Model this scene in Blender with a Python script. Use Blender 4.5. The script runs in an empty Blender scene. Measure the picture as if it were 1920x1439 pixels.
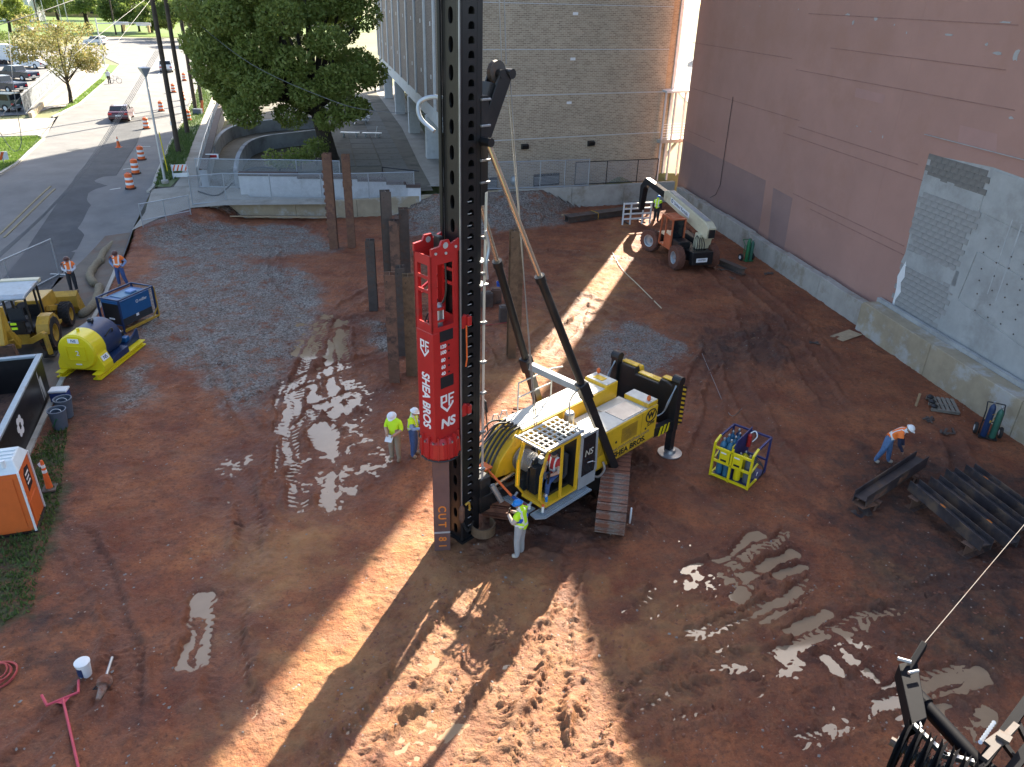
import bpy, bmesh, math, random
import numpy as np
from mathutils import Vector, Matrix
rnd = random.Random(7)
R_ = math.radians
scene = bpy.context.scene
col = scene.collection
# ---------------------------------------------------------------- camera
F = 1410.0; PITCH = R_(27.4); ROLL = R_(1.7); H = 14.0
FW = np.array([0, math.cos(PITCH), -math.sin(PITCH)]); _r = np.array([1., 0, 0]); _u = np.cross(_r, FW)
RT = _r * math.cos(ROLL) + _u * math.sin(ROLL); UP = -_r * math.sin(ROLL) + _u * math.cos(ROLL)
cam = bpy.data.cameras.new('camera'); cam.sensor_width = 36; cam.sensor_fit = 'HORIZONTAL'
cam.lens = 36 * F / 1920; cam.clip_start = 0.1; cam.clip_end = 3000
camo = bpy.data.objects.new('camera', cam); col.objects.link(camo)
camo.matrix_world = Matrix(((RT[0], UP[0], -FW[0], 0), (RT[1], UP[1], -FW[1], 0), (RT[2], UP[2], -FW[2], H), (0, 0, 0, 1)))
scene.camera = camo
# ---------------------------------------------------------------- light
SUN_EL = R_(32); SUN_AZ = R_(18.64)            # azimuth measured from +Y towards +X
world = bpy.data.worlds.new('World'); scene.world = world; world.use_nodes = True
wn = world.node_tree.nodes; wl = world.node_tree.links
sky = wn.new('ShaderNodeTexSky'); sky.sky_type = 'NISHITA'; sky.sun_disc = False
sky.sun_elevation = SUN_EL; sky.sun_rotation = SUN_AZ; sky.air_density = 0.9; sky.dust_density = 2.0; sky.ozone_density = 0.6
bg = wn['Background']; bg.inputs['Strength'].default_value = 0.095
wl.new(sky.outputs[0], bg.inputs['Color'])
sun = bpy.data.lights.new('sun', 'SUN'); sun.energy = 5.0; sun.angle = R_(0.53); sun.color = (1.0, 0.90, 0.74)
suno = bpy.data.objects.new('sun', sun); col.objects.link(suno)
_s = Vector((math.sin(SUN_AZ) * math.cos(SUN_EL), math.cos(SUN_AZ) * math.cos(SUN_EL), math.sin(SUN_EL)))
suno.rotation_euler = _s.to_track_quat('Z', 'Y').to_euler(); suno.location = (0, 0, 60)
scene.view_settings.view_transform = 'Standard'; scene.view_settings.look = 'None'
scene.view_settings.exposure = 2.18; scene.view_settings.gamma = 1.0; scene.view_settings.use_curve_mapping = False
# ---------------------------------------------------------------- place helpers (photo pixel -> point of the place)
def ray(x, y): return FW * F + RT * (x - 960) + UP * (719.5 - y)
def G(x, y, z=0.0):
    d = ray(x, y); t = (z - H) / d[2]; return Vector((d[0] * t, d[1] * t, z))
def Th(x, y):                                    # height of the street and court outside the pit
    t = min(max((y - 38) / 18, 0), 1); return 1.5 * t * t * (3 - 2 * t)
def GT(px, py, dz=0.0):
    z = 0
    for _ in range(30):
        p = G(px, py, z); z = .5 * z + .5 * (Th(p.x, p.y) + dz)
    return p
# ---------------------------------------------------------------- materials
def mat(name, c, rough=.55, metal=0., var=.18, scale=2.5, dirt=None, damt=.0, dscale=1.2, bump=0., bscale=40, alpha=1., spec=.5, coat=0., trans=0.):
    m = bpy.data.materials.new(name); m.use_nodes = True; nt = m.node_tree; n = nt.nodes; l = nt.links
    b = n['Principled BSDF']; b.inputs['Roughness'].default_value = rough; b.inputs['Metallic'].default_value = metal
    b.inputs['Specular IOR Level'].default_value = spec
    if coat: b.inputs['Coat Weight'].default_value = coat
    if trans: b.inputs['Transmission Weight'].default_value = trans
    if alpha < 1: b.inputs['Alpha'].default_value = alpha
    tc = n.new('ShaderNodeTexCoord')
    nz = n.new('ShaderNodeTexNoise'); nz.inputs['Scale'].default_value = scale; nz.inputs['Detail'].default_value = 8; nz.inputs['Roughness'].default_value = .65
    l.new(tc.outputs['Object'], nz.inputs['Vector'])
    mr = n.new('ShaderNodeMapRange'); mr.inputs['From Min'].default_value = .3; mr.inputs['From Max'].default_value = .7
    mr.inputs['To Min'].default_value = 1 - var; mr.inputs['To Max'].default_value = 1 + var * .6
    l.new(nz.outputs['Fac'], mr.inputs['Value'])
    mx = n.new('ShaderNodeMix'); mx.data_type = 'RGBA'; mx.blend_type = 'MULTIPLY'; mx.inputs[0].default_value = 1
    mx.inputs[6].default_value = (*c, 1); l.new(mr.outputs[0], mx.inputs[7]); out = mx.outputs[2]
    if dirt:
        n2 = n.new('ShaderNodeTexNoise'); n2.inputs['Scale'].default_value = dscale; n2.inputs['Detail'].default_value = 10; n2.inputs['Roughness'].default_value = .7
        l.new(tc.outputs['Object'], n2.inputs['Vector'])
        m2 = n.new('ShaderNodeMapRange'); m2.inputs['From Min'].default_value = .62 - damt * .4; m2.inputs['From Max'].default_value = .72 - damt * .3
        m2.inputs['To Max'].default_value = min(1, .5 + damt); l.new(n2.outputs['Fac'], m2.inputs['Value'])
        mx2 = n.new('ShaderNodeMix'); mx2.data_type = 'RGBA'; l.new(m2.outputs[0], mx2.inputs[0]); l.new(out, mx2.inputs[6]); mx2.inputs[7].default_value = (*dirt, 1)
        out = mx2.outputs[2]
        m3 = n.new('ShaderNodeMapRange'); m3.inputs['To Min'].default_value = rough; m3.inputs['To Max'].default_value = min(1, rough + .35); l.new(m2.outputs[0], m3.inputs['Value']); l.new(m3.outputs[0], b.inputs['Roughness'])
    l.new(out, b.inputs['Base Color'])
    if bump:
        n3 = n.new('ShaderNodeTexNoise'); n3.inputs['Scale'].default_value = bscale; n3.inputs['Detail'].default_value = 6
        l.new(tc.outputs['Object'], n3.inputs['Vector'])
        bp = n.new('ShaderNodeBump'); bp.inputs['Strength'].default_value = bump; bp.inputs['Distance'].default_value = .03
        l.new(n3.outputs['Fac'], bp.inputs['Height']); l.new(bp.outputs[0], b.inputs['Normal'])
    return m
MUD = (.20, .075, .042)
M = {}
def mm(k, *a, **kw): M[k] = mat(k, *a, **kw); return M[k]
mm('yellow', (.78, .46, .02), .42, var=.12, dirt=(.26, .13, .06), damt=.12, coat=.15)
mm('rig_white', (.62, .60, .52), .5, dirt=(.45, .36, .22), damt=.2)
mm('black', (.013, .013, .014), .42, var=.3, dirt=(.05, .03, .022), damt=.12)
mm('mast', (.011, .011, .012), .4, var=.35, dirt=(.04, .03, .025), damt=.1)
mm('rubber', (.018, .017, .016), .8, dirt=MUD, damt=.25)
mm('tyre_mud', (.16, .065, .04), .85, var=.35, dirt=(.03, .025, .022), damt=.2, bump=.5)
mm('red', (.46, .022, .02), .38, var=.1, dirt=(.18, .03, .02), damt=.1, coat=.2)
mm('white', (.80, .80, .78), .5, var=.08)
mm('white_wall', (.62, .63, .64), .7, var=.15, dirt=(.4, .39, .37), damt=.22, dscale=.8)
mm('chrome', (.70, .62, .50), .25, .85, var=.06)
mm('steel', (.38, .38, .38), .4, .7, var=.25)
mm('grey_paint', (.33, .34, .34), .5, var=.15, dirt=MUD, damt=.08)
mm('step_grey', (.30, .35, .38), .45, .2, var=.2, dirt=(.3, .2, .12), damt=.15)
mm('galv', (.42, .45, .47), .4, .5, var=.15)
mm('glass', (.02, .025, .03), .06, var=.05, alpha=.35)
mm('glass_dark', (.012, .015, .018), .06, var=.05)
mm('rust_pile', (.17, .09, .058), .75, var=.45, scale=1.5, dirt=(.035, .03, .03), damt=.35, dscale=1.6)
mm('rust_bright', (.20, .098, .055), .8, var=.4, scale=2, dirt=(.11, .06, .05), damt=.35, dscale=2.2)
mm('pile_dark', (.085, .066, .056), .6, var=.4, dirt=(.15, .07, .038), damt=.22, dscale=1.6)
mm('pile_tan', (.16, .10, .055), .7, var=.35, dirt=(.07, .045, .03), damt=.3)
mm('pile_purple', (.15, .08, .07), .6, var=.3, scale=1.2, dirt=(.22, .09, .04), damt=.15)
mm('orange_paint', (.75, .22, .03), .6, var=.2)
mm('beam_blue', (.055, .046, .048), .45, var=.5, dirt=(.16, .10, .06), damt=.26, dscale=1.4)
mm('mud', MUD, .8, var=.4, scale=4, bump=.6, dirt=(.3, .14, .08), damt=.25)
mm('mud_grey', (.27, .215, .175), .85, var=.35, scale=5, bump=.9, dirt=MUD, damt=.5, dscale=2.2)
mm('concrete', (.40, .37, .32), .85, var=.2, scale=1.2, dirt=(.24, .20, .14), damt=.28, dscale=.7, bump=.25, bscale=12)
mm('concrete_tan', (.37, .30, .20), .85, var=.2, scale=1.5, dirt=(.46, .45, .42), damt=.3, dscale=.9, bump=.25, bscale=12)
mm('concrete_grey', (.40, .40, .38), .85, var=.2, scale=.8, dirt=(.29, .28, .26), damt=.3, dscale=.5, bump=.15, bscale=10)
mm('block', (.33, .32, .30), .9, var=.25, scale=3, bump=.3)
mm('block_dark', (.20, .185, .165), .9, var=.3, scale=3, bump=.3)
mm('wood', (.33, .21, .11), .8, var=.3, scale=6)
mm('plank', (.42, .31, .19), .8, var=.25, scale=5, dirt=(.2, .15, .1), damt=.2)
mm('orange', (.66, .13, .022), .5, var=.1, dirt=(.4, .12, .04), damt=.08)
mm('cone_orange', (.8, .14, .025), .55, var=.1)
mm('blue_eq', (.012, .10, .26), .45, var=.12, dirt=(.02, .05, .1), damt=.1)
mm('navy', (.01, .032, .095), .45, var=.2)
mm('tank_yellow', (.78, .62, .01), .4, var=.06, coat=.2)
mm('cage_blue', (.022, .032, .13), .5)
mm('cyl_blue', (.04, .16, .27), .45, var=.2)
mm('cyl_green', (.02, .16, .06), .45, var=.2)
mm('cyl_dgreen', (.03, .12, .08), .45, var=.2)
mm('cat_yellow', (.50, .29, .03), .5, var=.2, dirt=(.2, .12, .05), damt=.18)
mm('jlg_orange', (.52, .13, .05), .55, var=.2, dirt=MUD, damt=.2)
mm('cream', (.62, .56, .38), .5, var=.12, dirt=(.4, .3, .18), damt=.12)
mm('can_grey', (.10, .12, .15), .55, var=.2)
mm('pink_paint', (.55, .06, .09), .55, var=.2, dirt=MUD, damt=.12)
mm('hose_red', (.42, .06, .05), .55, var=.2)
mm('sock', (.20, .165, .105), .9, var=.3, scale=12, bump=.6)
mm('skin', (.48, .27, .18), .55, var=.08)
mm('skin_tan', (.36, .19, .12), .55, var=.08)
mm('denim', (.10, .18, .33), .8, var=.3, scale=10)
mm('denim_dark', (.05, .10, .25), .8, var=.25, scale=10)
mm('khaki', (.30, .24, .17), .8, var=.15, scale=8)
mm('grey_cloth', (.36, .36, .35), .85, var=.12, scale=8)
mm('dark_cloth', (.03, .032, .036), .85, var=.2, scale=8)
mm('navy_cloth', (.012, .016, .04), .85, var=.2, scale=8)
mm('white_cloth', (.66, .66, .70), .85, var=.08, scale=8)
mm('blue_cloth', (.25, .36, .58), .85, var=.1, scale=8)
mm('royal_cloth', (.02, .09, .42), .8, var=.1, scale=8)
mm('tan_cloth', (.48, .40, .34), .85, var=.1, scale=8)
mm('hi_yellow', (.62, .95, .02), .7, var=.06, scale=8)
mm('hi_orange', (.95, .20, .03), .7, var=.06, scale=8)
mm('hi_red', (.45, .03, .03), .7, var=.08, scale=8)
mm('silver', (.75, .75, .72), .5, var=.05)
mm('hat_blue', (.01, .22, .62), .35, var=.05)
mm('hat_brown', (.10, .035, .025), .35, var=.1)
mm('boot', (.28, .19, .12), .8, var=.2, scale=9)
mm('boot_pale', (.48, .42, .34), .8, var=.2, scale=9)
mm('asphalt', (.155, .152, .147), .9, var=.25, scale=.5, dirt=(.20, .19, .17), damt=.2, dscale=.22, bump=.2, bscale=60)
mm('asphalt_dark', (.062, .065, .07), .9, var=.3, scale=.7, bump=.25, bscale=60, dirt=(.10, .10, .10), damt=.25, dscale=.4)
mm('asphalt_dirty', (.13, .108, .085), .85, var=.35, scale=.6, dirt=(.17, .09, .06), damt=.3, dscale=.35, bump=.3, bscale=40)
mm('pavement', (.33, .30, .25), .9, var=.2, scale=.7, dirt=(.22, .19, .15), damt=.25, dscale=.5, bump=.15, bscale=30)
mm('kerb', (.38, .36, .31), .9, var=.2, scale=1.5, dirt=(.2, .17, .12), damt=.2)
mm('marking', (.62, .62, .58), .8, var=.25, scale=5)
mm('marking_yellow', (.24, .20, .11), .8, var=.3, scale=5)
mm('court', (.13, .115, .085), .9, var=.3, scale=.6, dirt=(.06, .055, .04), damt=.3, dscale=.4)
mm('paver', (.14, .135, .115), .9, var=.3, scale=1.2, dirt=(.07, .07, .055), damt=.3)
mm('wood_pole', (.075, .055, .04), .9, var=.35, scale=4, bump=.3)
mm('alum', (.55, .56, .56), .4, .5, var=.1)
mm('wire', (.03, .03, .03), .6)
mm('wire_pale', (.14, .14, .14), .6)
mm('gloss_black', (.009, .009, .011), .6, var=.2, spec=.06)
mm('bark', (.045, .033, .024), .95, var=.4, scale=5, bump=.8, bscale=14)
mm('maroon', (.06, .006, .012), .25, coat=.5, var=.05)
mm('car_white', (.72, .73, .73), .3, coat=.4, var=.04)
mm('car_navy', (.012, .02, .045), .25, coat=.5, var=.05)
mm('car_green', (.09, .11, .09), .4, var=.1)
mm('car_silver', (.40, .41, .42), .3, .4, var=.05)
mm('tail_red', (.5, .01, .01), .3)
mm('tan_wall', (.42, .30, .12), .8, var=.12)
mm('stone_white', (.56, .57, .56), .75, var=.12, dirt=(.4, .38, .34), damt=.15)
mm('hose_black', (.02, .02, .02), .45, var=.2)
mm('gravel', (.24, .22, .195), .9, var=.5, scale=9)
mm('gravel_blue', (.24, .215, .18), .9, var=.5, scale=9)
mm('clod', (.22, .09, .052), .9, var=.4, scale=6, bump=.5, bscale=15)
mm('plastic_white', (.74, .75, .74), .45, var=.06)
mm('cooler_blue', (.02, .05, .2), .5)
mm('pallet', (.22, .19, .15), .9, var=.3, scale=5)
mm('black_label', (.012, .012, .016), .5)
mm('potty_roof', (.62, .68, .68), .45, var=.1)
def foliage(name, c1, c2, tr=.35):
    m = bpy.data.materials.new(name); m.use_nodes = True; nt = m.node_tree; n = nt.nodes; l = nt.links
    b = n['Principled BSDF']; b.inputs['Roughness'].default_value = .6
    g = n.new('ShaderNodeNewGeometry'); rp = n.new('ShaderNodeMix'); rp.data_type = 'RGBA'
    rp.inputs[6].default_value = (*c1, 1); rp.inputs[7].default_value = (*c2, 1); l.new(g.outputs['Random Per Island'], rp.inputs[0])
    l.new(rp.outputs[2], b.inputs['Base Color'])
    t = n.new('ShaderNodeBsdfTranslucent'); l.new(rp.outputs[2], t.inputs['Color'])
    ms = n.new('ShaderNodeMixShader'); ms.inputs[0].default_value = tr
    l.new(b.outputs[0], ms.inputs[1]); l.new(t.outputs[0], ms.inputs[2]); l.new(ms.outputs[0], n['Material Output'].inputs['Surface'])
    M[name] = m
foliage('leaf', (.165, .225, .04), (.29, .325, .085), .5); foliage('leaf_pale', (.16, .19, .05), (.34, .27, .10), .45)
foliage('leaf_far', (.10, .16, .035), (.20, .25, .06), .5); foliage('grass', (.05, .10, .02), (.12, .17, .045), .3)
foliage('grass_lit', (.12, .22, .03), (.22, .30, .06), .3); foliage('leaf_dark', (.03, .06, .015), (.06, .10, .03))  # grass_lit is the grass again with sunlight put into a brighter green
# brick wall seen from afar: courses too fine to build, running in the wall's own local x / z
def brickmat(name, c1, c2, mortar, bw=.30, bh=.10, ms=.014):
    m = bpy.data.materials.new(name); m.use_nodes = True; nt = m.node_tree; n = nt.nodes; l = nt.links
    b = n['Principled BSDF']; b.inputs['Roughness'].default_value = .85
    tc = n.new('ShaderNodeTexCoord'); sp = n.new('ShaderNodeSeparateXYZ'); cb = n.new('ShaderNodeCombineXYZ')
    l.new(tc.outputs['Object'], sp.inputs[0]); l.new(sp.outputs['X'], cb.inputs['X']); l.new(sp.outputs['Z'], cb.inputs['Y'])
    br = n.new('ShaderNodeTexBrick'); br.inputs['Scale'].default_value = 1; br.inputs['Brick Width'].default_value = bw; br.inputs['Row Height'].default_value = bh
    br.inputs['Mortar Size'].default_value = ms; br.inputs['Color1'].default_value = (*c1, 1); br.inputs['Color2'].default_value = (*c2, 1); br.inputs['Mortar'].default_value = (*mortar, 1)
    l.new(cb.outputs[0], br.inputs['Vector'])
    nz = n.new('ShaderNodeTexNoise'); nz.inputs['Scale'].default_value = .35; nz.inputs['Detail'].default_value = 8; l.new(tc.outputs['Object'], nz.inputs['Vector'])
    mr = n.new('ShaderNodeMapRange'); mr.inputs['From Min'].default_value = .3; mr.inputs['From Max'].default_value = .7; mr.inputs['To Min'].default_value = .9; mr.inputs['To Max'].default_value = 1.08; l.new(nz.outputs['Fac'], mr.inputs[0])
    mx = n.new('ShaderNodeMix'); mx.data_type = 'RGBA'; mx.blend_type = 'MULTIPLY'; mx.inputs[0].default_value = 1; l.new(br.outputs['Color'], mx.inputs[6]); l.new(mr.outputs[0], mx.inputs[7])
    l.new(mx.outputs[2], b.inputs['Base Color'])
    bp = n.new('ShaderNodeBump'); bp.inputs['Strength'].default_value = .5; bp.inputs['Distance'].default_value = .01; bp.invert = True; l.new(br.outputs['Fac'], bp.inputs['Height']); l.new(bp.outputs[0], b.inputs['Normal'])
    M[name] = m
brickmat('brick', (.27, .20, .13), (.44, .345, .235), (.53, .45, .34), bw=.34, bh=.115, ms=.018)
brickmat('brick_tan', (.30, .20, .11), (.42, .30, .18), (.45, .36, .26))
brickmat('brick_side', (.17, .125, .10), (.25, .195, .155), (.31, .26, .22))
# ---------------------------------------------------------------- mesh builder
class MB:
    def __init__(s): s.v = []; s.f = []; s.mi = []; s.M = None; s.k = 0
    def add(s, vs, fs):
        o = len(s.v)
        if s.M is not None: vs = [s.M @ Vector(q) for q in vs]
        s.v += [tuple(q) for q in vs]; s.f += [tuple(i + o for i in q) for q in fs]; s.mi += [s.k] * len(fs); return s
    def bx(s, x0, x1, y0, y1, z0, z1):
        return s.add([(x0, y0, z0), (x1, y0, z0), (x1, y1, z0), (x0, y1, z0), (x0, y0, z1), (x1, y0, z1), (x1, y1, z1), (x0, y1, z1)],
                     [(0, 3, 2, 1), (4, 5, 6, 7), (0, 1, 5, 4), (1, 2, 6, 5), (2, 3, 7, 6), (3, 0, 4, 7)])
    def bar(s, p0, p1, w, h=None, up=(0, 0, 1), off=0.):
        h = h or w; p0 = Vector(p0); p1 = Vector(p1); d = (p1 - p0).normalized(); up = Vector(up)
        a = d.cross(up)
        if a.length < 1e-4: a = d.cross(Vector((1, 0, 0)))
        a.normalize(); b = a.cross(d)
        vs = [p + a * (i * w / 2) + b * (j * h / 2 + off) for p in (p0, p1) for i, j in ((-1, -1), (1, -1), (1, 1), (-1, 1))]
        return s.add(vs, [(0, 1, 2, 3), (7, 6, 5, 4), (0, 4, 5, 1), (1, 5, 6, 2), (2, 6, 7, 3), (3, 7, 4, 0)])
    def tube(s, p0, p1, r0, r1=None, n=10, cap=True):
        return s.path([p0, p1], [r0, r0 if r1 is None else r1], n, cap)
    def path(s, pts, r, n=8, cap=True, closed=False):
        pts = [Vector(p) for p in pts]; m = len(pts); rs = r if isinstance(r, (list, tuple)) else [r] * m
        vs = []; prev = None
        for i, p in enumerate(pts):
            if closed: d = pts[(i + 1) % m] - pts[i - 1]
            else: d = (pts[min(i + 1, m - 1)] - pts[max(i - 1, 0)])
            d.normalize()
            if prev is None:
                a = d.cross(Vector((0, 0, 1)))
                if a.length < 1e-3: a = d.cross(Vector((1, 0, 0)))
            else: a = prev - d * prev.dot(d)
            a.normalize(); prev = a; b = d.cross(a)
            vs += [p + (a * math.cos(2 * math.pi * j / n) + b * math.sin(2 * math.pi * j / n)) * rs[i] for j in range(n)]
        fs = []
        for i in range(m if closed else m - 1):
            k = (i + 1) % m
            fs += [(i * n + j, i * n + (j + 1) % n, k * n + (j + 1) % n, k * n + j) for j in range(n)]
        if cap and not closed: fs += [tuple(range(n))[::-1], tuple((m - 1) * n + j for j in range(n))]
        return s.add(vs, fs)
    def lathe(s, prof, n=16, c=(0, 0, 0), ax=None, cap=True):
        c = Vector(c); q = Vector((0, 0, 1)).rotation_difference(Vector(ax)).to_matrix() if ax else None
        vs = []
        for r, z in prof:
            for j in range(n):
                p = Vector((r * math.cos(2 * math.pi * j / n), r * math.sin(2 * math.pi * j / n), z)); vs.append(c + (q @ p if q else p))
        fs = [(i * n + j, i * n + (j + 1) % n, (i + 1) * n + (j + 1) % n, (i + 1) * n + j) for i in range(len(prof) - 1) for j in range(n)]
        if cap: fs += [tuple(range(n))[::-1], tuple((len(prof) - 1) * n + j for j in range(n))]
        return s.add(vs, fs)
    def prism(s, pts, d0, d1, ax='y'):
        f = {'y': lambda a, b, d: (a, d, b), 'x': lambda a, b, d: (d, a, b), 'z': lambda a, b, d: (a, b, d)}[ax]; n = len(pts)
        return s.add([f(a, b, d0) for a, b in pts] + [f(a, b, d1) for a, b in pts],
                     [tuple(range(n)), tuple(range(2 * n - 1, n - 1, -1))] + [(i, i + n, (i + 1) % n + n, (i + 1) % n) for i in range(n)])
    def ell(s, c, rx, ry, rz, n=10, m=6):
        vs = [(c[0], c[1], c[2] - rz)]
        for i in range(1, m):
            a = -math.pi / 2 + math.pi * i / m
            vs += [(c[0] + rx * math.cos(a) * math.cos(2 * math.pi * j / n), c[1] + ry * math.cos(a) * math.sin(2 * math.pi * j / n), c[2] + rz * math.sin(a)) for j in range(n)]
        vs.append((c[0], c[1], c[2] + rz)); fs = [(0, 1 + (j + 1) % n, 1 + j) for j in range(n)]
        for i in range(m - 2): fs += [(1 + i * n + j, 1 + i * n + (j + 1) % n, 1 + (i + 1) * n + (j + 1) % n, 1 + (i + 1) * n + j) for j in range(n)]
        t = len(vs) - 1; fs += [(1 + (m - 2) * n + j, 1 + (m - 2) * n + (j + 1) % n, t) for j in range(n)]
        return s.add(vs, fs)
    def sheet(s, rows):
        n = len(rows[0]); return s.add([p for r in rows for p in r], [(i * n + j, i * n + j + 1, (i + 1) * n + j + 1, (i + 1) * n + j) for i in range(len(rows) - 1) for j in range(n - 1)])
    def mesh(s, name):
        me = bpy.data.meshes.new(name); me.from_pydata(s.v, [], s.f); me.validate(); me.update()
        return me
    def build(s, name, m, parent=None, bev=0., smooth=False, fixn=True, loc=None):
        me = s.mesh(name)
        if fixn:
            b = bmesh.new(); b.from_mesh(me); bmesh.ops.recalc_face_normals(b, faces=b.faces); b.to_mesh(me); b.free()
        ms = m if isinstance(m, (list, tuple)) else [m]
        for q in ms: me.materials.append(M[q] if isinstance(q, str) else q)
        if len(ms) > 1 and len(me.polygons) == len(s.mi): me.polygons.foreach_set('material_index', s.mi)
        if smooth: me.polygons.foreach_set('use_smooth', [True] * len(me.polygons))
        o = bpy.data.objects.new(name, me); col.objects.link(o)
        if parent: o.parent = parent
        if loc: o.location = loc
        if bev:
            md = o.modifiers.new('bevel', 'BEVEL'); md.width = bev; md.segments = 2; md.limit_method = 'ANGLE'; md.angle_limit = R_(40)
        if smooth == 'angle':
            md = o.modifiers.new('split', 'EDGE_SPLIT'); md.split_angle = R_(38)
        return o
def tag(o, label=None, cat=None, group=None, kind=None):
    if label: o['label'] = label
    if cat: o['category'] = cat
    if group: o['group'] = group
    if kind: o['kind'] = kind
    return o
def thing(name, label, cat, loc=(0, 0, 0), rz=0., group=None):
    o = bpy.data.objects.new(name, None); o.empty_display_size = .3; col.objects.link(o); o.location = loc; o.rotation_euler = (0, 0, rz)
    return tag(o, label, cat, group)
def one(name, mb, m, label, cat, loc=(0, 0, 0), rz=0., group=None, **k):
    o = mb.build(name, m, None, **k); o.location = loc; o.rotation_euler = (0, 0, rz); return tag(o, label, cat, group)
KIDS = {}
def copy_tree(o, loc=None, rz=None, label=None, parent=None, depth=0):
    c = o.copy(); col.objects.link(c); c.parent = parent
    if loc is not None: c.location = loc
    if rz is not None: c.rotation_euler = (0, 0, rz)
    if label: c['label'] = label
    for ch in [q for q in o.children]: copy_tree(ch, parent=c)
    return c
_tc = {}
def text(s_, size, m, parent, p, xdir, ydir, name='lettering', extr=.004, bold=.0, align='CENTER', shear=0., sx=1.):
    cu = bpy.data.curves.new('t', 'FONT'); cu.body = s_; cu.size = size; cu.extrude = extr; cu.offset = bold; cu.align_x = align; cu.align_y = 'CENTER'; cu.shear = shear
    t = bpy.data.objects.new('t', cu); col.objects.link(t); dg = bpy.context.evaluated_depsgraph_get()
    me = bpy.data.meshes.new_from_object(t.evaluated_get(dg)); bpy.data.objects.remove(t); bpy.data.curves.remove(cu)
    x = Vector(xdir).normalized(); y = Vector(ydir).normalized(); z = x.cross(y)
    me.transform(Matrix(((x[0] * sx, y[0], z[0], p[0]), (x[1] * sx, y[1], z[1], p[1]), (x[2] * sx, y[2], z[2], p[2]), (0, 0, 0, 1))))
    me.materials.clear(); me.materials.append(M[m]); o = bpy.data.objects.new(name, me); col.objects.link(o); o.parent = parent; return o
def arc(c, r, a0, a1, n, z=0): return [(c[0] + r * math.cos(a0 + (a1 - a0) * i / n), c[1] + r * math.sin(a0 + (a1 - a0) * i / n)) for i in range(n + 1)]
# vectorised value noise
def vnoise(x, y, seed=0):
    xi = np.floor(x).astype(np.int64); yi = np.floor(y).astype(np.int64); fx = x - xi; fy = y - yi
    fx = fx * fx * (3 - 2 * fx); fy = fy * fy * (3 - 2 * fy)
    def h(a, b):
        n = (a * 374761393 + b * 668265263 + seed * 1442695041) & 0xffffffff
        n = ((n ^ (n >> 13)) * 1274126177) & 0xffffffff; n = n ^ (n >> 16); return (n & 0xffff) / 65535.
    return (h(xi, yi) * (1 - fx) + h(xi + 1, yi) * fx) * (1 - fy) + (h(xi, yi + 1) * (1 - fx) + h(xi + 1, yi + 1) * fx) * fy
def fbm(x, y, sc, oc=4, seed=0, g=.5):
    r = 0; a = 1; t = 0
    for i in range(oc): r = r + a * vnoise(x * sc + i * 17.3, y * sc - i * 9.1, seed + i); t += a; a *= g; sc *= 2.03
    return r / t
def sst(a, b, x): t = np.clip((x - a) / (b - a), 0, 1); return t * t * (3 - 2 * t)
def seg_dist(X, Y, pts):
    """distance to a polyline, arc length at the foot, signed side"""
    best = np.full(X.shape, 1e9); S = np.zeros(X.shape); SD = np.zeros(X.shape); acc = 0
    for (ax, ay), (bx_, by) in zip(pts[:-1], pts[1:]):
        dx, dy = bx_ - ax, by - ay; L = math.hypot(dx, dy) or 1e-6
        t = np.clip(((X - ax) * dx + (Y - ay) * dy) / L / L, 0, 1); px = X - ax - t * dx; py = Y - ay - t * dy; d = np.hypot(px, py)
        k = d < best; best = np.where(k, d, best); S = np.where(k, acc + t * L, S); SD = np.where(k, (dx * py - dy * px) / L, SD); acc += L
    return best, S, SD, acc
def inpoly(X, Y, P):
    r = np.zeros(X.shape, bool); n = len(P)
    for i in range(n):
        (x0, y0), (x1, y1) = P[i], P[(i + 1) % n]
        if y0 == y1: continue
        r ^= ((y0 > Y) != (y1 > Y)) & (X < (x1 - x0) * (Y - y0) / (y1 - y0) + x0)
    return r
def polymask(X, Y, P, soft=.6):
    d, _, _, _ = seg_dist(X, Y, P + [P[0]]); s = np.where(inpoly(X, Y, P), d, -d); return s
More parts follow.
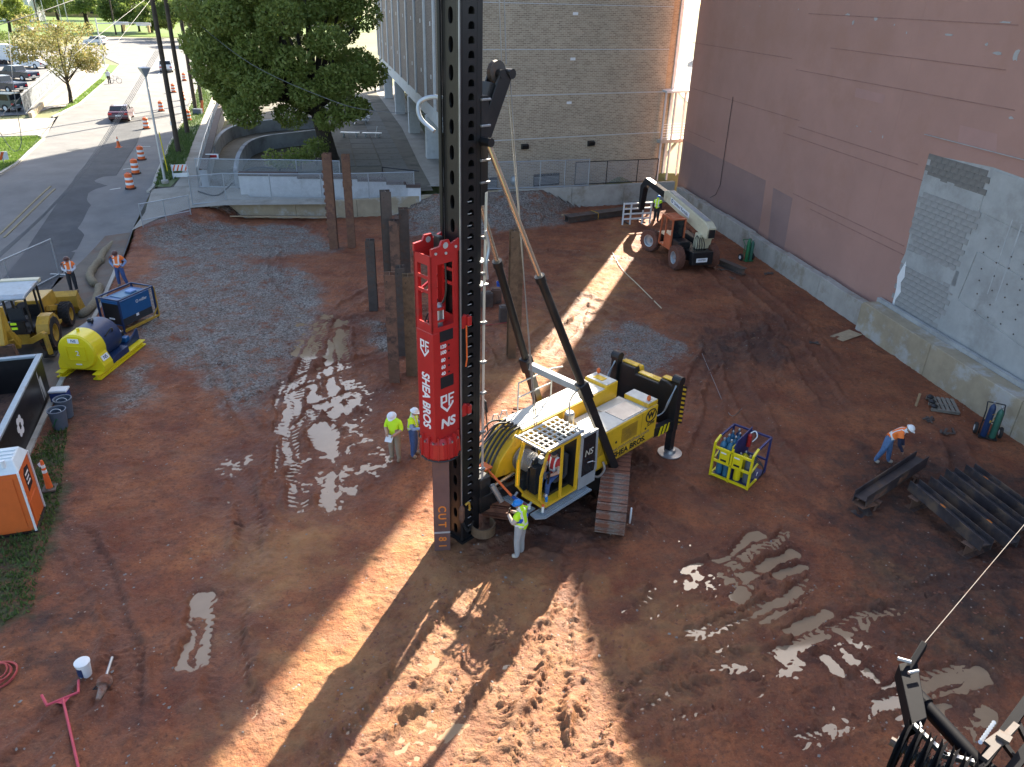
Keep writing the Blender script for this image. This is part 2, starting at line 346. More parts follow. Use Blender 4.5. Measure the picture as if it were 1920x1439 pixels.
# ================================================================ setting: pit ground
def w2(px, py): p = G(px, py); return (p.x, p.y)
SITE = [(-10.6, 4), (-15, 17.8), (-16, 20.9), (-17.5, 25.4), (-20.2, 34.2), (-23.6, 45.4), (-21.3, 49.0), (-19.9, 50.2), (-13, 50.8), (3.6, 55.6), (12.2, 58.6), (13.4, 52.5), (16.95, 33.8), (18.8, 23.6), (21.6, 9), (22.2, 4)]
RUTS = []   # (photo polyline, width m, depth m, tread)
def rut(pts, w, d, tread=1.): RUTS.append(([w2(*p) for p in pts], w, d, tread))
WD = .13
for p, w in ([(575, 624), (558, 663)], .6), ([(605, 607), (619, 630), (600, 668)], .55), ([(625, 602), (630, 643), (625, 680)], .6), ([(558, 724), (569, 755), (561, 782)], .8), ([(586, 705), (583, 738), (625, 771), (658, 796)], .55), ([(602, 691), (611, 741)], .42), ([(627, 685), (636, 746)], .72), ([(625, 757), (680, 782)], .4), ([(535, 832), (533, 893)], .5), ([(602, 804), (622, 843), (627, 888), (625, 943)], .85), ([(532, 715), (528, 810)], .35), ([(385, 1120), (375, 1180), (362, 1245)], .55), ([(1297, 1072), (1340, 1055), (1380, 1042), (1420, 1005)], .46), ([(1340, 1087), (1380, 1070), (1405, 1052)], .3), ([(1370, 1090), (1430, 1065), (1482, 1037)], .38), ([(1455, 1082), (1505, 1065)], .34), ([(1385, 1125), (1405, 1100)], .42), ([(1425, 1157), (1455, 1135), (1500, 1110)], .44), ([(1490, 1185), (1530, 1162), (1555, 1147)], .42), ([(1470, 1222), (1530, 1210), (1585, 1197), (1630, 1180)], .36), ([(1560, 1240), (1590, 1280), (1615, 1290)], .3), ([(1600, 1230), (1635, 1265)], .3), ([(1590, 1345), (1700, 1312), (1840, 1265)], .42), ([(1650, 1290), (1700, 1270)], .25), ([(1720, 1360), (1790, 1340)], .5), ([(1800, 1400), (1850, 1330)], .4): rut(p, w, WD)
for p, w in ([(612, 590), (585, 650), (556, 720), (545, 800), (556, 880), (560, 950)], .5), ([(640, 600), (648, 690), (668, 770), (668, 850), (650, 930)], .5), ([(700, 735), (650, 740), (600, 760), (560, 800)], .4), ([(1230, 1120), (1320, 1085), (1400, 1045), (1480, 1000)], .3), ([(1350, 1260), (1470, 1225), (1600, 1165), (1690, 1140)], .34), ([(1290, 1190), (1400, 1150), (1520, 1095)], .3), ([(1500, 1390), (1640, 1330), (1800, 1250)], .34): rut(p, w, .085, 1.4)
for p, w in ([(574, 860), (580, 902)], .9), ([(685, 848), (722, 862)], .7), ([(1180, 1150), (1255, 1125), (1342, 1105)], .55), ([(1200, 1300), (1290, 1250), (1400, 1235)], .6), ([(1100, 1400), (1240, 1330), (1400, 1290)], .6), ([(1340, 1200), (1430, 1160)], .5): rut(p, w, .05, 1.3)
for p, w in ([(870, 1130), (800, 1220), (690, 1360), (640, 1430)], .62), ([(1070, 1150), (980, 1260), (880, 1380), (830, 1450)], .66), ([(1085, 1180), (1040, 1290), (990, 1440)], .62), ([(930, 1180), (860, 1290), (760, 1400)], .5), ([(1150, 1290), (1100, 1380), (1080, 1440)], .6): rut(p, w, .045, 1.35)
for p, w in ([(1330, 500), (1400, 560), (1480, 640), (1560, 760)], .7), ([(1390, 520), (1480, 600), (1560, 690)], .6), ([(1400, 580), (1440, 700)], .8), ([(1290, 620), (1400, 640), (1490, 620)], .6), ([(640, 580), (700, 540), (760, 530)], .5), ([(430, 1130), (420, 1230), (440, 1340)], .8), ([(440, 880), (470, 960), (460, 1040)], .6), ([(1330, 640), (1340, 760), (1300, 880)], .5), ([(900, 1040), (1010, 1010), (1100, 1040)], .6), ([(990, 560), (1080, 600), (1160, 590)], .6): rut(p, w, .05, 1.)
_tr = random.Random(77)
for _ in range(34):
    x_, y_ = _tr.uniform(-12, 15), _tr.uniform(9, 44); a_ = _tr.choice([1.25, 1.9, .5, 2.5]) + _tr.uniform(-.35, .35); L_ = _tr.uniform(3, 9); k_ = _tr.uniform(-.06, .06); P_ = []
    for i_ in range(6): P_.append((x_, y_)); x_ += math.cos(a_) * L_ / 5; y_ += math.sin(a_) * L_ / 5; a_ += k_ * L_ / 5
    if any(-9 < q_[0] < 1.5 and 7 < q_[1] < 20 and abs(q_[0] + 2.2 - (q_[1] - 18) * .42) < 2.6 for q_ in P_): continue
    RUTS.append((P_, _tr.uniform(.4, .62), _tr.uniform(.022, .04), _tr.uniform(.8, 1.5)))
PUDDLES = [[(649, 677), (669, 690), (680, 716), (727, 738), (694, 752), (691, 768), (658, 743), (647, 716)], [(386, 866), (405, 849), (436, 843), (450, 855), (486, 841), (494, 852), (472, 868), (452, 877), (449, 905), (430, 888), (402, 896)],
    [(484, 806), (500, 801), (516, 808), (498, 814)], [(395, 945), (415, 925), (436, 932), (405, 965)], [(700, 690), (730, 700), (722, 708)], [(560, 610), (585, 600), (575, 628)], [(720, 1415), (790, 1352), (880, 1335), (905, 1360), (850, 1402), (770, 1442)], [(775, 1255), (800, 1215), (842, 1205), (835, 1242)], [(700, 1330), (740, 1285), (760, 1300), (720, 1345)], [(1265, 1030), (1275, 1005), (1300, 1020), (1330, 1015), (1310, 1035), (1290, 1040)], [(760, 1200), (730, 1240), (745, 1250)], [(1690, 1340), (1730, 1320), (1780, 1370), (1820, 1340), (1850, 1370), (1800, 1430), (1750, 1400)], [(1820, 1310), (1850, 1300), (1850, 1320)], [(1230, 850 + 190), (1250, 1035), (1245, 1050)], [(930, 1260), (960, 1240), (950, 1290)], [(680, 760), (700, 770), (690, 790), (640, 800), (625, 790)],
    [(1040, 1268), (1055, 1262), (1050, 1285)], [(640, 800), (690, 800), (745, 860), (705, 905), (640, 885)], [(560, 850), (602, 846), (615, 930), (570, 925)], [(640, 900), (690, 890), (665, 945), (630, 950)], [(545, 590), (580, 575), (600, 600), (570, 640), (540, 650)], [(1230, 1085), (1340, 1060), (1350, 1105), (1250, 1135)], [(1400, 1240), (1500, 1215), (1540, 1260), (1430, 1290)], [(1560, 1180), (1640, 1170), (1650, 1215), (1580, 1230)], [(1530, 1300), (1640, 1280), (1620, 1350), (1540, 1370)]]
GRAVEL = [[(300, 480), (560, 500), (612, 545), (580, 615), (520, 690), (497, 775), (440, 765), (380, 705), (290, 660), (240, 630), (262, 560)], [(262, 452), (330, 432), (410, 424), (560, 424), (640, 468), (560, 478), (400, 492), (300, 480)], [(690, 600), (740, 610), (750, 660), (700, 660)], [(1105, 650), (1180, 600), (1290, 650), (1240, 690), (1140, 720)], [(1060, 420), (1040, 360), (740, 360), (740, 440), (900, 440)], [(225, 700), (270, 680), (290, 730), (240, 770)]]
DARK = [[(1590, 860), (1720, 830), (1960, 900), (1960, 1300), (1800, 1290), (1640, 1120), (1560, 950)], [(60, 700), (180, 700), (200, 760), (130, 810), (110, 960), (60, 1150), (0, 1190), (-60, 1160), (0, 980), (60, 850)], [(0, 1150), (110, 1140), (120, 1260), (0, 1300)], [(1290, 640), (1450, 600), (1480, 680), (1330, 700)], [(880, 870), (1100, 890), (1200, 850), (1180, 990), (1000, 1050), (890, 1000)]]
SUN_SAND = [[(370, 1439), (620, 1150), (800, 960), (1090, 1100), (1230, 1439)], [(830, 720), (950, 640), (1180, 420), (1180, 540), (1020, 760)], [(1160, 1090), (1420, 1180), (1300, 1300), (1150, 1300)], [(430, 1000), (620, 960), (600, 1100), (450, 1180)], [(1650, 1060), (1720, 1090), (1700, 1130), (1640, 1090)], [(1790, 1150), (1850, 1160), (1830, 1250), (1780, 1230)]]  # yellower soil: sunlit patches painted into the colour, plus some tan ground
GRASSM = [[(100, 800), (128, 800), (112, 950), (90, 1010), (60, 1150), (0, 1175), (-80, 1160), (-10, 985), (60, 850)]]
def axis(parts): return np.concatenate([np.arange(a, b, s) for a, b, s in parts])
gx = axis([(-25, -14, .16), (-14, -9, .08), (-9, 16, .05), (16, 23, .12)]); gy = axis([(4, 8, .1), (8, 19, .045), (19, 30, .065), (30, 40, .11), (40, 60, .2)])
X, Y = np.meshgrid(gx, gy); X = X.ravel(); Y = Y.ravel()
Xw = X + (fbm(X, Y, 1.3, 3, 91) - .5) * .5 + (fbm(X, Y, 6, 2, 92) - .5) * .12; Yw = Y + (fbm(X, Y, 1.3, 3, 93) - .5) * .5 + (fbm(X, Y, 6, 2, 94) - .5) * .12
n1 = fbm(X, Y, .25, 4, 1); n2 = fbm(X, Y, 1.6, 4, 2); n3 = fbm(X, Y, 7, 3, 3)
Z = (n1 - .5) * .05 + (n2 - .5) * .045 + (n3 - .5) * .05
Z = np.maximum(Z, -.028)
wet = np.zeros_like(Z)
for pts, w, d, tr in RUTS:
    x0 = min(p[0] for p in pts) - 1.5; x1 = max(p[0] for p in pts) + 1.5; y0 = min(p[1] for p in pts) - 1.5; y1 = max(p[1] for p in pts) + 1.5
    k = np.where((X > x0) & (X < x1) & (Y > y0) & (Y < y1))[0]
    ds, S, SD, L = seg_dist(X[k] + (Xw[k] - X[k]) * .75, Y[k] + (Yw[k] - Y[k]) * .75, pts)
    half = w / 2 * 1.3 * (.8 + .45 * fbm(X[k], Y[k], .9, 2, 31)); d = d * (.72 + .6 * fbm(X[k], Y[k], 1.1, 3, 33)); prof = 1 - sst(half * .7, half * 1.08, ds)
    endf = sst(-.1, .5, S) * sst(-.1, .5, L - S)
    berm = np.exp(-((ds - half * 1.25) / (.35 * half)) ** 2) * .085 * (.3 + 1.3 * fbm(X[k], Y[k], 3, 3, 5))
    ph = (S + np.abs(SD) * .8) / .23; lug = np.clip(np.sin(ph * 2 * math.pi) * 2.2, -1, 1) * (np.abs(SD) > .03)
    edge = sst(half * .25, half * .9, ds)
    Z[k] = np.minimum(Z[k], Z[k] * (1 - prof) + prof * (-d)) + berm * endf * (1 - prof) + prof * lug * .026 * tr * (.25 + 1.2 * edge) * (.4 + fbm(X[k], Y[k], 2, 2, 12))
    wet[k] = np.maximum(wet[k], 1 - sst(half, half * 2.6, ds))
for P in PUDDLES:
    s = polymask(Xw, Yw, [w2(*p) for p in P]); m = sst(-.3, .15, s + (n2 - .5) * .5)
    Z = Z * (1 - m) + m * (-.075 + (n2 - .5) * .08 + (n3 - .5) * .09); wet = np.maximum(wet, sst(-.9, 0, s))
def region(polys, soft):
    r = np.full_like(Z, -9.)
    for P in polys: r = np.maximum(r, polymask(Xw, Yw, [w2(*p) for p in P]))
    return sst(-soft, soft, r + (n2 - .5) * soft * 2.5 + (n3 - .5) * soft)
grav = region(GRAVEL, .7); dark = region(DARK, 1.2); sun_sand = region(SUN_SAND, 1.2); grs = region(GRASSM, .3)
Z += grav * (fbm(X, Y, 14, 2, 8) - .5) * .05 * (Z > -.06)
# clods and tramped lumps in the churned lower ground
cl = region([[(560, 1439), (760, 1090), (1090, 1100), (1250, 1439)], [(1100, 1439), (1150, 1100), (1500, 1000), (1900, 1150), (1900, 1439)], [(540, 600), (700, 600), (740, 900), (500, 930)], [(1280, 600), (1500, 560), (1560, 720), (1300, 740)]], 1.)
Z += cl * np.maximum(0, fbm(X, Y, 4.5, 4, 21, .6) - .5) * .24 * (Z > -.05)
Z += (fbm(X, Y, 11, 3, 41, .6) - .5) * .05 * (.35 + cl) * (1 - grav) * (Z > -.05)
Z += (1 - grav) * (np.maximum(0, fbm(X, Y, 3.2, 4, 25, .62) - .56)) * .22 * (Z > -.04)
# stone heap tipped against the back wall
_wd = (55.6 - Y) + (X - 3.6) * .29
hp = 1.45 * np.clip(1.12 - _wd / (5.2 - np.clip(np.abs(X + 2.2) - 1.5, 0, 9) * .75).clip(.5, 9) - np.clip(np.abs(X + 2.0) - 3.6, 0, 9) * .35, 0, 1.) * (1 - .08 * n2)
Z = np.maximum(Z, hp + Z * .6); grav = np.maximum(grav, sst(.02, .12, hp))
_dd, _, _, _ = seg_dist(X, Y, [(-24.2, 43.5), (-23.6, 45.4), (-21.3, 49.2)]); _t = np.clip((Y - 38) / 18, 0, 1); _th = 1.5 * _t * _t * (3 - 2 * _t); _k = sst(0, 3.2, _dd); Z = np.maximum(Z, (_th + .01) * (1 - _k) + Z * _k)
side = polymask(X, Y, SITE); Z = np.where(side < 0, np.maximum(-.5, side * 1.2), Z)
nxg, nyg = len(gx), len(gy)
me = bpy.data.meshes.new('pit_ground'); me.vertices.add(len(X)); me.vertices.foreach_set('co', np.stack([X, Y, Z], 1).astype(np.float32).ravel())
ii = (np.arange(nyg - 1)[:, None] * nxg + np.arange(nxg - 1)[None, :]).ravel(); quads = np.stack([ii, ii + 1, ii + nxg + 1, ii + nxg], 1).astype(np.int32)
quads = quads[(side[quads].max(1) > -.6)]
me.loops.add(quads.size); me.loops.foreach_set('vertex_index', quads.ravel()); me.polygons.add(len(quads)); me.polygons.foreach_set('loop_start', np.arange(0, quads.size, 4, dtype=np.int32))
me.update(calc_edges=True); me.polygons.foreach_set('use_smooth', np.ones(len(quads), bool))
at = me.color_attributes.new('soil', 'FLOAT_COLOR', 'POINT'); at.data.foreach_set('color', np.stack([grav, dark, sun_sand, np.maximum(wet * .8, 0)], 1).astype(np.float32).ravel())
at2 = me.attributes.new('grassy', 'FLOAT', 'POINT'); at2.data.foreach_set('value', grs.astype(np.float32))
gm = bpy.data.materials.new('soil'); gm.use_nodes = True; nt = gm.node_tree; nn = nt.nodes; ll = nt.links; bs = nn['Principled BSDF']
tc = nn.new('ShaderNodeTexCoord'); atn = nn.new('ShaderNodeAttribute'); atn.attribute_name = 'soil'; sx = nn.new('ShaderNodeSeparateColor'); ll.new(atn.outputs['Color'], sx.inputs[0])
def noise(s, d=8, r=.6):
    q = nn.new('ShaderNodeTexNoise'); q.inputs['Scale'].default_value = s; q.inputs['Detail'].default_value = d; q.inputs['Roughness'].default_value = r; ll.new(tc.outputs['Object'], q.inputs['Vector']); return q.outputs['Fac']
def rng(v, a, b, c=0., d=1.):
    q = nn.new('ShaderNodeMapRange'); ll.new(v, q.inputs[0])
    for i, w in zip(('From Min', 'From Max', 'To Min', 'To Max'), (a, b, c, d)): q.inputs[i].default_value = w
    return q.outputs[0]
def mixc(f, a, b, mode='MIX'):
    q = nn.new('ShaderNodeMix'); q.data_type = 'RGBA'; q.blend_type = mode
    if isinstance(f, float): q.inputs[0].default_value = f
    else: ll.new(f, q.inputs[0])
    for i, w in ((6, a), (7, b)):
        if isinstance(w, tuple): q.inputs[i].default_value = (*w, 1)
        else: ll.new(w, q.inputs[i])
    return q.outputs[2]
def mth(op, a, b):
    q = nn.new('ShaderNodeMath'); q.operation = op
    for i, w in enumerate((a, b)):
        if isinstance(w, (int, float)): q.inputs[i].default_value = w
        else: ll.new(w, q.inputs[i])
    return q.outputs[0]
c = mixc(rng(noise(.5), .35, .65), (.18, .05, .022), (.335, .118, .047))
c = mixc(rng(noise(2.2, 10, .7), .45, .72, 0, .75), c, (.075, .029, .018))
c = mixc(rng(noise(1.1, 10, .7), .55, .75, 0, .6), c, (.31, .15, .075))
c = mixc(rng(noise(9, 6, .7), .5, .68, 0, .7), c, (.07, .027, .017)); c = mixc(rng(noise(24, 4, .6), .56, .72, 0, .55), c, (.34, .17, .09))
c = mixc(mth('MULTIPLY', sx.outputs[2], rng(noise(.9, 8, .65), .3, .6, .1, .6)), c, (.42, .22, .085))  # yellow tint painted over the sun patches and the tan ground
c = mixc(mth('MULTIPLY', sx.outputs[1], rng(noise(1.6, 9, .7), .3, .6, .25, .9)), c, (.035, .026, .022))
c = mixc(mth('MULTIPLY', atn.outputs['Alpha'], rng(noise(4, 6), .3, .6, .1, .55)), c, (.10, .04, .026))
vo = nn.new('ShaderNodeTexVoronoi'); vo.inputs['Scale'].default_value = 15; ll.new(tc.outputs['Object'], vo.inputs['Vector'])
vsep = nn.new('ShaderNodeSeparateColor'); ll.new(vo.outputs['Color'], vsep.inputs[0])
gcol = mixc(rng(vsep.outputs[0], 0, 1), (.075, .064, .052), (.40, .36, .31)); gcol = mixc(rng(noise(.7), .35, .65, 0, .5), gcol, (.16, .085, .05))
c = mixc(mth('MULTIPLY', sx.outputs[0], rng(noise(1.1, 8, .75), .36, .50)), c, gcol)
# scattered light grit
vo2 = nn.new('ShaderNodeTexVoronoi'); vo2.inputs['Scale'].default_value = 9; ll.new(tc.outputs['Object'], vo2.inputs['Vector']); vs2 = nn.new('ShaderNodeSeparateColor'); ll.new(vo2.outputs['Color'], vs2.inputs[0])
c = mixc(mth('MULTIPLY', rng(vs2.outputs[1], .95, .97), rng(vo2.outputs['Distance'], .24, .18)), c, (.32, .25, .20))
ga = nn.new('ShaderNodeAttribute'); ga.attribute_name = 'grassy'; c = mixc(mth('MULTIPLY', ga.outputs['Fac'], rng(noise(2.5), .35, .55, .2, .9)), c, (.045, .06, .02))
ll.new(c, bs.inputs['Base Color'])
ll.new(mth('SUBTRACT', rng(noise(1.3), .3, .7, .95, .62), mth('MULTIPLY', atn.outputs['Alpha'], .18)), bs.inputs['Roughness']); bs.inputs['Specular IOR Level'].default_value = .35
hb = mth('ADD', mth('ADD', mth('MULTIPLY', noise(16, 8, .7), .8), mth('MULTIPLY', noise(5, 6, .6), 1.6)), mth('MULTIPLY', mth('MULTIPLY', vo.outputs['Distance'], sx.outputs[0]), -1.6))
bp = nn.new('ShaderNodeBump'); bp.inputs['Strength'].default_value = .85; bp.inputs['Distance'].default_value = .06; ll.new(hb, bp.inputs['Height']); ll.new(bp.outputs[0], bs.inputs['Normal'])
me.materials.append(gm); o = bpy.data.objects.new('pit_ground', me); col.objects.link(o); tag(o, 'red clay pit floor with gravel patches and wheel ruts', 'ground', kind='structure')
_gz = Z.reshape(nyg, nxg)
def gz(x, y):
    i = min(max(int(np.searchsorted(gx, x)) - 1, 0), nxg - 1); j = min(max(int(np.searchsorted(gy, y)) - 1, 0), nyg - 1); return float(_gz[j, i])
def G0(px, py, dz=0.):                      # on the pit floor, with its relief
    p = G(px, py); p.z = max(gz(p.x, p.y), -.05) + dz; return p
wm = mat('muddy_water', (.33, .225, .135), .05, var=.1, scale=1.5, spec=.5)
o = MB().add([(-12.5, 6, -.052), (17.5, 6, -.052), (16.2, 34, -.052), (-15.5, 34, -.052)], [(0, 1, 2, 3)]).build('puddle_water', wm); tag(o, 'muddy standing water in the ruts', 'water', kind='structure')
# loose stones: grey road stone on the gravel, lighter chips on the mud
def pebbles(name, n, polys, s0, s1, m, seed, zz=None):
    r = np.random.RandomState(seed); base = np.array([(1, 0, .1), (.1, 1, .15), (-1, .1, .05), (-.1, -1, .1), (.1, .0, .75)]); fc = [(0, 1, 4), (1, 2, 4), (2, 3, 4), (3, 0, 4)]
    P = []
    for poly in polys:
        W = [w2(*p) for p in poly]; xs = [p[0] for p in W]; ys = [p[1] for p in W]; a = (max(xs) - min(xs)) * (max(ys) - min(ys)); k = int(n / len(polys)) * 2
        xx = r.uniform(min(xs), max(xs), k); yy = r.uniform(min(ys), max(ys), k); q = inpoly(xx, yy, W); P += list(zip(xx[q], yy[q]))
    r.shuffle(P); P = P[:n]; vs = []; fs = []
    for i, (x, y) in enumerate(P):
        z = gz(x, y)
        if z < -.045: continue
        s = s0 + (s1 - s0) * r.rand() ** 3; a = r.rand() * 6.28; ca, sa = math.cos(a) * s, math.sin(a) * s; o_ = len(vs)
        for b in base: vs.append((x + b[0] * ca - b[1] * sa * .75 + r.randn() * s * .15, y + b[0] * sa + b[1] * ca * .75 + r.randn() * s * .15, z + b[2] * s * .7 - .005))
        fs += [tuple(i_ + o_ for i_ in f_) for f_ in fc]
    mb = MB(); mb.v = vs; mb.f = fs; mb.mi = [0] * len(fs); return tag(mb.build(name, m, fixn=False, smooth=True), kind='stuff')
ALL = [[(-100, 1600), (2200, 1600), (1850, 900), (1200, 430), (640, 430), (260, 460), (60, 900)]]
tag(pebbles('loose_gravel', 16000, GRAVEL[:2], .02, .06, 'gravel_blue', 1), 'grey crushed stone spread over the red clay', 'gravel')
tag(pebbles('heap_stone', 6000, [GRAVEL[4], GRAVEL[3]], .03, .07, 'gravel', 2), 'grey stone tipped against the back wall', 'gravel')
tag(pebbles('stone_chips', 1800, [ALL[0], [(-100, 1600), (2100, 1600), (1900, 1000), (60, 1000)]], .012, .055, 'gravel', 3), 'pale stone chips scattered over the clay', 'gravel')
tag(pebbles('clay_clods', 7000, [[(560, 1439), (760, 1090), (1090, 1100), (1250, 1439)], [(1100, 1439), (1150, 1100), (1500, 1000), (1900, 1150), (1900, 1439)], [(880, 800), (1180, 420), (1560, 600), (1480, 760)], ALL[0]], .015, .06, 'clod', 4), 'broken red clay clods on the churned ground', 'soil')
# ================================================================ setting: outside the pit
def drape(name, P, dz, m, label=None, cat='ground', mx=2.2, parent=None):
    b = bmesh.new(); f = b.faces.new([b.verts.new((p[0], p[1], 0)) for p in P]); bmesh.ops.triangulate(b, faces=[f])
    for _ in range(7):
        e = [q for q in b.edges if q.calc_length() > mx and (max(v.co.y for v in q.verts) > 37 and min(v.co.y for v in q.verts) < 57)]
        if not e: break
        bmesh.ops.subdivide_edges(b, edges=e, cuts=1); bmesh.ops.triangulate(b, faces=b.faces)
    for v in b.verts: v.co.z = Th(v.co.x, v.co.y) + dz
    bmesh.ops.recalc_face_normals(b, faces=b.faces)
    for q in b.faces:
        if q.normal.z < 0: q.normal_flip()
    me = bpy.data.meshes.new(name); b.to_mesh(me); b.free(); me.materials.append(M[m]); o = bpy.data.objects.new(name, me); col.objects.link(o)
    if parent: o.parent = parent
    else: tag(o, label, cat, kind='structure')
    return o
g2 = lambda *l: [(GT(*p).x, GT(*p).y) for p in l]
mb = MB(); xs = [-900, -400, -200, -120] + list(range(-80, 60, 2)) + [60, 120, 400, 900]; ys = [-60, -20, 0] + list(range(4, 80, 2)) + [100, 160, 300, 600, 1500]
_sx = np.array([[x for x in xs] for y in ys], float); _sy = np.array([[y] * len(xs) for y in ys], float); sd = polymask(_sx.ravel(), _sy.ravel(), SITE).reshape(_sx.shape)
mb.sheet([[(x, y, (-.7 if sd[j, i] > -2.5 else Th(x, y) - .06)) for i, x in enumerate(xs)] for j, y in enumerate(ys)])
mm('far_ground', (.14, .15, .06), .95, var=.3, scale=.08, dirt=(.22, .18, .10), damt=.3, dscale=.05)
tag(mb.build('ground', 'far_ground', fixn=False), 'ground beyond the site', 'ground', kind='structure')
RR = g2((288, 352), (320, 270), (342, 232), (372, 160), (398, 112)); RL = g2((0, 328), (30, 310), (82, 262), (110, 218), (150, 195), (200, 150), (226, 122))
drape('road', [(-60, 4), (-10.7, 4), (-15.05, 17.8), (-17.55, 25.4), (-20.25, 34.2), (-23.7, 45.5)] + RR + g2((440, 88), (380, 74), (200, 70), (100, 92), (190, 105)) + RL[::-1] + [(-48, 40), (-60, 25)], .0, 'asphalt', 'grey asphalt street running away past the site', 'road')
PATCH = True
drape('dirty_apron', [(-40, 5), (-10.9, 5), (-15.1, 17.8), (-17.6, 25.4), (-20.3, 34.2), (-23.5, 44.6)] + [w2(200, 455), w2(120, 520), w2(40, 600), w2(-100, 640), (-40, 26)], .02, 'asphalt_dirty', 'mud stained asphalt lane beside the pit', 'road')
drape('lot_pavement', g2((-300, 225), (0, 218), (60, 215), (118, 196), (205, 130), (180, 95), (60, 95), (-300, 110)), .02, 'asphalt', 'parking lot asphalt', 'pavement')
drape('side_street', g2((-200, 300), (0, 268), (84, 262), (104, 222), (60, 222), (-200, 236)), .02, 'pavement', 'pale side street mouth', 'road')
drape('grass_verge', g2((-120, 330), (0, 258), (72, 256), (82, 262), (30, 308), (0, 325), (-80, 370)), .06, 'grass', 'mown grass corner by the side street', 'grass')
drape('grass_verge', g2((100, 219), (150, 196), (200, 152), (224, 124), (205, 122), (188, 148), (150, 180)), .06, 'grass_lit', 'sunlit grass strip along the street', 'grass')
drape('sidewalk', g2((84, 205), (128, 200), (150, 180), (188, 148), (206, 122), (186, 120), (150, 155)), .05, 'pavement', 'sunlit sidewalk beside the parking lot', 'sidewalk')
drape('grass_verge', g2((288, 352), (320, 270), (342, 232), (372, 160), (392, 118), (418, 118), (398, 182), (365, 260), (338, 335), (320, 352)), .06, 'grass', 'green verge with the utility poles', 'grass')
drape('sidewalk', g2((326, 352), (338, 335), (365, 260), (398, 182), (418, 118), (446, 118), (412, 220), (388, 275), (374, 338), (378, 352)), .05, 'pavement', 'concrete sidewalk beside the court wall', 'sidewalk')
drape('driveway', [w2(250, 448)] + g2((272, 400), (285, 356), (326, 352), (378, 352), (440, 350), (470, 370), (620, 372), (620, 384), (420, 386)) + [w2(365, 418), w2(300, 432)], .03, 'pavement', 'concrete driveway apron at the pit corner', 'pavement')
drape('court_lawn', [(-25, 52.3), (-12, 52.6), (-6, 53.6), (-8, 62), (-12, 80), (-22, 118), (-34, 118), (-29, 75), (-26.3, 58)], .02, 'court', 'bare shaded lawn of the court', 'ground')
drape('column_walk', [(-4.6, 54.8), (-8.2, 54.6), (-25, 118), (-18, 118)], .012, 'pavement', 'paved walk under the brick building columns', 'pavement')
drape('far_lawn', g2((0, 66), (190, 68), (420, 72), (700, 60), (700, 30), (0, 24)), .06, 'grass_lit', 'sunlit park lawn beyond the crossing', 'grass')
# kerbs
def ribbon(name, line, w, z0, z1, m, parent=None, label=None, cat=None, kind=None):
    mb = MB(); n = len(line)
    L = [Vector(p[:2]) for p in line]; rows = []
    for i, p in enumerate(L):
        d = (L[min(i + 1, n - 1)] - L[max(i - 1, 0)]).normalized(); q = Vector((-d.y, d.x)) * w / 2; t = Th(p.x, p.y)
        a = p + q; b = p - q; rows.append([(a.x, a.y, t + z0), (a.x, a.y, t + z1), (b.x, b.y, t + z1), (b.x, b.y, t + z0), (a.x, a.y, t + z0)])
    mb.sheet(rows); mb.add(rows[0][:4], [(0, 1, 2, 3)]); mb.add(rows[-1][:4], [(0, 1, 2, 3)])
    o = mb.build(name, m, parent); tag(o, label, cat, kind=kind); return o
def dens(P, st=2.):
    o = []
    for a, b in zip(P[:-1], P[1:]):
        k = max(1, int(math.hypot(b[0] - a[0], b[1] - a[1]) / st)); o += [(a[0] + (b[0] - a[0]) * i / k, a[1] + (b[1] - a[1]) * i / k) for i in range(k)]
    return o + [P[-1]]
ribbon('kerb', dens([(-10.6, 4), (-15, 17.8), (-17.5, 25.4), (-20.2, 34.2), (-22.3, 40.5)]), .18, -.3, .07, 'kerb', None, 'low worn kerb along the pit edge', 'kerb', 'structure')
ribbon('kerb', dens(g2((278, 362), (288, 352), (320, 270), (342, 232), (372, 160), (398, 112))), .2, -.1, .13, 'kerb', None, 'kerb of the pole verge', 'kerb', 'structure')
ribbon('kerb', dens(g2((-80, 372), (0, 328), (30, 310), (82, 262), (72, 256), (0, 258))), .2, -.1, .13, 'kerb', None, 'kerb round the grass corner', 'kerb', 'structure')
ribbon('kerb', dens(g2((98, 221), (150, 196), (200, 152), (226, 122))), .2, -.1, .13, 'kerb', None, 'kerb of the sunlit strip', 'kerb', 'structure')
for a, b in (((0, 440), (95, 350)), ((8, 446), (103, 355))): ribbon('lane_line', dens(g2(a, b)), .12, -.01, .035, 'marking_yellow', None, 'faded yellow centre line', 'marking', 'structure')
for a, b in (((256, 192), (262, 184)), ((278, 168), (283, 160)), ((296, 142), (300, 136))): ribbon('lane_line', g2(a, b), .14, -.01, .012, 'marking', None, 'white lane dash', 'marking', 'structure')
for a, b in (((206, 356), (226, 353)), ((231, 318), (246, 316)), ((268, 275), (282, 275))): ribbon('lane_line', g2(a, b), .1, -.01, .012, 'marking', None, 'white parking bay tick', 'marking', 'structure')
ribbon('manhole_cover', g2((130, 283), (150, 280)), .9, -.01, .012, 'asphalt_dark', None, 'dark square asphalt patch in the street', 'patch', 'structure')
ribbon('asphalt_patch', dens(g2((245, 228), (225, 270), (170, 350), (120, 430), (60, 520), (0, 600)), 3), 2.7, -.05, .024, 'asphalt_dark', None, 'darker asphalt trench patch along the street', 'road', 'structure'); ribbon('asphalt_patch', dens(g2((318, 214), (250, 226)), 3), 2.6, -.05, .022, 'asphalt_dark', None, 'darker asphalt trench crossing the street', 'road', 'structure')
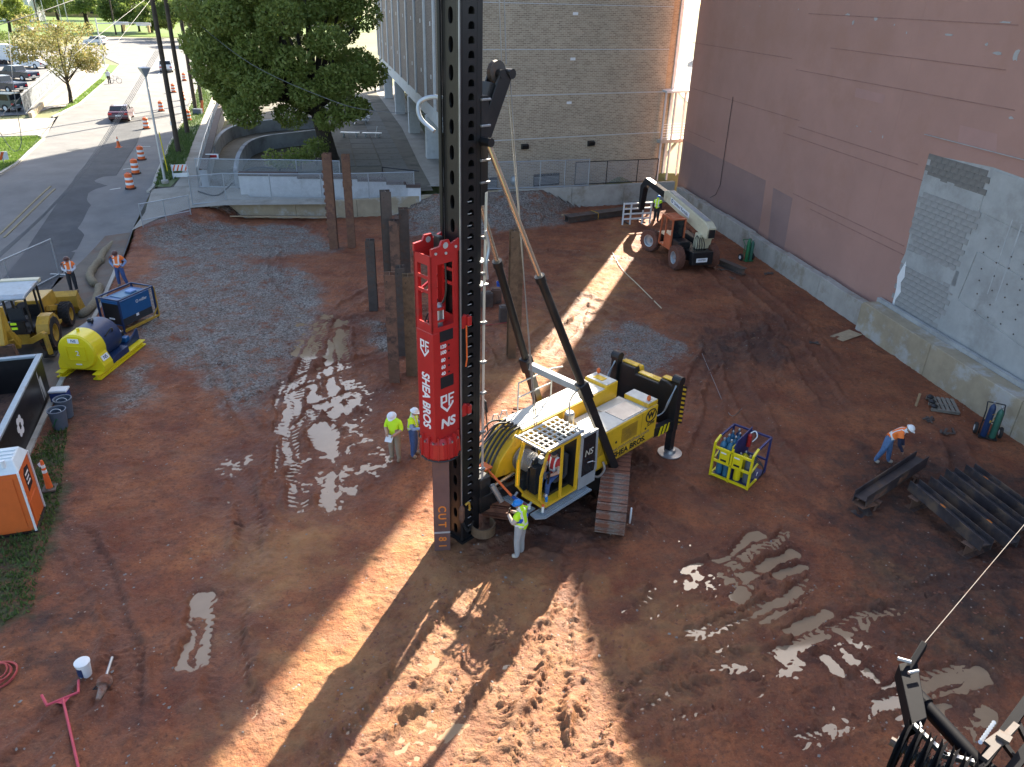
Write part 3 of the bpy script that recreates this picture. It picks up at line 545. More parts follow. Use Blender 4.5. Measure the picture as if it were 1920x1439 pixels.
# grass blades
def blades(name, polys, n, h, m, seed, label, site=False):
    r = np.random.RandomState(seed); mb = MB()
    for P in polys:
        xs = [p[0] for p in P]; ys = [p[1] for p in P]; xx = r.uniform(min(xs), max(xs), n * 4); yy = r.uniform(min(ys), max(ys), n * 4); q = np.where(inpoly(xx, yy, P))[0][:n]
        for i in q:
            x, y = xx[i], yy[i]; z = (gz(x, y) if site else Th(x, y) + .055); a = r.rand() * 6.28; w = h * .28; hh = h * (.5 + r.rand()); lx, ly = r.randn(2) * h * .4
            o_ = len(mb.v); mb.v += [(x - math.cos(a) * w, y - math.sin(a) * w, z), (x + math.cos(a) * w, y + math.sin(a) * w, z), (x + lx, y + ly, z + hh)]; mb.f.append((o_, o_ + 1, o_ + 2)); mb.mi.append(0)
    return tag(mb.build(name, m, fixn=False), label, 'grass', kind='stuff')
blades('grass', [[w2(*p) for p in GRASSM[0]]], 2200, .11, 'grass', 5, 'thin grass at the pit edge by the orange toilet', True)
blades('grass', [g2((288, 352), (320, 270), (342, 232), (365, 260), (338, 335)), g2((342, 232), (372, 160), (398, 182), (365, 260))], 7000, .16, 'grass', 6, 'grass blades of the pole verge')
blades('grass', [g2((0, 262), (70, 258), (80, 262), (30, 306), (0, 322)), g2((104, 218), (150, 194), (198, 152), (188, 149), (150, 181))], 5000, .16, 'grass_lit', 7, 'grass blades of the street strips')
# ================================================================ buildings
class Fr:                                       # a wall's own frame: u along the wall, z up
    def __init__(s, a, b):
        s.o = Vector((a[0], a[1], 0)); d = Vector((b[0] - a[0], b[1] - a[1], 0)); s.L = d.length; s.d = d.normalized(); s.n = Vector((-s.d.y, s.d.x, 0)); s.rz = math.atan2(s.d.y, s.d.x)
    def px(s, x, y):
        d = Vector(ray(x, y)); k = (s.o - Vector((0, 0, H))).dot(s.n) / d.dot(s.n); p = Vector((0, 0, H)) + d * k; return ((p - s.o).dot(s.d), p.z)
    def at(s, u, v=0, z=0): return s.o + s.d * u + s.n * v + Vector((0, 0, z))
# ---- pink stuccoed hall on the right
PW = Fr((12.62, 60.3), (12.62 + .187 * 62, 60.3 - .982 * 62))
mm('stucco', (.42, .235, .185), .9, var=.1, scale=.35, dirt=(.385, .21, .155), damt=.3, dscale=.22, bump=.12, bscale=25)
mm('stucco_patch', (.30, .19, .165), .9, var=.1, scale=.5, bump=.12, bscale=25)
mm('stucco_brown', (.43, .245, .205), .9, var=.12, scale=.5, bump=.12, bscale=25)
mm('stucco_line', (.32, .175, .14), .95, var=.3, scale=2)
mm('chip', (.40, .38, .36), .9, var=.2)
pb = thing('stucco_building', 'tall windowless pink stucco building with a bare concrete patch, right', 'building', PW.o, PW.rz)
MB().bx(0, 24.5, 0, 34, -.8, 24.0).build('wall', 'stucco', pb); MB().bx(24.502, 62, .003, 34, -.8, 15.2).build('wall', 'stucco', pb)
MB().bx(-.1, 24.6, -.12, .5, 24.002, 24.2).build('parapet', 'stucco_line', pb)
def wpoly(name, pts, d, m, parent=pb, fr=PW, raw=False, off=0.):
    q = pts if raw else [fr.px(*p) for p in pts]; return MB().prism(q, -d - off, .02 if not off else -off, 'y').build(name, m, parent)
wpoly('paint_patch', [(1284, 264), (1350, 297), (1436, 339), (1425, 420), (1419, 440), (1271, 352)], .006, 'stucco_patch')
wpoly('paint_patch', [(1450, 352), (1486, 372), (1470, 468), (1440, 450)], .006, 'stucco_patch')
for P in [[(1605, 165), (1660, 178), (1655, 195), (1603, 182)], [(1800, 235), (1870, 252), (1868, 290), (1795, 275)]]: wpoly('faded_area', P, .004, 'stucco_brown')
_rw = random.Random(3)
for a, b in (((1300, 72), (1482, 122)), ((1494, 127), (1900, 215)), ((1296, 170), (1500, 222)), ((1500, 222), (1715, 330)), ((1290, 245), (1340, 268)), ((1470, 243), (1735, 352)), ((1490, 348), (1690, 482)), ((1520, 385), (1700, 492)), ((1520, 6), (1900, 78)), ((1560, 78), (1880, 150))):
    (u0, z0), (u1, z1) = PW.px(*a), PW.px(*b); zz = (z0 + z1) / 2 if abs(z0 - z1) < 1.2 else None
    MB().prism([(u0, z0 if zz is None else zz), (u1, z1 if zz is None else zz), (u1, (z1 if zz is None else zz) + .035), (u0, (z0 if zz is None else zz) + .035)], -.01, .02, 'y').build('joint_line', 'stucco_line', pb)
for x, y, w, h in ((1590, 28, .8, .25), (1600, 42, .3, .4), (1642, 35, .5, .3), (1677, 47, .15, .15), (1780, 66, .9, .25), (1700, 62, .15, .2), (1885, 42, 1.2, .15), (1905, 105, .6, .9), (1870, 100, .9, .25), (1850, 84, .3, .25), (1425, 12, .12, .12), (1395, 50, .12, .12), (1497, 18, .15, .15), (1607, 237, .35, .12), (1632, 247, .3, .1), (1655, 257, .15, .25), (1896, 222, .4, .2)):
    u, z = PW.px(x, y); n = 9; pts = [(u + w / 3.6 * math.cos(i * 6.283 / n) * _rw.uniform(.5, 1.3), z + h / 3.6 * math.sin(i * 6.283 / n) * _rw.uniform(.5, 1.3)) for i in range(n)]; wpoly('stucco_chip', pts, .008, 'chip', raw=True)
p0 = PW.px(1376, 182); MB().path([(p0[0], -.06, p0[1]), (p0[0] + .05, -.07, p0[1] - 4), (p0[0] + .1, -.07, 2.6), (p0[0] - .1, -.2, 1.9), (p0[0] - .8, -.25, 1.55)], .02, 5).build('cable', 'wire', pb)
# bare patch: concrete frame, panels and the block infill, each block its own piece
wpoly('bare_backing', [(1742, 290), (1862, 314), (1990, 360), (1990, 810), (1730, 624), (1670, 590), (1694, 490), (1726, 350)], .004, 'concrete_grey')
ju = lambda pts: [PW.px(*p) for p in pts]
mm('wall_streak', (.46, .46, .45), .9, var=.25, scale=1.5)
for P, m, d in (([(1735, 326), (1846, 364), (1836, 400), (1727, 352)], 'concrete_grey', .03), ([(1702, 468), (1800, 510), (1792, 538), (1690, 492)], 'concrete_grey', .03), ([(1862, 318), (1990, 365), (1990, 470), (1846, 398)], 'concrete_grey', .035), ([(1846, 401), (1990, 473), (1990, 560), (1836, 470)], 'concrete_grey', .03), ([(1836, 473), (1990, 563), (1990, 700), (1800, 560)], 'concrete_grey', .036), ([(1806, 478), (1833, 472), (1797, 560), (1779, 545)], 'concrete_grey', .03), ([(1797, 563), (1990, 704), (1990, 800), (1730, 620)], 'concrete_grey', .03)): wpoly('concrete_panel', P, d, m)
for a, b, w in (((1900, 412), (1870, 560), .05), ((1918, 420), (1890, 575), .07)):
    (u0, z0), (u1, z1) = PW.px(*a), PW.px(*b); MB().prism([(u0 - w / 2, z0), (u0 + w / 2, z0), (u0 + w * .4, z1), (u0 - w * .3, z1)], -.042, -.03, 'y').build('lime_streak', 'wall_streak', pb)
for i in range(6):
    for j in range(6):
        u, z = PW.px(1850 + i * 24 - j * 4, 450 + i * 15 + j * 26 + _rw.uniform(-3, 3)); MB().lathe([(.035, 0), (.03, .012)], 6, (u, -.043, z), (0, -1, 0)).build('tie_hole', 'pile_dark', pb)
def blocks(P, m, bw=.44, bh=.235, seed=1):
    W = ju(P); us = [p[0] for p in W]; zs = [p[1] for p in W]; r = random.Random(seed); b = MB().bx(-bw / 2 + .006, bw / 2 - .006, -.028, .01, -bh / 2 + .006, bh / 2 - .006).mesh('block'); b.materials.append(M[m]); n = 0
    wpoly('mortar', [(p[0], p[1]) for p in W], .008, 'chip' if m == 'block_dark' else 'concrete_grey', raw=True)
    z = min(zs) + bh / 2; row = 0
    while z < max(zs):
        u = min(us) - bw + (row % 2) * bw / 2
        while u < max(us):
            if inpoly(np.array([u]), np.array([z]), W)[0]:
                o = bpy.data.objects.new('block', b); col.objects.link(o); o.parent = pb; o.location = (u, -r.uniform(0, .005), z); o.rotation_euler = (0, r.uniform(-.002, .002), r.uniform(-.004, .004)); n += 1
            u += bw
        z += bh; row += 1
    return n
NB = blocks([(1742, 292), (1858, 316), (1842, 366), (1734, 328)], 'block_dark', seed=1) + blocks([(1727, 356), (1834, 402), (1806, 478), (1797, 508), (1704, 468)], 'block', seed=2) + blocks([(1690, 494), (1788, 538), (1776, 560), (1760, 610), (1740, 628), (1672, 588)], 'block', seed=3)
wpoly('loose_paint', [(1700, 490), (1697, 520), (1690, 530), (1690, 548), (1680, 562), (1676, 580), (1672, 578), (1682, 540), (1684, 518), (1694, 500)], .035, 'white')
(u0, z0), (u1, z1) = PW.px(1735, 252), PW.px(1935, 330); MB().bar((u0, -.05, z0), (u1, -.05, z0), .03).build('old_flashing', 'chip', pb)
# ---- low retaining wall at its foot
RW = Fr((12.2, 58.4), (12.2 + .187 * 50, 58.4 - .982 * 50)); s0 = RW.px(1618, 600)[0]
rw = thing('retaining_wall', 'weathered grey concrete retaining wall below the pink building', 'wall', RW.o, RW.rz)
k = 6
for i in range(k):
    a, b = s0 * i / k, s0 * (i + 1) / k - .02; h = 1.15 + .03 * ((i * 7) % 3); MB().prism([(a, -.6), (b, -.6), (b, h), ((a + b) / 2, h - .04 * (i % 2)), (a, h + .02)], 0, .45, 'y').build('wall_section', 'concrete', rw, bev=.03)
rw2 = thing('retaining_wall', 'tan streaked concrete retaining wall under the bare block patch', 'wall', RW.at(s0 + .05), RW.rz)
for i in range(4): MB().prism([(i * 5, -.6), (i * 5 + 4.98, -.6), (i * 5 + 4.98, 1.45), (i * 5 + .15, 1.47), (i * 5, 1.3 if i == 0 else 1.46)], -.35, .4, 'y').build('wall_section', 'concrete_tan', rw2, bev=.03)
MB().bx(0, 20, .42, .6, -.5, 1.62).build('back_lip', 'concrete_grey', rw2)
# ---- back retaining wall of the pit
bw_ = thing('retaining_wall', 'long concrete retaining wall at the back of the pit, under the fence', 'wall', (0, 0, 0))
BL = [(-19.9, 50.2), (-15, 50.55), (-11, 51.35), (-6, 52.8), (-1, 54.25), (4, 55.7), (8, 57.1), (12.1, 58.6)]
for (a, b), h0, h1 in zip(zip(BL[:-1], BL[1:]), (.85, 1.05, 1.2, 1.3, 1.45, 1.5, 1.5), (1.05, 1.2, 1.3, 1.45, 1.5, 1.5, 1.5)):
    f = Fr(a, b); m = MB(); m.M = Matrix.Translation(f.o) @ Matrix.Rotation(f.rz, 4, 'Z'); m.prism([(0, -.5), (f.L - .02, -.5), (f.L - .02, h1), (0, h0)], 0, .35, 'y').build('wall_section', 'concrete_tan' if a[0] < -5 else 'concrete', bw_, bev=.02)
f = Fr((-21.4, 49.0), (-19.95, 50.15)); m = MB(); m.M = Matrix.Translation(f.o) @ Matrix.Rotation(f.rz, 4, 'Z')
pts = [(0, -.4), (f.L, -.4), (f.L, .9), (f.L * .8, .95), (f.L * .5, .86), (f.L * .2, .93), (0, .8)]; one('broken_wall_end', m.prism(pts, -.15, .5, 'y'), 'concrete', 'rough broken concrete wall end at the pit corner', 'wall', bev=.04)
# ---- brick building
A = (-4.3, 54.3); Rr = (11.0, 61.5); FD = Vector((-.246, .9693, 0)); BF = Fr(A, Rr); BH = 42.0
bb = thing('brick_building', 'tall grey brown brick building with white fins, behind the rig', 'building', (0, 0, 0))
far = Vector((*A, 0)) + FD * 60
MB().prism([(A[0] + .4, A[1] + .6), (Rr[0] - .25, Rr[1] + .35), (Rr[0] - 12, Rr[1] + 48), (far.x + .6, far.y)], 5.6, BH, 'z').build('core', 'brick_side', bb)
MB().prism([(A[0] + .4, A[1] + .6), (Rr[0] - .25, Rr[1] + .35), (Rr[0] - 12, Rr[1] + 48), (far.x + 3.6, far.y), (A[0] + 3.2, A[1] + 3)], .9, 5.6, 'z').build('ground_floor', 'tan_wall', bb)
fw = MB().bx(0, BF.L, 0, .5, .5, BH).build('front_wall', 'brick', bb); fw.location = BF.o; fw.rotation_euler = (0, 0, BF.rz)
def onF(name, mb, m): o = mb.build(name, m, bb); o.location = BF.o; o.rotation_euler = (0, 0, BF.rz); return o
for y in (9, 94, 178, 258):
    u, z = BF.px(1060, y); onF('shelf_line', MB().bx(0, BF.L, -.012, .01, z, z + .05), 'stone_white')
for x, y in ((983, 275), (1107, 269)):
    u, z = BF.px(x, y); onF('wall_light', MB().prism([(-.0, z - .2), (-.22, z - .16), (-.3, z + .12), (0, z + .2)], u - .26, u + .26, 'x'), 'black')
for x, y in ((1079, 26), (1074, 111), (1067, 193)):
    u, z = BF.px(x, y); onF('weep_vent', MB().bx(u - .2, u + .2, -.02, .01, z - .09, z + .09), 'white')
for x0, x1, y0, y1 in ((1000, 1048, 326, 352), (912, 932, 333, 352)):
    a = BF.px(x0, (y0 + y1) / 2)[0]; b = BF.px(x1, (y0 + y1) / 2)[0]; z1 = BF.px((x0 + x1) / 2, y0)[1]; onF('louvre', MB().bx(a, b, -.05, .02, 1.2, z1), 'black')
    for i in range(6): onF('louvre_slat', MB().bx(a + .06, b - .06, -.09, -.04, 1.35 + i * (z1 - 1.5) / 6, 1.4 + i * (z1 - 1.5) / 6), 'galv')
u, z = BF.px(963, 338); onF('vent_dome', MB().ell((u, -.12, z), .32, .3, .36), 'galv')
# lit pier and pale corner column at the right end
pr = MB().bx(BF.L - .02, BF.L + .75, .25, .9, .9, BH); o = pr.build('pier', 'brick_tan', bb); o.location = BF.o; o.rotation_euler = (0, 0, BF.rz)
onF('corner_column', MB().bx(BF.L + .75, BF.L + 1.0, .15, .9, .9, BH), 'stone_white')
# left facade: fins, strip windows, brick panels
LF = Fr(A, (far.x, far.y)); COLS = [.8, 11.2, 24.0, 37.3, 51.5, 60.0]
def onL(name, mb, m, p=bb): o = mb.build(name, m, p); o.location = LF.o; o.rotation_euler = (0, 0, LF.rz); return o
onL('spandrel_band', MB().bx(0, 60, -.06, .62, 4.9, 6.0), 'stone_white'); prev = .0
for i, s in enumerate(COLS):
    sub = [s] if i == 0 else [prev + (s - prev) * .5, s]
    for q in sub:
        onL('fin', MB().bx(q - .34, q + .34, -.1, .74, 6.0, BH), 'stone_white')
        onL('strip_window', MB().bx(q + .22, q + 1.3, .0, .58, 6.0, BH), 'glass_dark')
        for j in range(9): onL('window_bar', MB().bx(q + .222, q + 1.3, .0, .60, 6.0 + j * 3.7, 6.0 + j * 3.7 + .25), 'black')
    onL('column', MB().bx(s - .45, s + .45, -.3, .75, 1.0, 4.9), 'stone_white')
    c = [prev] + sub
    for a, b in zip(c[:-1], c[1:]):
        if b - a > 1.6:
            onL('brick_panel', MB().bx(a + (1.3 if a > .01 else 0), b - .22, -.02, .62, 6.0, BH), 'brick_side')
            for j in range(6): onL('panel_vent', MB().bx((a + b) / 2 - .55, (a + b) / 2 - .3, .61, .65, 8 + j * 3.7, 8.3 + j * 3.7), 'white')
    prev = s
MB().path([(-6.9, 53.0, 2.9), (-9.6, 54.0, 2.9), (-9.7, 54.1, 1.4)], .05, 6).build('handrail', 'black', bb)
# ---- walkway between the two buildings
wk = thing('walkway', 'white railed covered walkway in the gap between the buildings', 'walkway', BF.at(BF.L + .2, -.6, 0), BF.rz)
for i in range(4): MB().bx(-.3 + i * .9, -.18 + i * .9, .2, .32, 1, 7.6).build('post', 'stone_white', wk)
MB().bx(-.4, 2.2, .1, 3, 3.9, 4.15).build('deck', 'concrete', wk); MB().prism([(.0, 7.6), (3, 7.9), (3, 8.05), (0, 7.75)], -.4, 2.2, 'x').build('roof', 'stone_white', wk)
for j in range(6): MB().bar((-.3, .24, 4.3 + j * .2), (2.2, .24, 4.3 + j * .2), .04).build('rail', 'white', wk)
MB().bar((-.3, 1.2, 1.2), (2.1, 1.2, 3.9), .3, .1).build('stair_stringer', 'stone_white', wk)
# ---- far office block and parked car seen through the gap
p = GT(1296, 20); ob = thing('office_building', 'pale distant office block seen through the gap', 'building', (57, 205, 1.5), R_(-12))
MB().bx(-10, 22, 0, 12, 0, 26).build('wall', 'stone_white', ob)
for i in range(12):
    for j in range(6): MB().bx(-9.4 + i * 2.6, -7.6 + i * 2.6, -.08, .02, 1.6 + j * 3.9, 4.2 + j * 3.9).build('window', 'glass_dark', ob)
drape('far_street', [(22, 100), (60, 100), (80, 200), (30, 200)], .05, 'pavement', 'sunlit street beyond the gap', 'road')
# ================================================================ court: walls, plaza, furniture
def wallrun(name, P, w, h, m, label, cat='wall', cap=None, z=None):
    t = thing(name, label, cat); n = len(P)
    def run(nm, w, z0, z1, m):
        L = [Vector(p) for p in P]; rows = []
        for i, p in enumerate(L):
            d = (L[min(i + 1, n - 1)] - L[max(i - 1, 0)]).normalized(); q = Vector((-d.y, d.x)) * w / 2; tt = Th(p.x, p.y); a = p + q; b = p - q
            rows.append([(a.x, a.y, tt + z0), (a.x, a.y, tt + z1), (b.x, b.y, tt + z1), (b.x, b.y, tt + z0)])
        mb = MB(); mb.sheet(rows); mb.add(rows[0], [(0, 1, 2, 3)]); mb.add(rows[-1], [(0, 1, 2, 3)]); mb.build(nm, m, t)
    run('wall', w, -.3, h, m)
    if cap: run('coping', w + .08, h + .002, h + .09, cap)
    return t
def smooth(P, n=5):
    o = []; m = len(P)
    for i in range(m - 1):
        p0, p1, p2, p3 = [Vector(P[min(max(i + k, 0), m - 1)]) for k in (-1, 0, 1, 2)]
        for j in range(n):
            t = j / n; o.append(.5 * ((2 * p1) + (p2 - p0) * t + (2 * p0 - 5 * p1 + 4 * p2 - p3) * t * t + (3 * p1 - p0 - 3 * p2 + p3) * t ** 3))
    return [tuple(q) for q in o] + [tuple(P[-1])]
mm('wall_shade', (.34, .36, .38), .85, var=.25, scale=.6, dirt=(.18, .18, .18), damt=.3, dscale=.5)
mm('brick_dark', (.10, .07, .06), .9, var=.3, scale=3)
wallrun('curved_wall', smooth(g2((402, 300), (420, 272), (450, 257), (500, 248), (560, 243), (610, 240))), .3, 1.1, 'wall_shade', 'outer curved concrete wall of the court ramp')
wallrun('curved_wall', smooth(g2((446, 352), (452, 318), (468, 295), (500, 282), (550, 275), (606, 268))), .3, 1.2, 'wall_shade', 'inner curved concrete wall round the shaded lawn')
wallrun('boundary_wall', dens(g2((386, 352), (396, 310), (412, 240), (430, 190)), 3), .45, 1.2, 'wall_shade', 'brown capped boundary wall beside the sidewalk', cap='brick_dark')
gw = thing('garden_wall', 'white painted stepped wall with dark coping at the court front', 'wall')
GP = [g2((x, 366 - (x - 450) * .0))[0] for x in (452, 560, 671, 725, 763, 789)]; f = Fr(GP[0], GP[-1]); gw.location = f.o; gw.rotation_euler = (0, 0, f.rz); us = [0] + [f.px(x, 364)[0] for x in (560, 671, 725, 763)] + [f.L]
us = [0, f.L * .32, f.L * .65, f.L * .81, f.L * .92, f.L]
for i in range(5):
    h = (2.55, 2.4, 2.25, 2.05, 1.85)[i]; MB().bx(us[i], us[i + 1] - .004, 0, .25, .9, h).build('wall_panel', 'white_wall', gw); MB().bx(us[i] - .02, us[i + 1] - .01, -.05, .45, h + .003, h + .22).build('coping', 'brick_dark', gw)
# paving slabs of the plaza, each its own piece
plz = drape('plaza', [(-10, 62), (-9.2, 59), (-14, 59), (-16.5, 64), (-15, 72), (-18, 92), (-28, 92), (-30, 108), (-21, 108), (-16, 88), (-12, 74)], .035, 'court', 'plaza bed under the slabs', 'ground')
sl = MB().bx(-.95, .95, -1.2, 1.2, -.02, .03).mesh('slab'); sl.materials.append(M['paver'])
PLZ = [(-9.4, 60), (-9.5, 64.5), (-13, 78), (-20, 106), (-30, 108), (-28, 90), (-18, 90), (-15.2, 72), (-16.8, 64), (-14.2, 60)]; n = 0
for i in range(14):
    for j in range(22):
        q = Vector((-9.6, 60, 0)) + FD * (j * 2.5) + Vector((-.97, -.24, 0)) * (i * 2.0)
        if inpoly(np.array([q.x]), np.array([q.y]), PLZ)[0] and n < 170:
            o = bpy.data.objects.new('slab', sl); col.objects.link(o); o.parent = plz; o.location = (q.x, q.y, 1.545 + _rw.uniform(0, .012)); o.rotation_euler = (0, 0, math.atan2(FD.y, FD.x) - math.pi / 2); n += 1
def picnic(px, py, rz, label):
    t = thing('picnic_table', label, 'table', GT(px, py), rz, 'picnic tables in the court')
    MB().bx(-.95, .95, -.4, .4, .74, .79).build('top', 'stone_white', t, bev=.01)
    for s in (-1, 1):
        MB().bx(-.95, .95, s * .78 - .14, s * .78 + .14, .44, .48).build('seat', 'stone_white', t); MB().bar((s * .6, -.85, 0), (s * .6, .85, 0), .08).bar((s * .6, -.8, 0), (s * .6, -.2, .74), .07).bar((s * .6, .8, 0), (s * .6, .2, .74), .07).bar((s * .6, -.8, .44), (s * .6, .8, .44), .07).build('leg_frame', 'galv', t)
picnic(676, 232, .1, 'white picnic table nearest the tree in the court'); picnic(680, 213, .1, 'white picnic table behind the other one in the court')
def bench(px, py, rz, label):
    t = thing('bench', label, 'bench', GT(px, py), rz, 'white benches in the court'); MB().bx(-.9, .9, -.22, .22, .42, .48).build('seat', 'white', t)
    for s in (-.6, .6): MB().bx(s - .06, s + .06, -.18, .18, 0, .42).build('leg', 'galv', t)
    return t
bench(657, 258, 0, 'white bench on the plaza nearer the tree trunk'); t = bench(698, 259, .05, 'white bench on the plaza with a leaning board'); MB().bar((.3, -.25, .1), (.55, -.2, 1.1), .1, .03).build('leaning_board', 'white', t)
# ================================================================ fences
fm = bpy.data.materials.new('chain_link'); fm.use_nodes = True; nt = fm.node_tree; nn = nt.nodes; ll = nt.links; bs = nn['Principled BSDF']; bs.inputs['Base Color'].default_value = (.42, .45, .47, 1); bs.inputs['Metallic'].default_value = .4; bs.inputs['Roughness'].default_value = .5
tc = nn.new('ShaderNodeTexCoord'); sp = nn.new('ShaderNodeSeparateXYZ'); ll.new(tc.outputs['Object'], sp.inputs[0])
def _w(op):
    a = mth(op, sp.outputs['X'], sp.outputs['Z']); return mth('LESS_THAN', mth('FRACT', mth('MULTIPLY', a, 13.), 0), .17)
ll.new(mth('MAXIMUM', _w('ADD'), _w('SUBTRACT')), bs.inputs['Alpha']); M['chain_link'] = fm
def fence(P, h, label, name='chain_link_fence', z=None, posts=None, m='galv', feet=False, rails=(0, 1), r=.036):
    t = thing(name, label, 'fence'); zz = [Th(*p) if z is None else z for p in P]
    for i, p in enumerate(P):
        hh = h if not isinstance(h, (list, tuple)) else h[i]; MB().tube((p[0], p[1], zz[i] - .02), (p[0], p[1], zz[i] + hh), r, n=6).build('post', m, t)
        if feet: d = (Vector(P[-1]) - Vector(P[0])).normalized(); MB().bar((p[0] - d.y * .5, p[1] + d.x * .5, zz[i] + .03), (p[0] + d.y * .5, p[1] - d.x * .5, zz[i] + .03), .06).build('foot', m, t)
    for i, (a, b) in enumerate(zip(P[:-1], P[1:])):
        h0, h1 = (h, h) if not isinstance(h, (list, tuple)) else (h[i], h[i + 1])
        for k in rails: MB().tube((a[0], a[1], zz[i] + (.06 if k == 0 else h0 * k - .03)), (b[0], b[1], zz[i + 1] + (.06 if k == 0 else h1 * k - .03)), r * .9, n=6).build('rail', m, t)
        f = Fr(a, b); o = MB().add([(0, 0, zz[i] + .05), (f.L, 0, zz[i + 1] + .05), (f.L, 0, zz[i + 1] + h1 - .03), (0, 0, zz[i] + h0 - .03)], [(0, 1, 2, 3)]).build('wire_mesh', 'chain_link', t, fixn=False); o.location = f.o; o.rotation_euler = (0, 0, f.rz)
    return t
wt = lambda x: np.interp(x, [-19.9, -15, -11, -6, -1, 4], [.9, 1.05, 1.2, 1.3, 1.45, 1.5])
wy = lambda x: float(np.interp(x, [q[0] for q in BL], [q[1] for q in BL])) + .17
def wallfence(xs, h, label, m='galv', dy=0.):
    t = fence([(x, wy(x) + dy) for x in xs], h, label, m=m, z=None)
    return t
fence([(-21.4, 49.2), (-19.6, 50.4), (-16.6, 50.62), (-13.3, 51.1), (-10.2, 51.75), (-7.2, 52.6)], 1.9, 'chain link fence along the wall left of the red hammer', z=1.05)
fence([(x, wy(x)) for x in (-3.0, -.2, 1.6, 3.4, 5.2)], 1.95, 'galvanised fence along the back wall right of the mast', z=1.5)
fence([(x, wy(x) + .4) for x in (4.2, 6.6, 9.0, 10.6)], 1.7, 'dark fence at the foot of the brick wall', z=1.5, m='black')
fence(dens(g2((374, 352), (450, 353), (560, 354), (640, 356)), 50), 2.0, 'rear chain link fence in front of the ramp and lawn')
fence(dens(g2((374, 352), (384, 300), (402, 236)), 4), 1.3, 'chain link fence on the boundary wall by the sidewalk')
fence([w2(272, 443), w2(316, 434), w2(362, 424)], 2.0, 'leaning gate panel on feet at the pit corner', z=.02, feet=True, rails=(0, .5, 1), r=.03, name='fence_panel')
fence([w2(112, 517), w2(28, 560), w2(-70, 615)], 2.0, 'freestanding fence panel behind the loader backhoe', z=.02, feet=True, name='fence_panel')
# red sign, black pipe on the driveway fence
q = GT(410, 322); one('warning_sign', MB().bx(-.45, .45, -.02, .0, 0, .35), 'white', 'small white sign with red print on the ramp fence', 'sign', (q.x - .2, q.y - .3, 2.5), .2); s_ = bpy.data.objects[-1] if False else None
o = MB().bx(-.33, .33, -.03, -.021, .08, .27).build('red_print', 'red', [x for x in col.objects if x.name.startswith('warning_sign')][0])
one('black_hose', MB().path(smooth([(*GT(372, 362)[:2], 1.4), (*GT(410, 368)[:2], 1.3), (*GT(450, 345)[:2], 2.0), (*GT(480, 342)[:2], 2.5), (*GT(520, 343)[:2], 2.5)], 5), .05, 6), 'hose_black', 'black hose hung across the driveway fence', 'hose')
# ================================================================ trees
def leaves(lobes, n, size, seed, flat=.75):
    r = np.random.RandomState(seed); w = np.array([l[1] ** 2 for l in lobes]); k = r.choice(len(lobes), n, p=w / w.sum()); d = r.randn(n, 3); d /= np.linalg.norm(d, axis=1)[:, None]
    rad = r.rand(n) ** .33; rad = np.where(r.rand(n) < .65, .8 + .25 * r.rand(n), rad); C_ = np.array([l[0] for l in lobes])[k]; Rr_ = np.array([l[1] for l in lobes])[k]
    # clump the leaves into sprays
    spray = r.randn(n // 14 + 1, 3) * .6; P = C_ + d * (rad * Rr_)[:, None] * np.array([1, 1, flat]); P += spray[np.arange(n) // 14] * .25 * size * 4
    a = r.randn(n, 3) + d * .6; a /= np.linalg.norm(a, axis=1)[:, None]; b = np.cross(a, r.randn(n, 3)); b /= np.linalg.norm(b, axis=1)[:, None]; s = size * (.6 + .8 * r.rand(n))[:, None]
    V_ = np.stack([P - a * s, P + b * s * .5, P + a * s, P - b * s * .5], 1).reshape(-1, 3); return V_
def fastmesh(name, V_, m, per=4):
    me = bpy.data.meshes.new(name); me.vertices.add(len(V_)); me.vertices.foreach_set('co', V_.astype(np.float32).ravel()); n = len(V_)
    me.loops.add(n); me.loops.foreach_set('vertex_index', np.arange(n, dtype=np.int32)); me.polygons.add(n // per); me.polygons.foreach_set('loop_start', np.arange(0, n, per, dtype=np.int32)); me.update(calc_edges=True); me.materials.append(M[m]); return me
def tree(base, trunk_h, r0, lobes, n, size, m, label, name='tree', seed=1, group=None, cat='tree', limbs=True):
    t = thing(name, label, cat, base, 0, group); c = Vector((sum(l[0][0] for l in lobes) / len(lobes), sum(l[0][1] for l in lobes) / len(lobes), 0)); top = Vector((c.x * .35, c.y * .35, trunk_h)); mb = MB()
    mb.path([(0, 0, -.3), (0, 0, .3), tuple(top * .5 + Vector((.1, 0, 0))), tuple(top)], [r0 * 1.6, r0 * 1.15, r0 * .95, r0 * .8], 10)
    rr = random.Random(seed)
    if limbs:
        for l in lobes[::2] if len(lobes) > 14 else lobes:
            e = Vector(l[0]); mid = top.lerp(e, .5) + Vector((rr.uniform(-.4, .4), rr.uniform(-.4, .4), rr.uniform(-.2, .5))); mb.path([tuple(top * rr.uniform(.7, 1.)), tuple(mid), tuple(e)], [r0 * .42, r0 * .25, r0 * .08], 6)
    mb.build('trunk', 'bark', t, smooth=True); o = bpy.data.objects.new('crown', fastmesh('crown', leaves(lobes, n, size, seed), m)); col.objects.link(o); o.parent = t; return t
rr = random.Random(11); tb = GT(618, 300); lob = []
for i in range(74):
    a = rr.uniform(0, 6.28); d = rr.uniform(2.5, 8.6); z = 3.6 + (9 - d) * .25 + rr.uniform(0, 10.5); lob.append(((math.cos(a) * d * .78 - 3.4, math.sin(a) * d * .8 + 3, z), rr.uniform(.8, 1.7)))
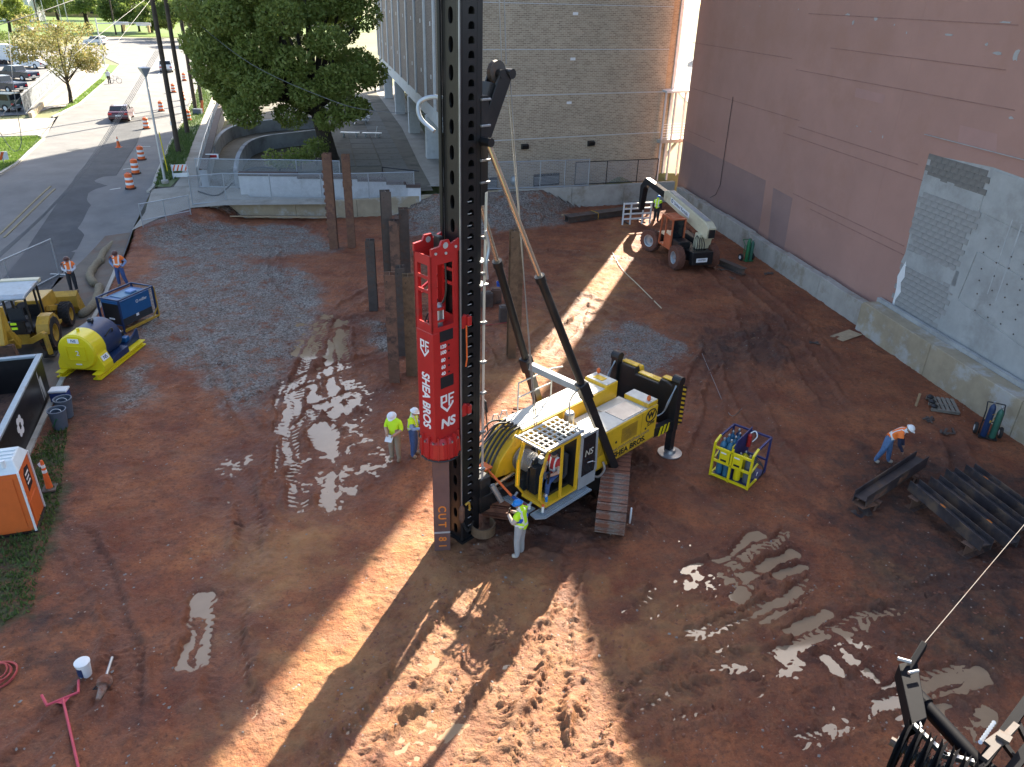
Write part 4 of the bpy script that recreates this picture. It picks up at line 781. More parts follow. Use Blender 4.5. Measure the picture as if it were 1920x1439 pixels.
lob += [((-7.5, 1, 4.8), 1.6), ((-8.6, 0, 6.6), 1.6), ((-6.4, -1, 4.2), 1.4), ((2.2, -2.2, 4.4), 1.4), ((.8, -2.4, 3.5), 1.1), ((3.0, -1, 6.5), 1.3), ((-2.5, -1, 3.6), 1.3), ((-4.5, -1.5, 5.6), 1.6), ((1.6, -2.5, 6.2), 1.6), ((-1.5, -3, 7.5), 1.6), ((-4, -3, 8.5), 1.6), ((-7.5, -2.5, 8), 1.6), ((-8.8, -1, 8.5), 1.5), ((-6, -3, 10.5), 1.7), ((-2, -3, 10.5), 1.7), ((1, -2, 9), 1.5), ((-8.4, -2, 11), 1.6), ((-5.5, -3, 6.8), 1.5), ((-.5, -3.2, 5.5), 1.3)]
tree(tb, 4.6, .62, lob, 95000, .15, 'leaf', 'large green shade tree in the court, left of the mast', 'shade_tree', 3)
# pale spring tree by the lot
tb = GT(134, 195); rr = random.Random(5); lob = [((rr.uniform(-3.6, 3.6), rr.uniform(-2.5, 2.5), rr.uniform(4.2, 8.2)), rr.uniform(.8, 1.5)) for _ in range(22)]
tree(tb, 2.6, .2, lob, 9000, .13, 'leaf_pale', 'thin pale blossoming tree beside the parking lot fence', 'young_tree', 4)
FT = [(20, 62, 9, .5, 'dark tree at the far left edge behind the trailer'), (-40, 95, 8, .5, 'bush tree behind the parking lot, leftmost'), (165, 56, 11, .8, 'thick trunked tree in the sunlit park, mid street end'), (230, 62, 8, .3, 'slender tree at the far crossing'), (262, 60, 8, .35, 'tree right of the traffic signal arm'), (300, 72, 7, .3, 'low tree behind the far pole group'), (345, 76, 9, .4, 'tree at the right of the far crossing'), (410, 84, 10, .5, 'tree behind the shade tree, beside the street'), (470, 80, 11, .5, 'tree behind the shade tree, near its middle'), (110, 40, 12, .6, 'deep park tree above the trailer'), (60, 36, 12, .6, 'deep park tree at the far left'), (560, 70, 12, .6, 'tree behind the shade tree on its right'), (200, 38, 13, .6, 'deep park tree above the street end'), (320, 40, 13, .6, 'deep park tree above the pole tops'), (640, 66, 11, .5, 'tree by the far end of the brick building'), (10, 30, 15, .7, 'tall deep tree in the far left corner'), (140, 26, 16, .7, 'tall deep tree above the pale blossoming tree'), (250, 26, 16, .7, 'tall deep tree left of the poles'), (390, 30, 16, .7, 'tall deep tree right of the poles'), (285, 62, 12, .5, 'leafy tree overhanging the far crossing')]
for i, (x, y, h, r0, lb) in enumerate(FT):
    b = GT(x, y); rr = random.Random(40 + i); s = h / 10; lob = [((rr.uniform(-4.8, 4.8) * s, rr.uniform(-3, 3) * s, h * rr.uniform(.4, 1.05)), rr.uniform(1.4, 2.7) * s) for _ in range(15)]
    tree(b, h * .42, r0 * .8, lob, 5200, .34, 'leaf_far' if i % 4 else 'leaf', lb, 'park_tree', 60 + i, 'trees beyond the street', limbs=False)
def bush(px, py, h, w, n, label, m='leaf'):
    b = GT(px, py); rr = random.Random(px); t = thing('shrub', label, 'shrub', b); lob = [((rr.uniform(-w, w), rr.uniform(-w, w) * .6, h * rr.uniform(.3, .9)), h * rr.uniform(.25, .45)) for _ in range(7)]
    MB().path([(0, 0, -.1), (.05, 0, h * .4), (.1, .1, h * .8)], [.05, .03, .01], 5).build('stem', 'bark', t); o = bpy.data.objects.new('foliage', fastmesh('foliage', leaves(lob, n, .12, px), m)); col.objects.link(o); o.parent = t
bush(565, 318, 1.6, .7, 900, 'shrub behind the fence, middle of three'); bush(594, 310, 2.0, .4, 700, 'slim shrub behind the fence nearest the tree'); bush(525, 322, 1.4, .6, 500, 'sparse shrub behind the fence nearest the ramp')
bush(20, 92, 3.0, 5, 3500, 'bright green hedge behind the white trailer', 'leaf_far')
# ================================================================ pile driving rig
RC = Vector((1.75, 20.4, 0)); RA = R_(-134.4); RX = Vector((math.cos(RA), math.sin(RA), 0)); RY = Vector((-math.sin(RA), math.cos(RA), 0))
def rl(px, py, yl=None, z=None, xl=None):                 # photo pixel -> rig coordinates on a plane y / z / x = const
    d = Vector(ray(px, py)); o = Vector((0, 0, H)) - RC
    if z is not None: k = (z - H) / d.z
    elif yl is not None: k = (yl - o.dot(RY)) / d.dot(RY)
    else: k = (xl - o.dot(RX)) / d.dot(RX)
    p = o + d * k; return Vector((p.dot(RX), p.dot(RY), p.z))
rig = thing('pile_driving_rig', 'yellow tracked pile driving rig with tall black mast, centre of the pit', 'rig', RC, RA)
# tracks
ta = R_(34.8)
def shoe_mesh(m, w=.86):
    me = MB().bx(-.115, .115, -w / 2, w / 2, -.035, .03).bx(-.085, -.04, -w / 2, w / 2, .03, .075).mesh('track_shoe'); me.materials.append(M[m]); return me
SH = [shoe_mesh('mud'), shoe_mesh('mud_grey')]
for s in (-1, 1):
    tr = MB().prism([(-2.3, .14), (2.3, .14), (2.55, .3), (2.55, .72), (2.3, .9), (-2.3, .9), (-2.55, .72), (-2.55, .3)], -.22, .22, 'y').build('track', 'mud', rig, bev=.04); tr.rotation_euler = (0, 0, ta); tr.location = (Matrix.Rotation(ta, 3, 'Z') @ Vector((0, s * 1.68, 0)))
    for e in (-2.3, 2.3): MB().lathe([(.42, -.16), (.44, -.1), (.44, .1), (.42, .16)], 18, (e, 0, .52), (0, 1, 0)).build('idler_wheel', 'black', tr, smooth='angle')
    for i in range(7): MB().lathe([(.16, -.3), (.16, .3)], 10, (-1.8 + i * .6, 0, .22), (0, 1, 0)).build('roller', 'black', tr)
    per = 4.6 * 2 + 2 * math.pi * .48; N = 48
    for i in range(N):
        q = i * per / N
        if q < 4.6: p = (-2.3 + q, .52 + .48); a = 0
        elif q < 4.6 + math.pi * .48: t = (q - 4.6) / .48; p = (2.3 + .48 * math.sin(t), .52 + .48 * math.cos(t)); a = t
        elif q < 9.2 + math.pi * .48: t = q - 4.6 - math.pi * .48; p = (2.3 - t, .04); a = math.pi
        else: t = (q - 9.2 - math.pi * .48) / .48; p = (-2.3 - .48 * math.sin(t), .52 - .48 * math.cos(t)); a = math.pi + t
        front = (s == 1 and p[0] > .55) if math.sin(ta) > 0 else False
        o = bpy.data.objects.new('track_shoe', SH[1 if (s == 1 and p[0] > 0.9) else 0]); col.objects.link(o); o.parent = tr; o.location = (p[0], 0, p[1]); o.rotation_euler = (rnd.uniform(-.015, .015), a, 0)
    if s == 1:
        g = MB().path([(2.2 + .13 * math.cos(t), .56, .5 + .25 * math.sin(t)) for t in np.linspace(0, 6.283, 22)[:-1]], .028, 6, closed=True)
        for k in (-.11, 0, .11): g.bar((2.08, .56, .5 + k), (2.32, .56, .5 + k), .045, .04)
        g.build('step_ring', 'plastic_white', tr)
    MB().lathe([(.2, 0), (.18, .05)], 14, (2.3, .2, .52), (0, 1, 0)).build('hub_plate', 'mud', tr)
cb = MB().bx(-1.1, 1.1, -1.5, 1.5, .45, .95).lathe([(.95, .95), (.95, 1.12)], 24).build('car_body', 'black', rig, bev=.03); cb.rotation_euler = (0, 0, ta)
# house
MB().bx(-3.2, 2.3, -.95, 1.42, 1.1, 1.28).build('deck_frame', 'black', rig, bev=.02)
hl = MB().prism([(-2.85, 1.1), (.5, 1.1), (.78, 1.3), (.78, 2.3), (-2.85, 2.3)], .5, 1.45, 'y').build('engine_housing', 'yellow', rig, bev=.03)
MB().bx(-2.8, .74, .54, 1.41, 2.302, 2.325).build('roof_panel', 'rig_white', hl, bev=.01)
MB().bx(-2.15, -1.1, .62, 1.36, 2.327, 2.345).build('steel_hatch', 'steel', hl); MB().bx(-2.82, -2.3, .45, 1.43, 2.33, 2.48).build('rear_locker', 'yellow', hl, bev=.02); MB().bx(-2.8, -2.32, .47, 1.41, 2.482, 2.495).build('locker_lid', 'rig_white', hl)
for i in range(14): MB().bx(-1.75, -.95, 1.452, 1.47, 1.62 + i * .038, 1.635 + i * .038).build('louvre', 'cat_yellow', hl)
for i in range(10): MB().bx(-.05, .6, 1.452, 1.468, 1.6 + i * .05, 1.618 + i * .05).build('louvre', 'cat_yellow', hl)
for x, z in ((-.7, 1.75), (.35, 1.3), (-2.25, 1.62)): MB().lathe([(.045, 0), (.04, .012)], 10, (x, 1.451, z), (0, 1, 0)).build('latch', 'black', hl)
MB().bx(-2.85, .5, 1.451, 1.462, 1.1, 1.14).bx(-.24, -.225, 1.451, 1.458, 1.14, 2.28).bx(-2.0, -1.985, 1.451, 1.458, 1.14, 2.28).build('panel_seam', 'cat_yellow', hl)
text('SHEA BROS.', .27, 'black_label', hl, (-1.45, 1.456, 1.27), (-1, 0, 0), (0, 0, 1), bold=.008, sx=1.18); text('BIRMINGHAM, ALABAMA', .075, 'cat_yellow', hl, (-1.45, 1.456, 1.165), (-1, 0, 0), (0, 0, 1), sx=1.4)
text('www.morrisshea.com', .2, 'boot', hl, (-1.35, 1.456, 1.49), (-1, 0, 0), (0, 0, 1), sx=1.25); text('SDPR', .16, 'black_label', hl, (-2.5, 1.456, 1.72), (-1, 0, 0), (0, 0, 1), shear=.2, sx=1.1)
lg = MB(); lg.path([(-2.48 + .27 * math.cos(a), 1.455, 2.03 + .22 * math.sin(a)) for a in np.linspace(0, 6.283, 25)[:-1]], .022, 6, closed=True); lg.build('logo_ring', 'black_label', hl); text('W', .3, 'black_label', hl, (-2.48, 1.456, 2.03), (-1, 0, 0), (0, 0, 1), 'logo_letter', bold=.012, sx=1.1)
MB().path(smooth([(.6, 1.5, 1.55), (.55, 1.62, 1.2), (.3, 1.66, 1.05), (.0, 1.62, 1.15), (-.05, 1.5, 1.35)], 5), .035, 6).build('hose_loop', 'steel', hl)
hc = MB().prism([(-2.5, 1.28), (2.2, 1.28), (3.15, 1.45), (2.9, 1.95), (2.35, 2.45), (2.0, 2.62), (-1.9, 2.62), (-1.9, 2.72), (-2.5, 2.72)], -.92, .02, 'y').build('winch_housing', 'yellow', rig, bev=.03)
MB().bx(-1.85, 1.98, -.88, -.02, 2.622, 2.645).build('roof_panel', 'rig_white', hc, bev=.01); MB().bx(-2.46, -1.94, -.88, -.02, 2.722, 2.745).build('roof_panel', 'rig_white', hc); MB().bx(-2.3, -2.05, -.7, -.3, 2.746, 2.765).build('hatch', 'yellow', hc)
for i in range(5): y = -.75 + i * .15; MB().path(smooth([(1.95, y, 2.66), (2.35, y, 2.6), (2.8, y - .02, 2.2), (3.2, y + .05, 1.75), (3.5, -.3 + .08 * i, 1.45)], 4), .038, 6).build('hose', 'hose_black', hc)
for i in range(3): MB().path(smooth([(2.1, -.8 + i * .22, 2.66), (2.6, -.8 + i * .22, 2.78), (3.4, -.6 + i * .14, 2.5), (3.9, -.5 + i * .1, 2.7)], 4), .03, 6).build('hose', 'hose_black', hc)
mdk = MB().bx(-2.6, .7, .03, .49, 1.28, 2.12).build('centre_deck', 'rig_white', rig); MB().bx(-1.0, -.1, .1, .4, 2.122, 2.18).bx(-1.9, -1.3, .08, .42, 2.122, 2.16).build('deck_lid', 'rig_white', mdk)
MB().lathe([(.16, 0), (.16, .5), (.12, .56)], 12, (.2, .26, 2.12)).build('exhaust', 'steel', mdk)
wd = MB().bx(.9, 2.2, .03, .12, 1.28, 1.9).bx(1.0, 2.5, .68, .76, 1.25, 1.75).build('winch_frame', 'black', rig); MB().lathe([(.40, -.34), (.40, -.3), (.30, -.29), (.30, .29), (.40, .3), (.40, .34)], 20, (2.05, .4, 1.75), (0, 1, 0)).build('winch_drum', 'steel', wd, smooth='angle')
for i in range(9): MB().lathe([(.31, 0), (.325, .018), (.31, .036)], 20, (2.05, .15 + i * .06, 1.75), (0, 1, 0)).build('rope_turn', 'grey_paint', wd)
# cab
cab = MB().bx(1.42, 2.8, .8, 1.66, 1.08, 1.18).build('cab', 'yellow', rig, bev=.02)
P_ = {'fl': (2.82, 1.66), 'fr': (2.82, .8), 'rl': (1.4, 1.66), 'rr': (1.4, .8)}
m = MB()
for s in (.8, 1.66): m.path([(2.7, s, 1.12), (2.95, s, 1.5), (2.93, s, 2.3), (2.72, s, 2.95)], .04, 6); m.bar((1.42, s, 1.12), (1.42, s, 3.0), .08); m.bar((2.1, s, 1.12), (2.12, s, 3.0), .06); m.bar((1.42, s, 2.98), (2.72, s, 2.96), .07); m.bar((1.42, s, 1.15), (2.7, s, 1.15), .07)
m.bar((2.72, .8, 2.95), (2.72, 1.66, 2.95), .06).bar((2.7, .8, 1.14), (2.7, 1.66, 1.14), .07).bar((1.42, .8, 2.98), (1.42, 1.66, 2.98), .07); m.build('cab_frame', 'yellow', cab)
m = MB()
for s in (.78, 1.68): m.path([(2.74, s, 1.2), (3.02, s, 1.55), (3.0, s, 2.3), (2.8, s, 2.92)], .025, 6)
m.build('guard_bar', 'yellow', cab)
MB().bx(1.42, 1.46, .84, 1.62, 1.2, 2.95).build('rear_wall', 'black', cab); MB().bx(1.5, 2.6, .83, .85, 1.2, 2.0).build('side_wall', 'black', cab)
MB().bx(1.42, 2.7, .84, 1.62, 3.0, 3.02).build('roof_glass', 'glass', cab)
m = MB()
for i in range(9): m.bar((1.35 + i * .18, .72, 3.1), (1.35 + i * .18, 1.7, 3.1), .03, .04)
for j in range(6): m.bar((1.3, .74 + j * .19, 3.115), (2.85, .74 + j * .19, 3.115), .03, .04)
m.build('roof_grille', 'rig_white', cab); MB().bar((1.3, .7, 3.1), (2.95, .7, 3.1), .05).bar((1.3, 1.73, 3.1), (2.95, 1.73, 3.1), .05).bar((2.95, .62, 3.12), (2.95, 1.8, 3.12), .05).build('grille_frame', 'galv', cab)
for a, b, c_, d in (((2.74, .85, 1.2), (2.96, .85, 1.5), (2.96, 1.61, 1.5), (2.74, 1.61, 1.2)), ((2.96, .85, 1.5), (2.75, .85, 2.9), (2.75, 1.61, 2.9), (2.96, 1.61, 1.5))): MB().add([a, b, c_, d], [(0, 1, 2, 3)]).build('windscreen', 'glass', cab)
st = MB().bx(1.65, 2.15, .98, 1.48, 1.55, 1.68).bx(1.58, 1.7, .98, 1.48, 1.6, 2.35).build('seat', 'dark_cloth', cab, bev=.04)
m = MB().bx(2.3, 2.6, .9, 1.15, 1.2, 2.1).bx(2.1, 2.5, .88, .98, 1.6, 2.25).tube((2.35, 1.4, 1.6), (2.3, 1.4, 2.0), .03); m.build('console', 'black', cab, bev=.02); MB().bx(2.2, 2.34, .9, 1.1, 2.12, 2.3).build('screen', 'grey_paint', cab)
# sliding door stood open beside the cab
dr = MB().bx(.62, 1.36, 1.70, 1.74, 1.1, 1.5).bar((.62, 1.72, 1.5), (.7, 1.72, 2.92), .07).bar((1.34, 1.72, 1.5), (1.34, 1.72, 2.92), .07).bar((.7, 1.72, 2.9), (1.36, 1.72, 2.9), .07).build('cab_door', 'grey_paint', cab); MB().bx(.68, 1.32, 1.71, 1.73, 1.5, 2.88).build('door_glass', 'glass_dark', cab); MB().path([(.75, 1.79, 1.55), (.75, 1.82, 1.85), (.9, 1.82, 1.95), (1.1, 1.79, 1.97)], .02, 6).build('grab_handle', 'galv', cab); text('NS', .3, 'rig_white', cab, (1.0, 1.735, 2.25), (-1, 0, 0), (0, 0, 1), 'door_mark', shear=.15)
# catwalks
sp = MB().prism([(3.15, 1.5), (.95, 1.5), (.95, 1.92), (2.95, 1.92), (3.2, 1.75)], .98, 1.02, 'z').build('catwalk', 'step_grey', rig)
for i in range(6): MB().bx(1.0, 3.0, 1.535 + i * .062, 1.56 + i * .062, 1.02, 1.045).build('tread_bar', 'step_grey', sp)
MB().bar((1.4, 1.4, 1.08), (1.4, 1.6, 1.02), .06).bar((2.5, 1.4, 1.08), (2.5, 1.6, 1.02), .06).build('step_bracket', 'black', sp)
sp2 = MB().bx(2.85, 3.2, .38, 1.42, .98, 1.02).build('front_step', 'step_grey', rig)
for i in range(5): MB().bx(2.88 + i * .065, 2.905 + i * .065, .4, 1.4, 1.02, 1.045).build('tread_bar', 'step_grey', sp2)
MB().tube((2.75, .6, 1.1), (2.9, .6, 1.0), .04).tube((2.75, 1.2, 1.1), (2.9, 1.2, 1.0), .04).build('step_bracket', 'galv', sp2)
# front frame, mast foot
ff = MB().bar((2.2, -.62, 1.2), (3.95, -.42, 1.1), .14, .4).bar((2.2, .5, 1.2), (3.95, .22, 1.1), .14, .4).bar((2.9, -.6, 1.15), (2.9, .45, 1.15), .16, .3).bx(3.55, 3.95, -.5, .3, .75, 1.9).build('front_frame', 'black', rig, bev=.02)
MB().tube((2.4, .1, 1.35), (3.7, .1, 1.25), .06).build('cylinder_rod', 'chrome', ff); MB().tube((3.35, -.1, 1.85), (3.15, .75, 1.25), .035).build('orange_rod', 'cone_orange', ff); MB().bx(3.2, 3.5, -.35, 0.0, 1.85, 1.9).build('orange_plate', 'orange', ff)
MB().tube((3.55, .35, 1.6), (3.4, .6, 1.1), .09).build('guide_roller', 'steel', ff)
# stays: black barrels, bright rods, grey tie bar
for s in (1, -1):
    c0 = Vector((-.48, .2 + s * 1.42, 1.03)); c1 = Vector((3.9, -.08 + s * .45, 11.05)); j = c0.lerp(c1, .66); e = c0.lerp(c1, .3)
    st = MB().bar(c0, e, .2, .24).tube(e, j, .115, n=14).lathe([(.14, -.12), (.14, .06)], 14, j, (c1 - c0).normalized()).build('stay', 'black', rig); MB().tube(j, c1, .068, n=12).build('stay_rod', 'chrome', st, smooth='angle')
    MB().bx(-.16, .16, -.16, .16, -.3, .3).build('stay_knuckle', 'black', st, bev=.03).matrix_local = Matrix.Translation(e) @ (c1 - c0).to_track_quat('Z', 'Y').to_matrix().to_4x4()
    MB().lathe([(.1, -.14), (.1, .14)], 12, c1, (0, 1, 0)).build('stay_pin', 'black', st)
    if s == 1: eL = e
MB().bar((e.x, e.y + .1, e.z), (eL.x, eL.y - .1, eL.z), .22, .2).build('tie_bar', 'grey_paint', rig, bev=.02)
for i in range(2): MB().path(smooth([(eL.x + .1, eL.y, eL.z + .2), (eL.x + .35, eL.y - .2, eL.z - .3), (eL.x + .3, eL.y - .1, 3.0), (eL.x - .2 * i, eL.y, 2.5), (eL.x - .1, eL.y, 2.35)], 4), .022, 5).build('stay_hose', 'steel', rig)
# rails and mirror on the housing
m = MB()
for x in (-.2, 1.3): m.tube((x, -.9, 2.6), (x, -.9, 3.6), .025, n=6)
m.tube((-.2, -.9, 3.6), (1.3, -.9, 3.6), .025, n=6).tube((-.2, -.9, 3.1), (1.3, -.9, 3.1), .025, n=6).tube((-.2, -.9, 3.6), (-.7, -.9, 3.5), .025, n=6).build('handrail', 'rig_white', rig)
m = MB()
for x in (1.75, 2.1): m.path([(x, -.85, 2.55), (x + .05, -.9, 2.85), (x + .22, -.9, 2.9), (x + .3, -.9, 2.7)], .02, 6)
m.build('grab_rail', 'rig_white', rig)
mi = MB().tube((2.5, -.95, 2.3), (2.55, -1.0, 3.1), .02).build('mirror_arm', 'black', rig); q = MB().bx(-.02, .02, -.15, .15, -.18, .18).build('mirror', 'black', mi, bev=.01); q.location = (2.55, -1.02, 3.25); q.rotation_euler = (.2, .1, -.5)
MB().ell((-2.5, 1.28, 2.58), .07, .07, .1).build('beacon', 'orange', rig); MB().ell((-2.4, -.75, 2.85), .07, .07, .1).build('beacon', 'orange', rig)
# counterweight and jacks
cw = MB().prism([(-1.0, .95), (1.36, .95), (1.36, 2.5), (1.0, 2.62), (.75, 2.62), (.7, 2.42), (-.25, 2.42), (-.3, 2.62), (-.9, 2.62), (-1.0, 2.5)], -4.12, -3.85, 'x').build('counterweight', 'black', rig, bev=.03)
for a, b, z in ((-.95, -.32, 2.62), (-.24, .69, 2.42), (.76, 1.3, 2.62)): MB().bx(-4.2, -3.97, a, b, z + .002, z + .05).build('cap_plate', 'yellow', cw, bev=.015)
MB().prism([(-.95, 1.0), (1.5, 1.0), (1.5, 2.3), (1.3, 2.55), (.75, 2.58), (.7, 2.38), (-.25, 2.38), (-.3, 2.58), (-.95, 2.58)], -4.4, -4.13, 'x').build('ballast_block', 'yellow', cw, bev=.04)
for i in range(9): z = .98 + i * .17; MB().prism([(-4.39, z), (-4.14, z + .12), (-4.14, z + .2), (-4.39, z + .08)], 1.5, 1.508, 'y').build('hazard_stripe', 'black_label', cw)
for s, y in ((1, 1.45), (-1, -1.1)):
    jk = MB().bx(-4.0, -3.72, y - .14, y + .14, .95, 2.85).build('jack', 'black', rig, bev=.02); MB().lathe([(.17, -.16), (.17, .16)], 14, (-3.86, y, 2.82), (0, 1, 0)).build('jack_head', 'black', jk)
    MB().bx(-3.98, -3.74, y - .11, y + .11, .12 if s == 1 else .6, .95).build('jack_leg', 'black', jk)
    MB().lathe([(.42, 0), (.42, .035), (.2, .06), (.17, .16)], 28, (-3.86, y + .06 * s, .02 if s == 1 else .5)).build('jack_pad', 'steel', jk, smooth='angle')
    for k in range(3): MB().path(smooth([(-3.75, y + .02 * k, 2.7), (-3.5 + .05 * k, y, 2.2), (-3.3, y - .1 * s, 1.75), (-2.9, y - .3 * s, 1.62 + .02 * k)], 4), .02, 5).build('jack_hose', 'step_grey', jk)
    bm_ = MB().bar((-2.8, y * .94, 1.22), (-3.75, y, 1.22), .2, .34).build('jack_beam', 'black', jk, bev=.015)
    for k in range(4): x = -2.95 - k * .22; MB().prism([(x, 1.06), (x - .1, 1.06), (x - .2, 1.38), (x - .1, 1.38)], y * .97 + s * .105, y * .97 + s * .125, 'y').build('hazard_stripe', 'tank_yellow', jk)
# ---- mast
MX, MY = 4.25, -.08; x0, x1, y0, y1 = MX - .30, MX + .30, MY - .29, MY + .29; ZT = 19.6
mast = MB().bx(x0, x0 + .03, y0, y1, .1, ZT).bx(x0, x1, y0, y0 + .03, .1, ZT).build('mast', 'mast', rig)
def holed(name, w0, w1, zz0, zz1, pitch, hw, hh, kind, place):
    mb = MB(); n = int((zz1 - zz0) / pitch); k = 16; th = .05
    for i in range(n):
        zb = zz0 + i * pitch; zc = zb + pitch / 2; wc = (w0 + w1) / 2; out = []; inn = []
        for j in range(k):
            a = 2 * math.pi * j / k + math.pi / 4; c_, s_ = math.cos(a), math.sin(a); q = 1 / max(abs(c_), abs(s_)); out.append((wc + c_ * q * (w1 - w0) / 2, zc + s_ * q * pitch / 2))
            if kind == 'arch' and s_ < 0: inn.append((wc + c_ * q * hw * (1 if abs(c_) > abs(s_) else .999), zc + max(s_ * q, -1) * hh))
            else:
                e = 2.6 if kind == 'oval' else 2; d = (abs(c_) ** e + abs(s_) ** e) ** (-1 / e); inn.append((wc + c_ * d * hw, zc + s_ * d * hh))
        V = [place(*p, 0) for p in out] + [place(*p, 0) for p in inn] + [place(*p, th) for p in inn]
        mb.add(V, [(j, (j + 1) % k, k + (j + 1) % k, k + j) for j in range(k)] + [(k + j, k + (j + 1) % k, 2 * k + (j + 1) % k, 2 * k + j) for j in range(k)])
    return mb.build(name, 'mast', mast)
holed('front_plate', y0 + .1, y1 - .1, .1, ZT, .55, .075, .16, 'oval', lambda w, z, t: (x1 - t, w, z))
holed('side_plate', x0 + .12, x1 - .16, .1, ZT, .28, .085, .075, 'arch', lambda w, z, t: (w, y1 - t, z))
for y in (y0 + .05, y1 - .05): MB().bx(x1 - .06, x1 + .005, y - .05, y + .05, .1, ZT).build('front_flange', 'mast', mast)
MB().bx(x0, x0 + .12, y1 - .06, y1 + .004, .1, ZT).bx(x1 - .16, x1 - .06, y1 - .06, y1 + .004, .1, ZT).build('side_flange', 'mast', mast)
for (x, y), r, m_ in (((x1 + .05, y1 + .03), .05, 'mast'), ((x1 + .05, y0 - .03), .05, 'mast'), ((x0 - .06, y1 - .1), .055, 'black'), ((x0 - .06, y1 - .24), .045, 'black')): MB().tube((x, y, .15), (x, y, ZT), r, n=10).build('guide_tube', m_, mast, smooth='angle')
MB().bx(x1 - .5, x1 + .08, y0 - .06, y1 + .08, .02, .1).build('mast_foot', 'black', mast)
ck = MB()
for i in range(34): z = .5 + i * .28; ck.bx(MX - .02, MX + .1, y1 + .004, y1 + .016, z, z + .02)
tag(ck.build('rung_marks', 'chip', mast), kind='stuff')
for i, z in enumerate((11.9, 11.35, 10.6, 10.1, 8.2, 7.6)):
    MB().bx(x0 - .26, x0 + .02, y1 - .36, y1 + .06, z, z + .05).build('clamp', 'steel', mast, bev=.01)
m = MB(); m.bx(x0 - .22, x0, y1 - .34, y1 + .02, 9.6, 12.0); m.build('hinge_block', 'black', mast)
for x, y in ((x0 - .08, y1 + .05), (x0 - .13, y1 + .03), (x0 - .18, y1 - .0)): MB().path([(x, y, 1.6), (x, y, 7.4), (x - .02, y + .02, 9.9)], .014, 5).build('hydraulic_line', 'alum', mast)
for z in (2.2, 3.4, 4.6, 5.5, 6.6, 7.9, 8.8): MB().bx(x0 - .2, x0 - .04, y1 - .02, y1 + .08, z, z + .06).build('line_clamp', 'steel', mast)
MB().path(smooth([(x0 - .1, y1 + .08, 9.0), (x0 - .18, y1 + .12, 8.6), (x0 - .08, y1 + .14, 8.2), (x0 - .16, y1 + .1, 7.8)], 4), .04, 6).build('hose_bundle', 'galv', mast)
# back-leaning head with rope sheave
a = rl(908, 205, yl=-.08); b = rl(938, 138, yl=-.08); hd = MB()
for y in (-.26, .1): hd.bar((a.x + .25, y, a.z - .75), (b.x, y, b.z), .06, .38, up=(1, 0, 0))
hd.bar((a.x, -.08, a.z + .1), (a.x - .15, -.08, a.z + .55), .3, .2); o = hd.build('mast_head', 'black', mast, bev=.015)
MB().lathe([(.24, -.06), (.2, 0), (.24, .06)], 20, (b.x + .12, -.08, b.z + .04), (0, 1, 0)).build('sheave', 'pile_dark', mast); MB().lathe([(.11, -.24), (.11, .24)], 12, (b.x - .16, -.08, b.z), (0, 1, 0)).lathe([(.1, -.22), (.1, .22)], 12, (b.x + .12, -.08, b.z), (0, 1, 0)).build('pin', 'black', mast)
# ropes
for k, (p, q) in enumerate((((b.x - .05, -.1, b.z + .25), (x0 - .3, -.1, ZT)), ((b.x - .1, .0, b.z + .2), (x0 - .42, 0, ZT)), ((b.x - .2, -.08, b.z), (1.6, .3, 2.0)), ((b.x - .22, -.0, b.z), (1.9, .5, 2.05)), ((x1 + .09, y1 + .08, ZT), (x1 + .09, y1 + .08, 1.35)))): MB().tube(p, q, .016 if k < 4 else .022, n=5).build('wire_rope', 'steel', mast)
# rope end: weight, hook, chain
hkx, hky = x1 + .09, y1 + .08
MB().lathe([(.03, 1.42), (.085, 1.3), (.085, .95), (.03, .82)], 10, (hkx, hky, 0)).build('rope_weight', 'rust_bright', mast); MB().path(smooth([(hkx - .05, hky + .1, 1.45), (hkx - .15, hky + .12, 1.5), (hkx - .2, hky + .1, 1.35), (hkx - .2, hky + .1, 1.2)], 4), .03, 6).build('hook', 'cat_yellow', mast)
for i in range(14): t = i / 13; MB().path([(hkx - .05 - .35 * t + .035 * math.cos(w_), hky + .02 + .02 * (i % 2) * math.sin(w_), .75 - .55 * math.sin(t * 3.14) * .5 - .1 * t + .05 * math.sin(w_)) for w_ in np.linspace(0, 6.283, 7)[:-1]], .014, 4, closed=True).build('chain_link', 'black', mast)
gt = rl(890, 985, z=.3); m = MB()
aa = np.linspace(-.4, 3.3, 16); o_ = [(gt.x - .05 + .36 * math.cos(t), gt.y + .3 + .36 * math.sin(t)) for t in aa]; i_ = [(gt.x - .05 + .31 * math.cos(t), gt.y + .3 + .31 * math.sin(t)) for t in aa[::-1]]
m.prism(o_ + i_, .22, .52, 'z').build('pile_gate', 'pile_tan', mast)
pg = [rl(800, 225, z=11.7), rl(800, 210, z=11.9), rl(812, 207, z=11.95), rl(828, 212, z=11.9)]; MB().path(smooth([(MX + .3, MY - .6, 11.2), (MX + .4, MY - .95, 11.45), (MX + .35, MY - 1.05, 11.75), (MX + .2, MY - .8, 11.9), (MX + .1, MY - .3, 11.9)], 5), .05, 8).build('gooseneck_pipe', 'galv', mast, smooth='angle')
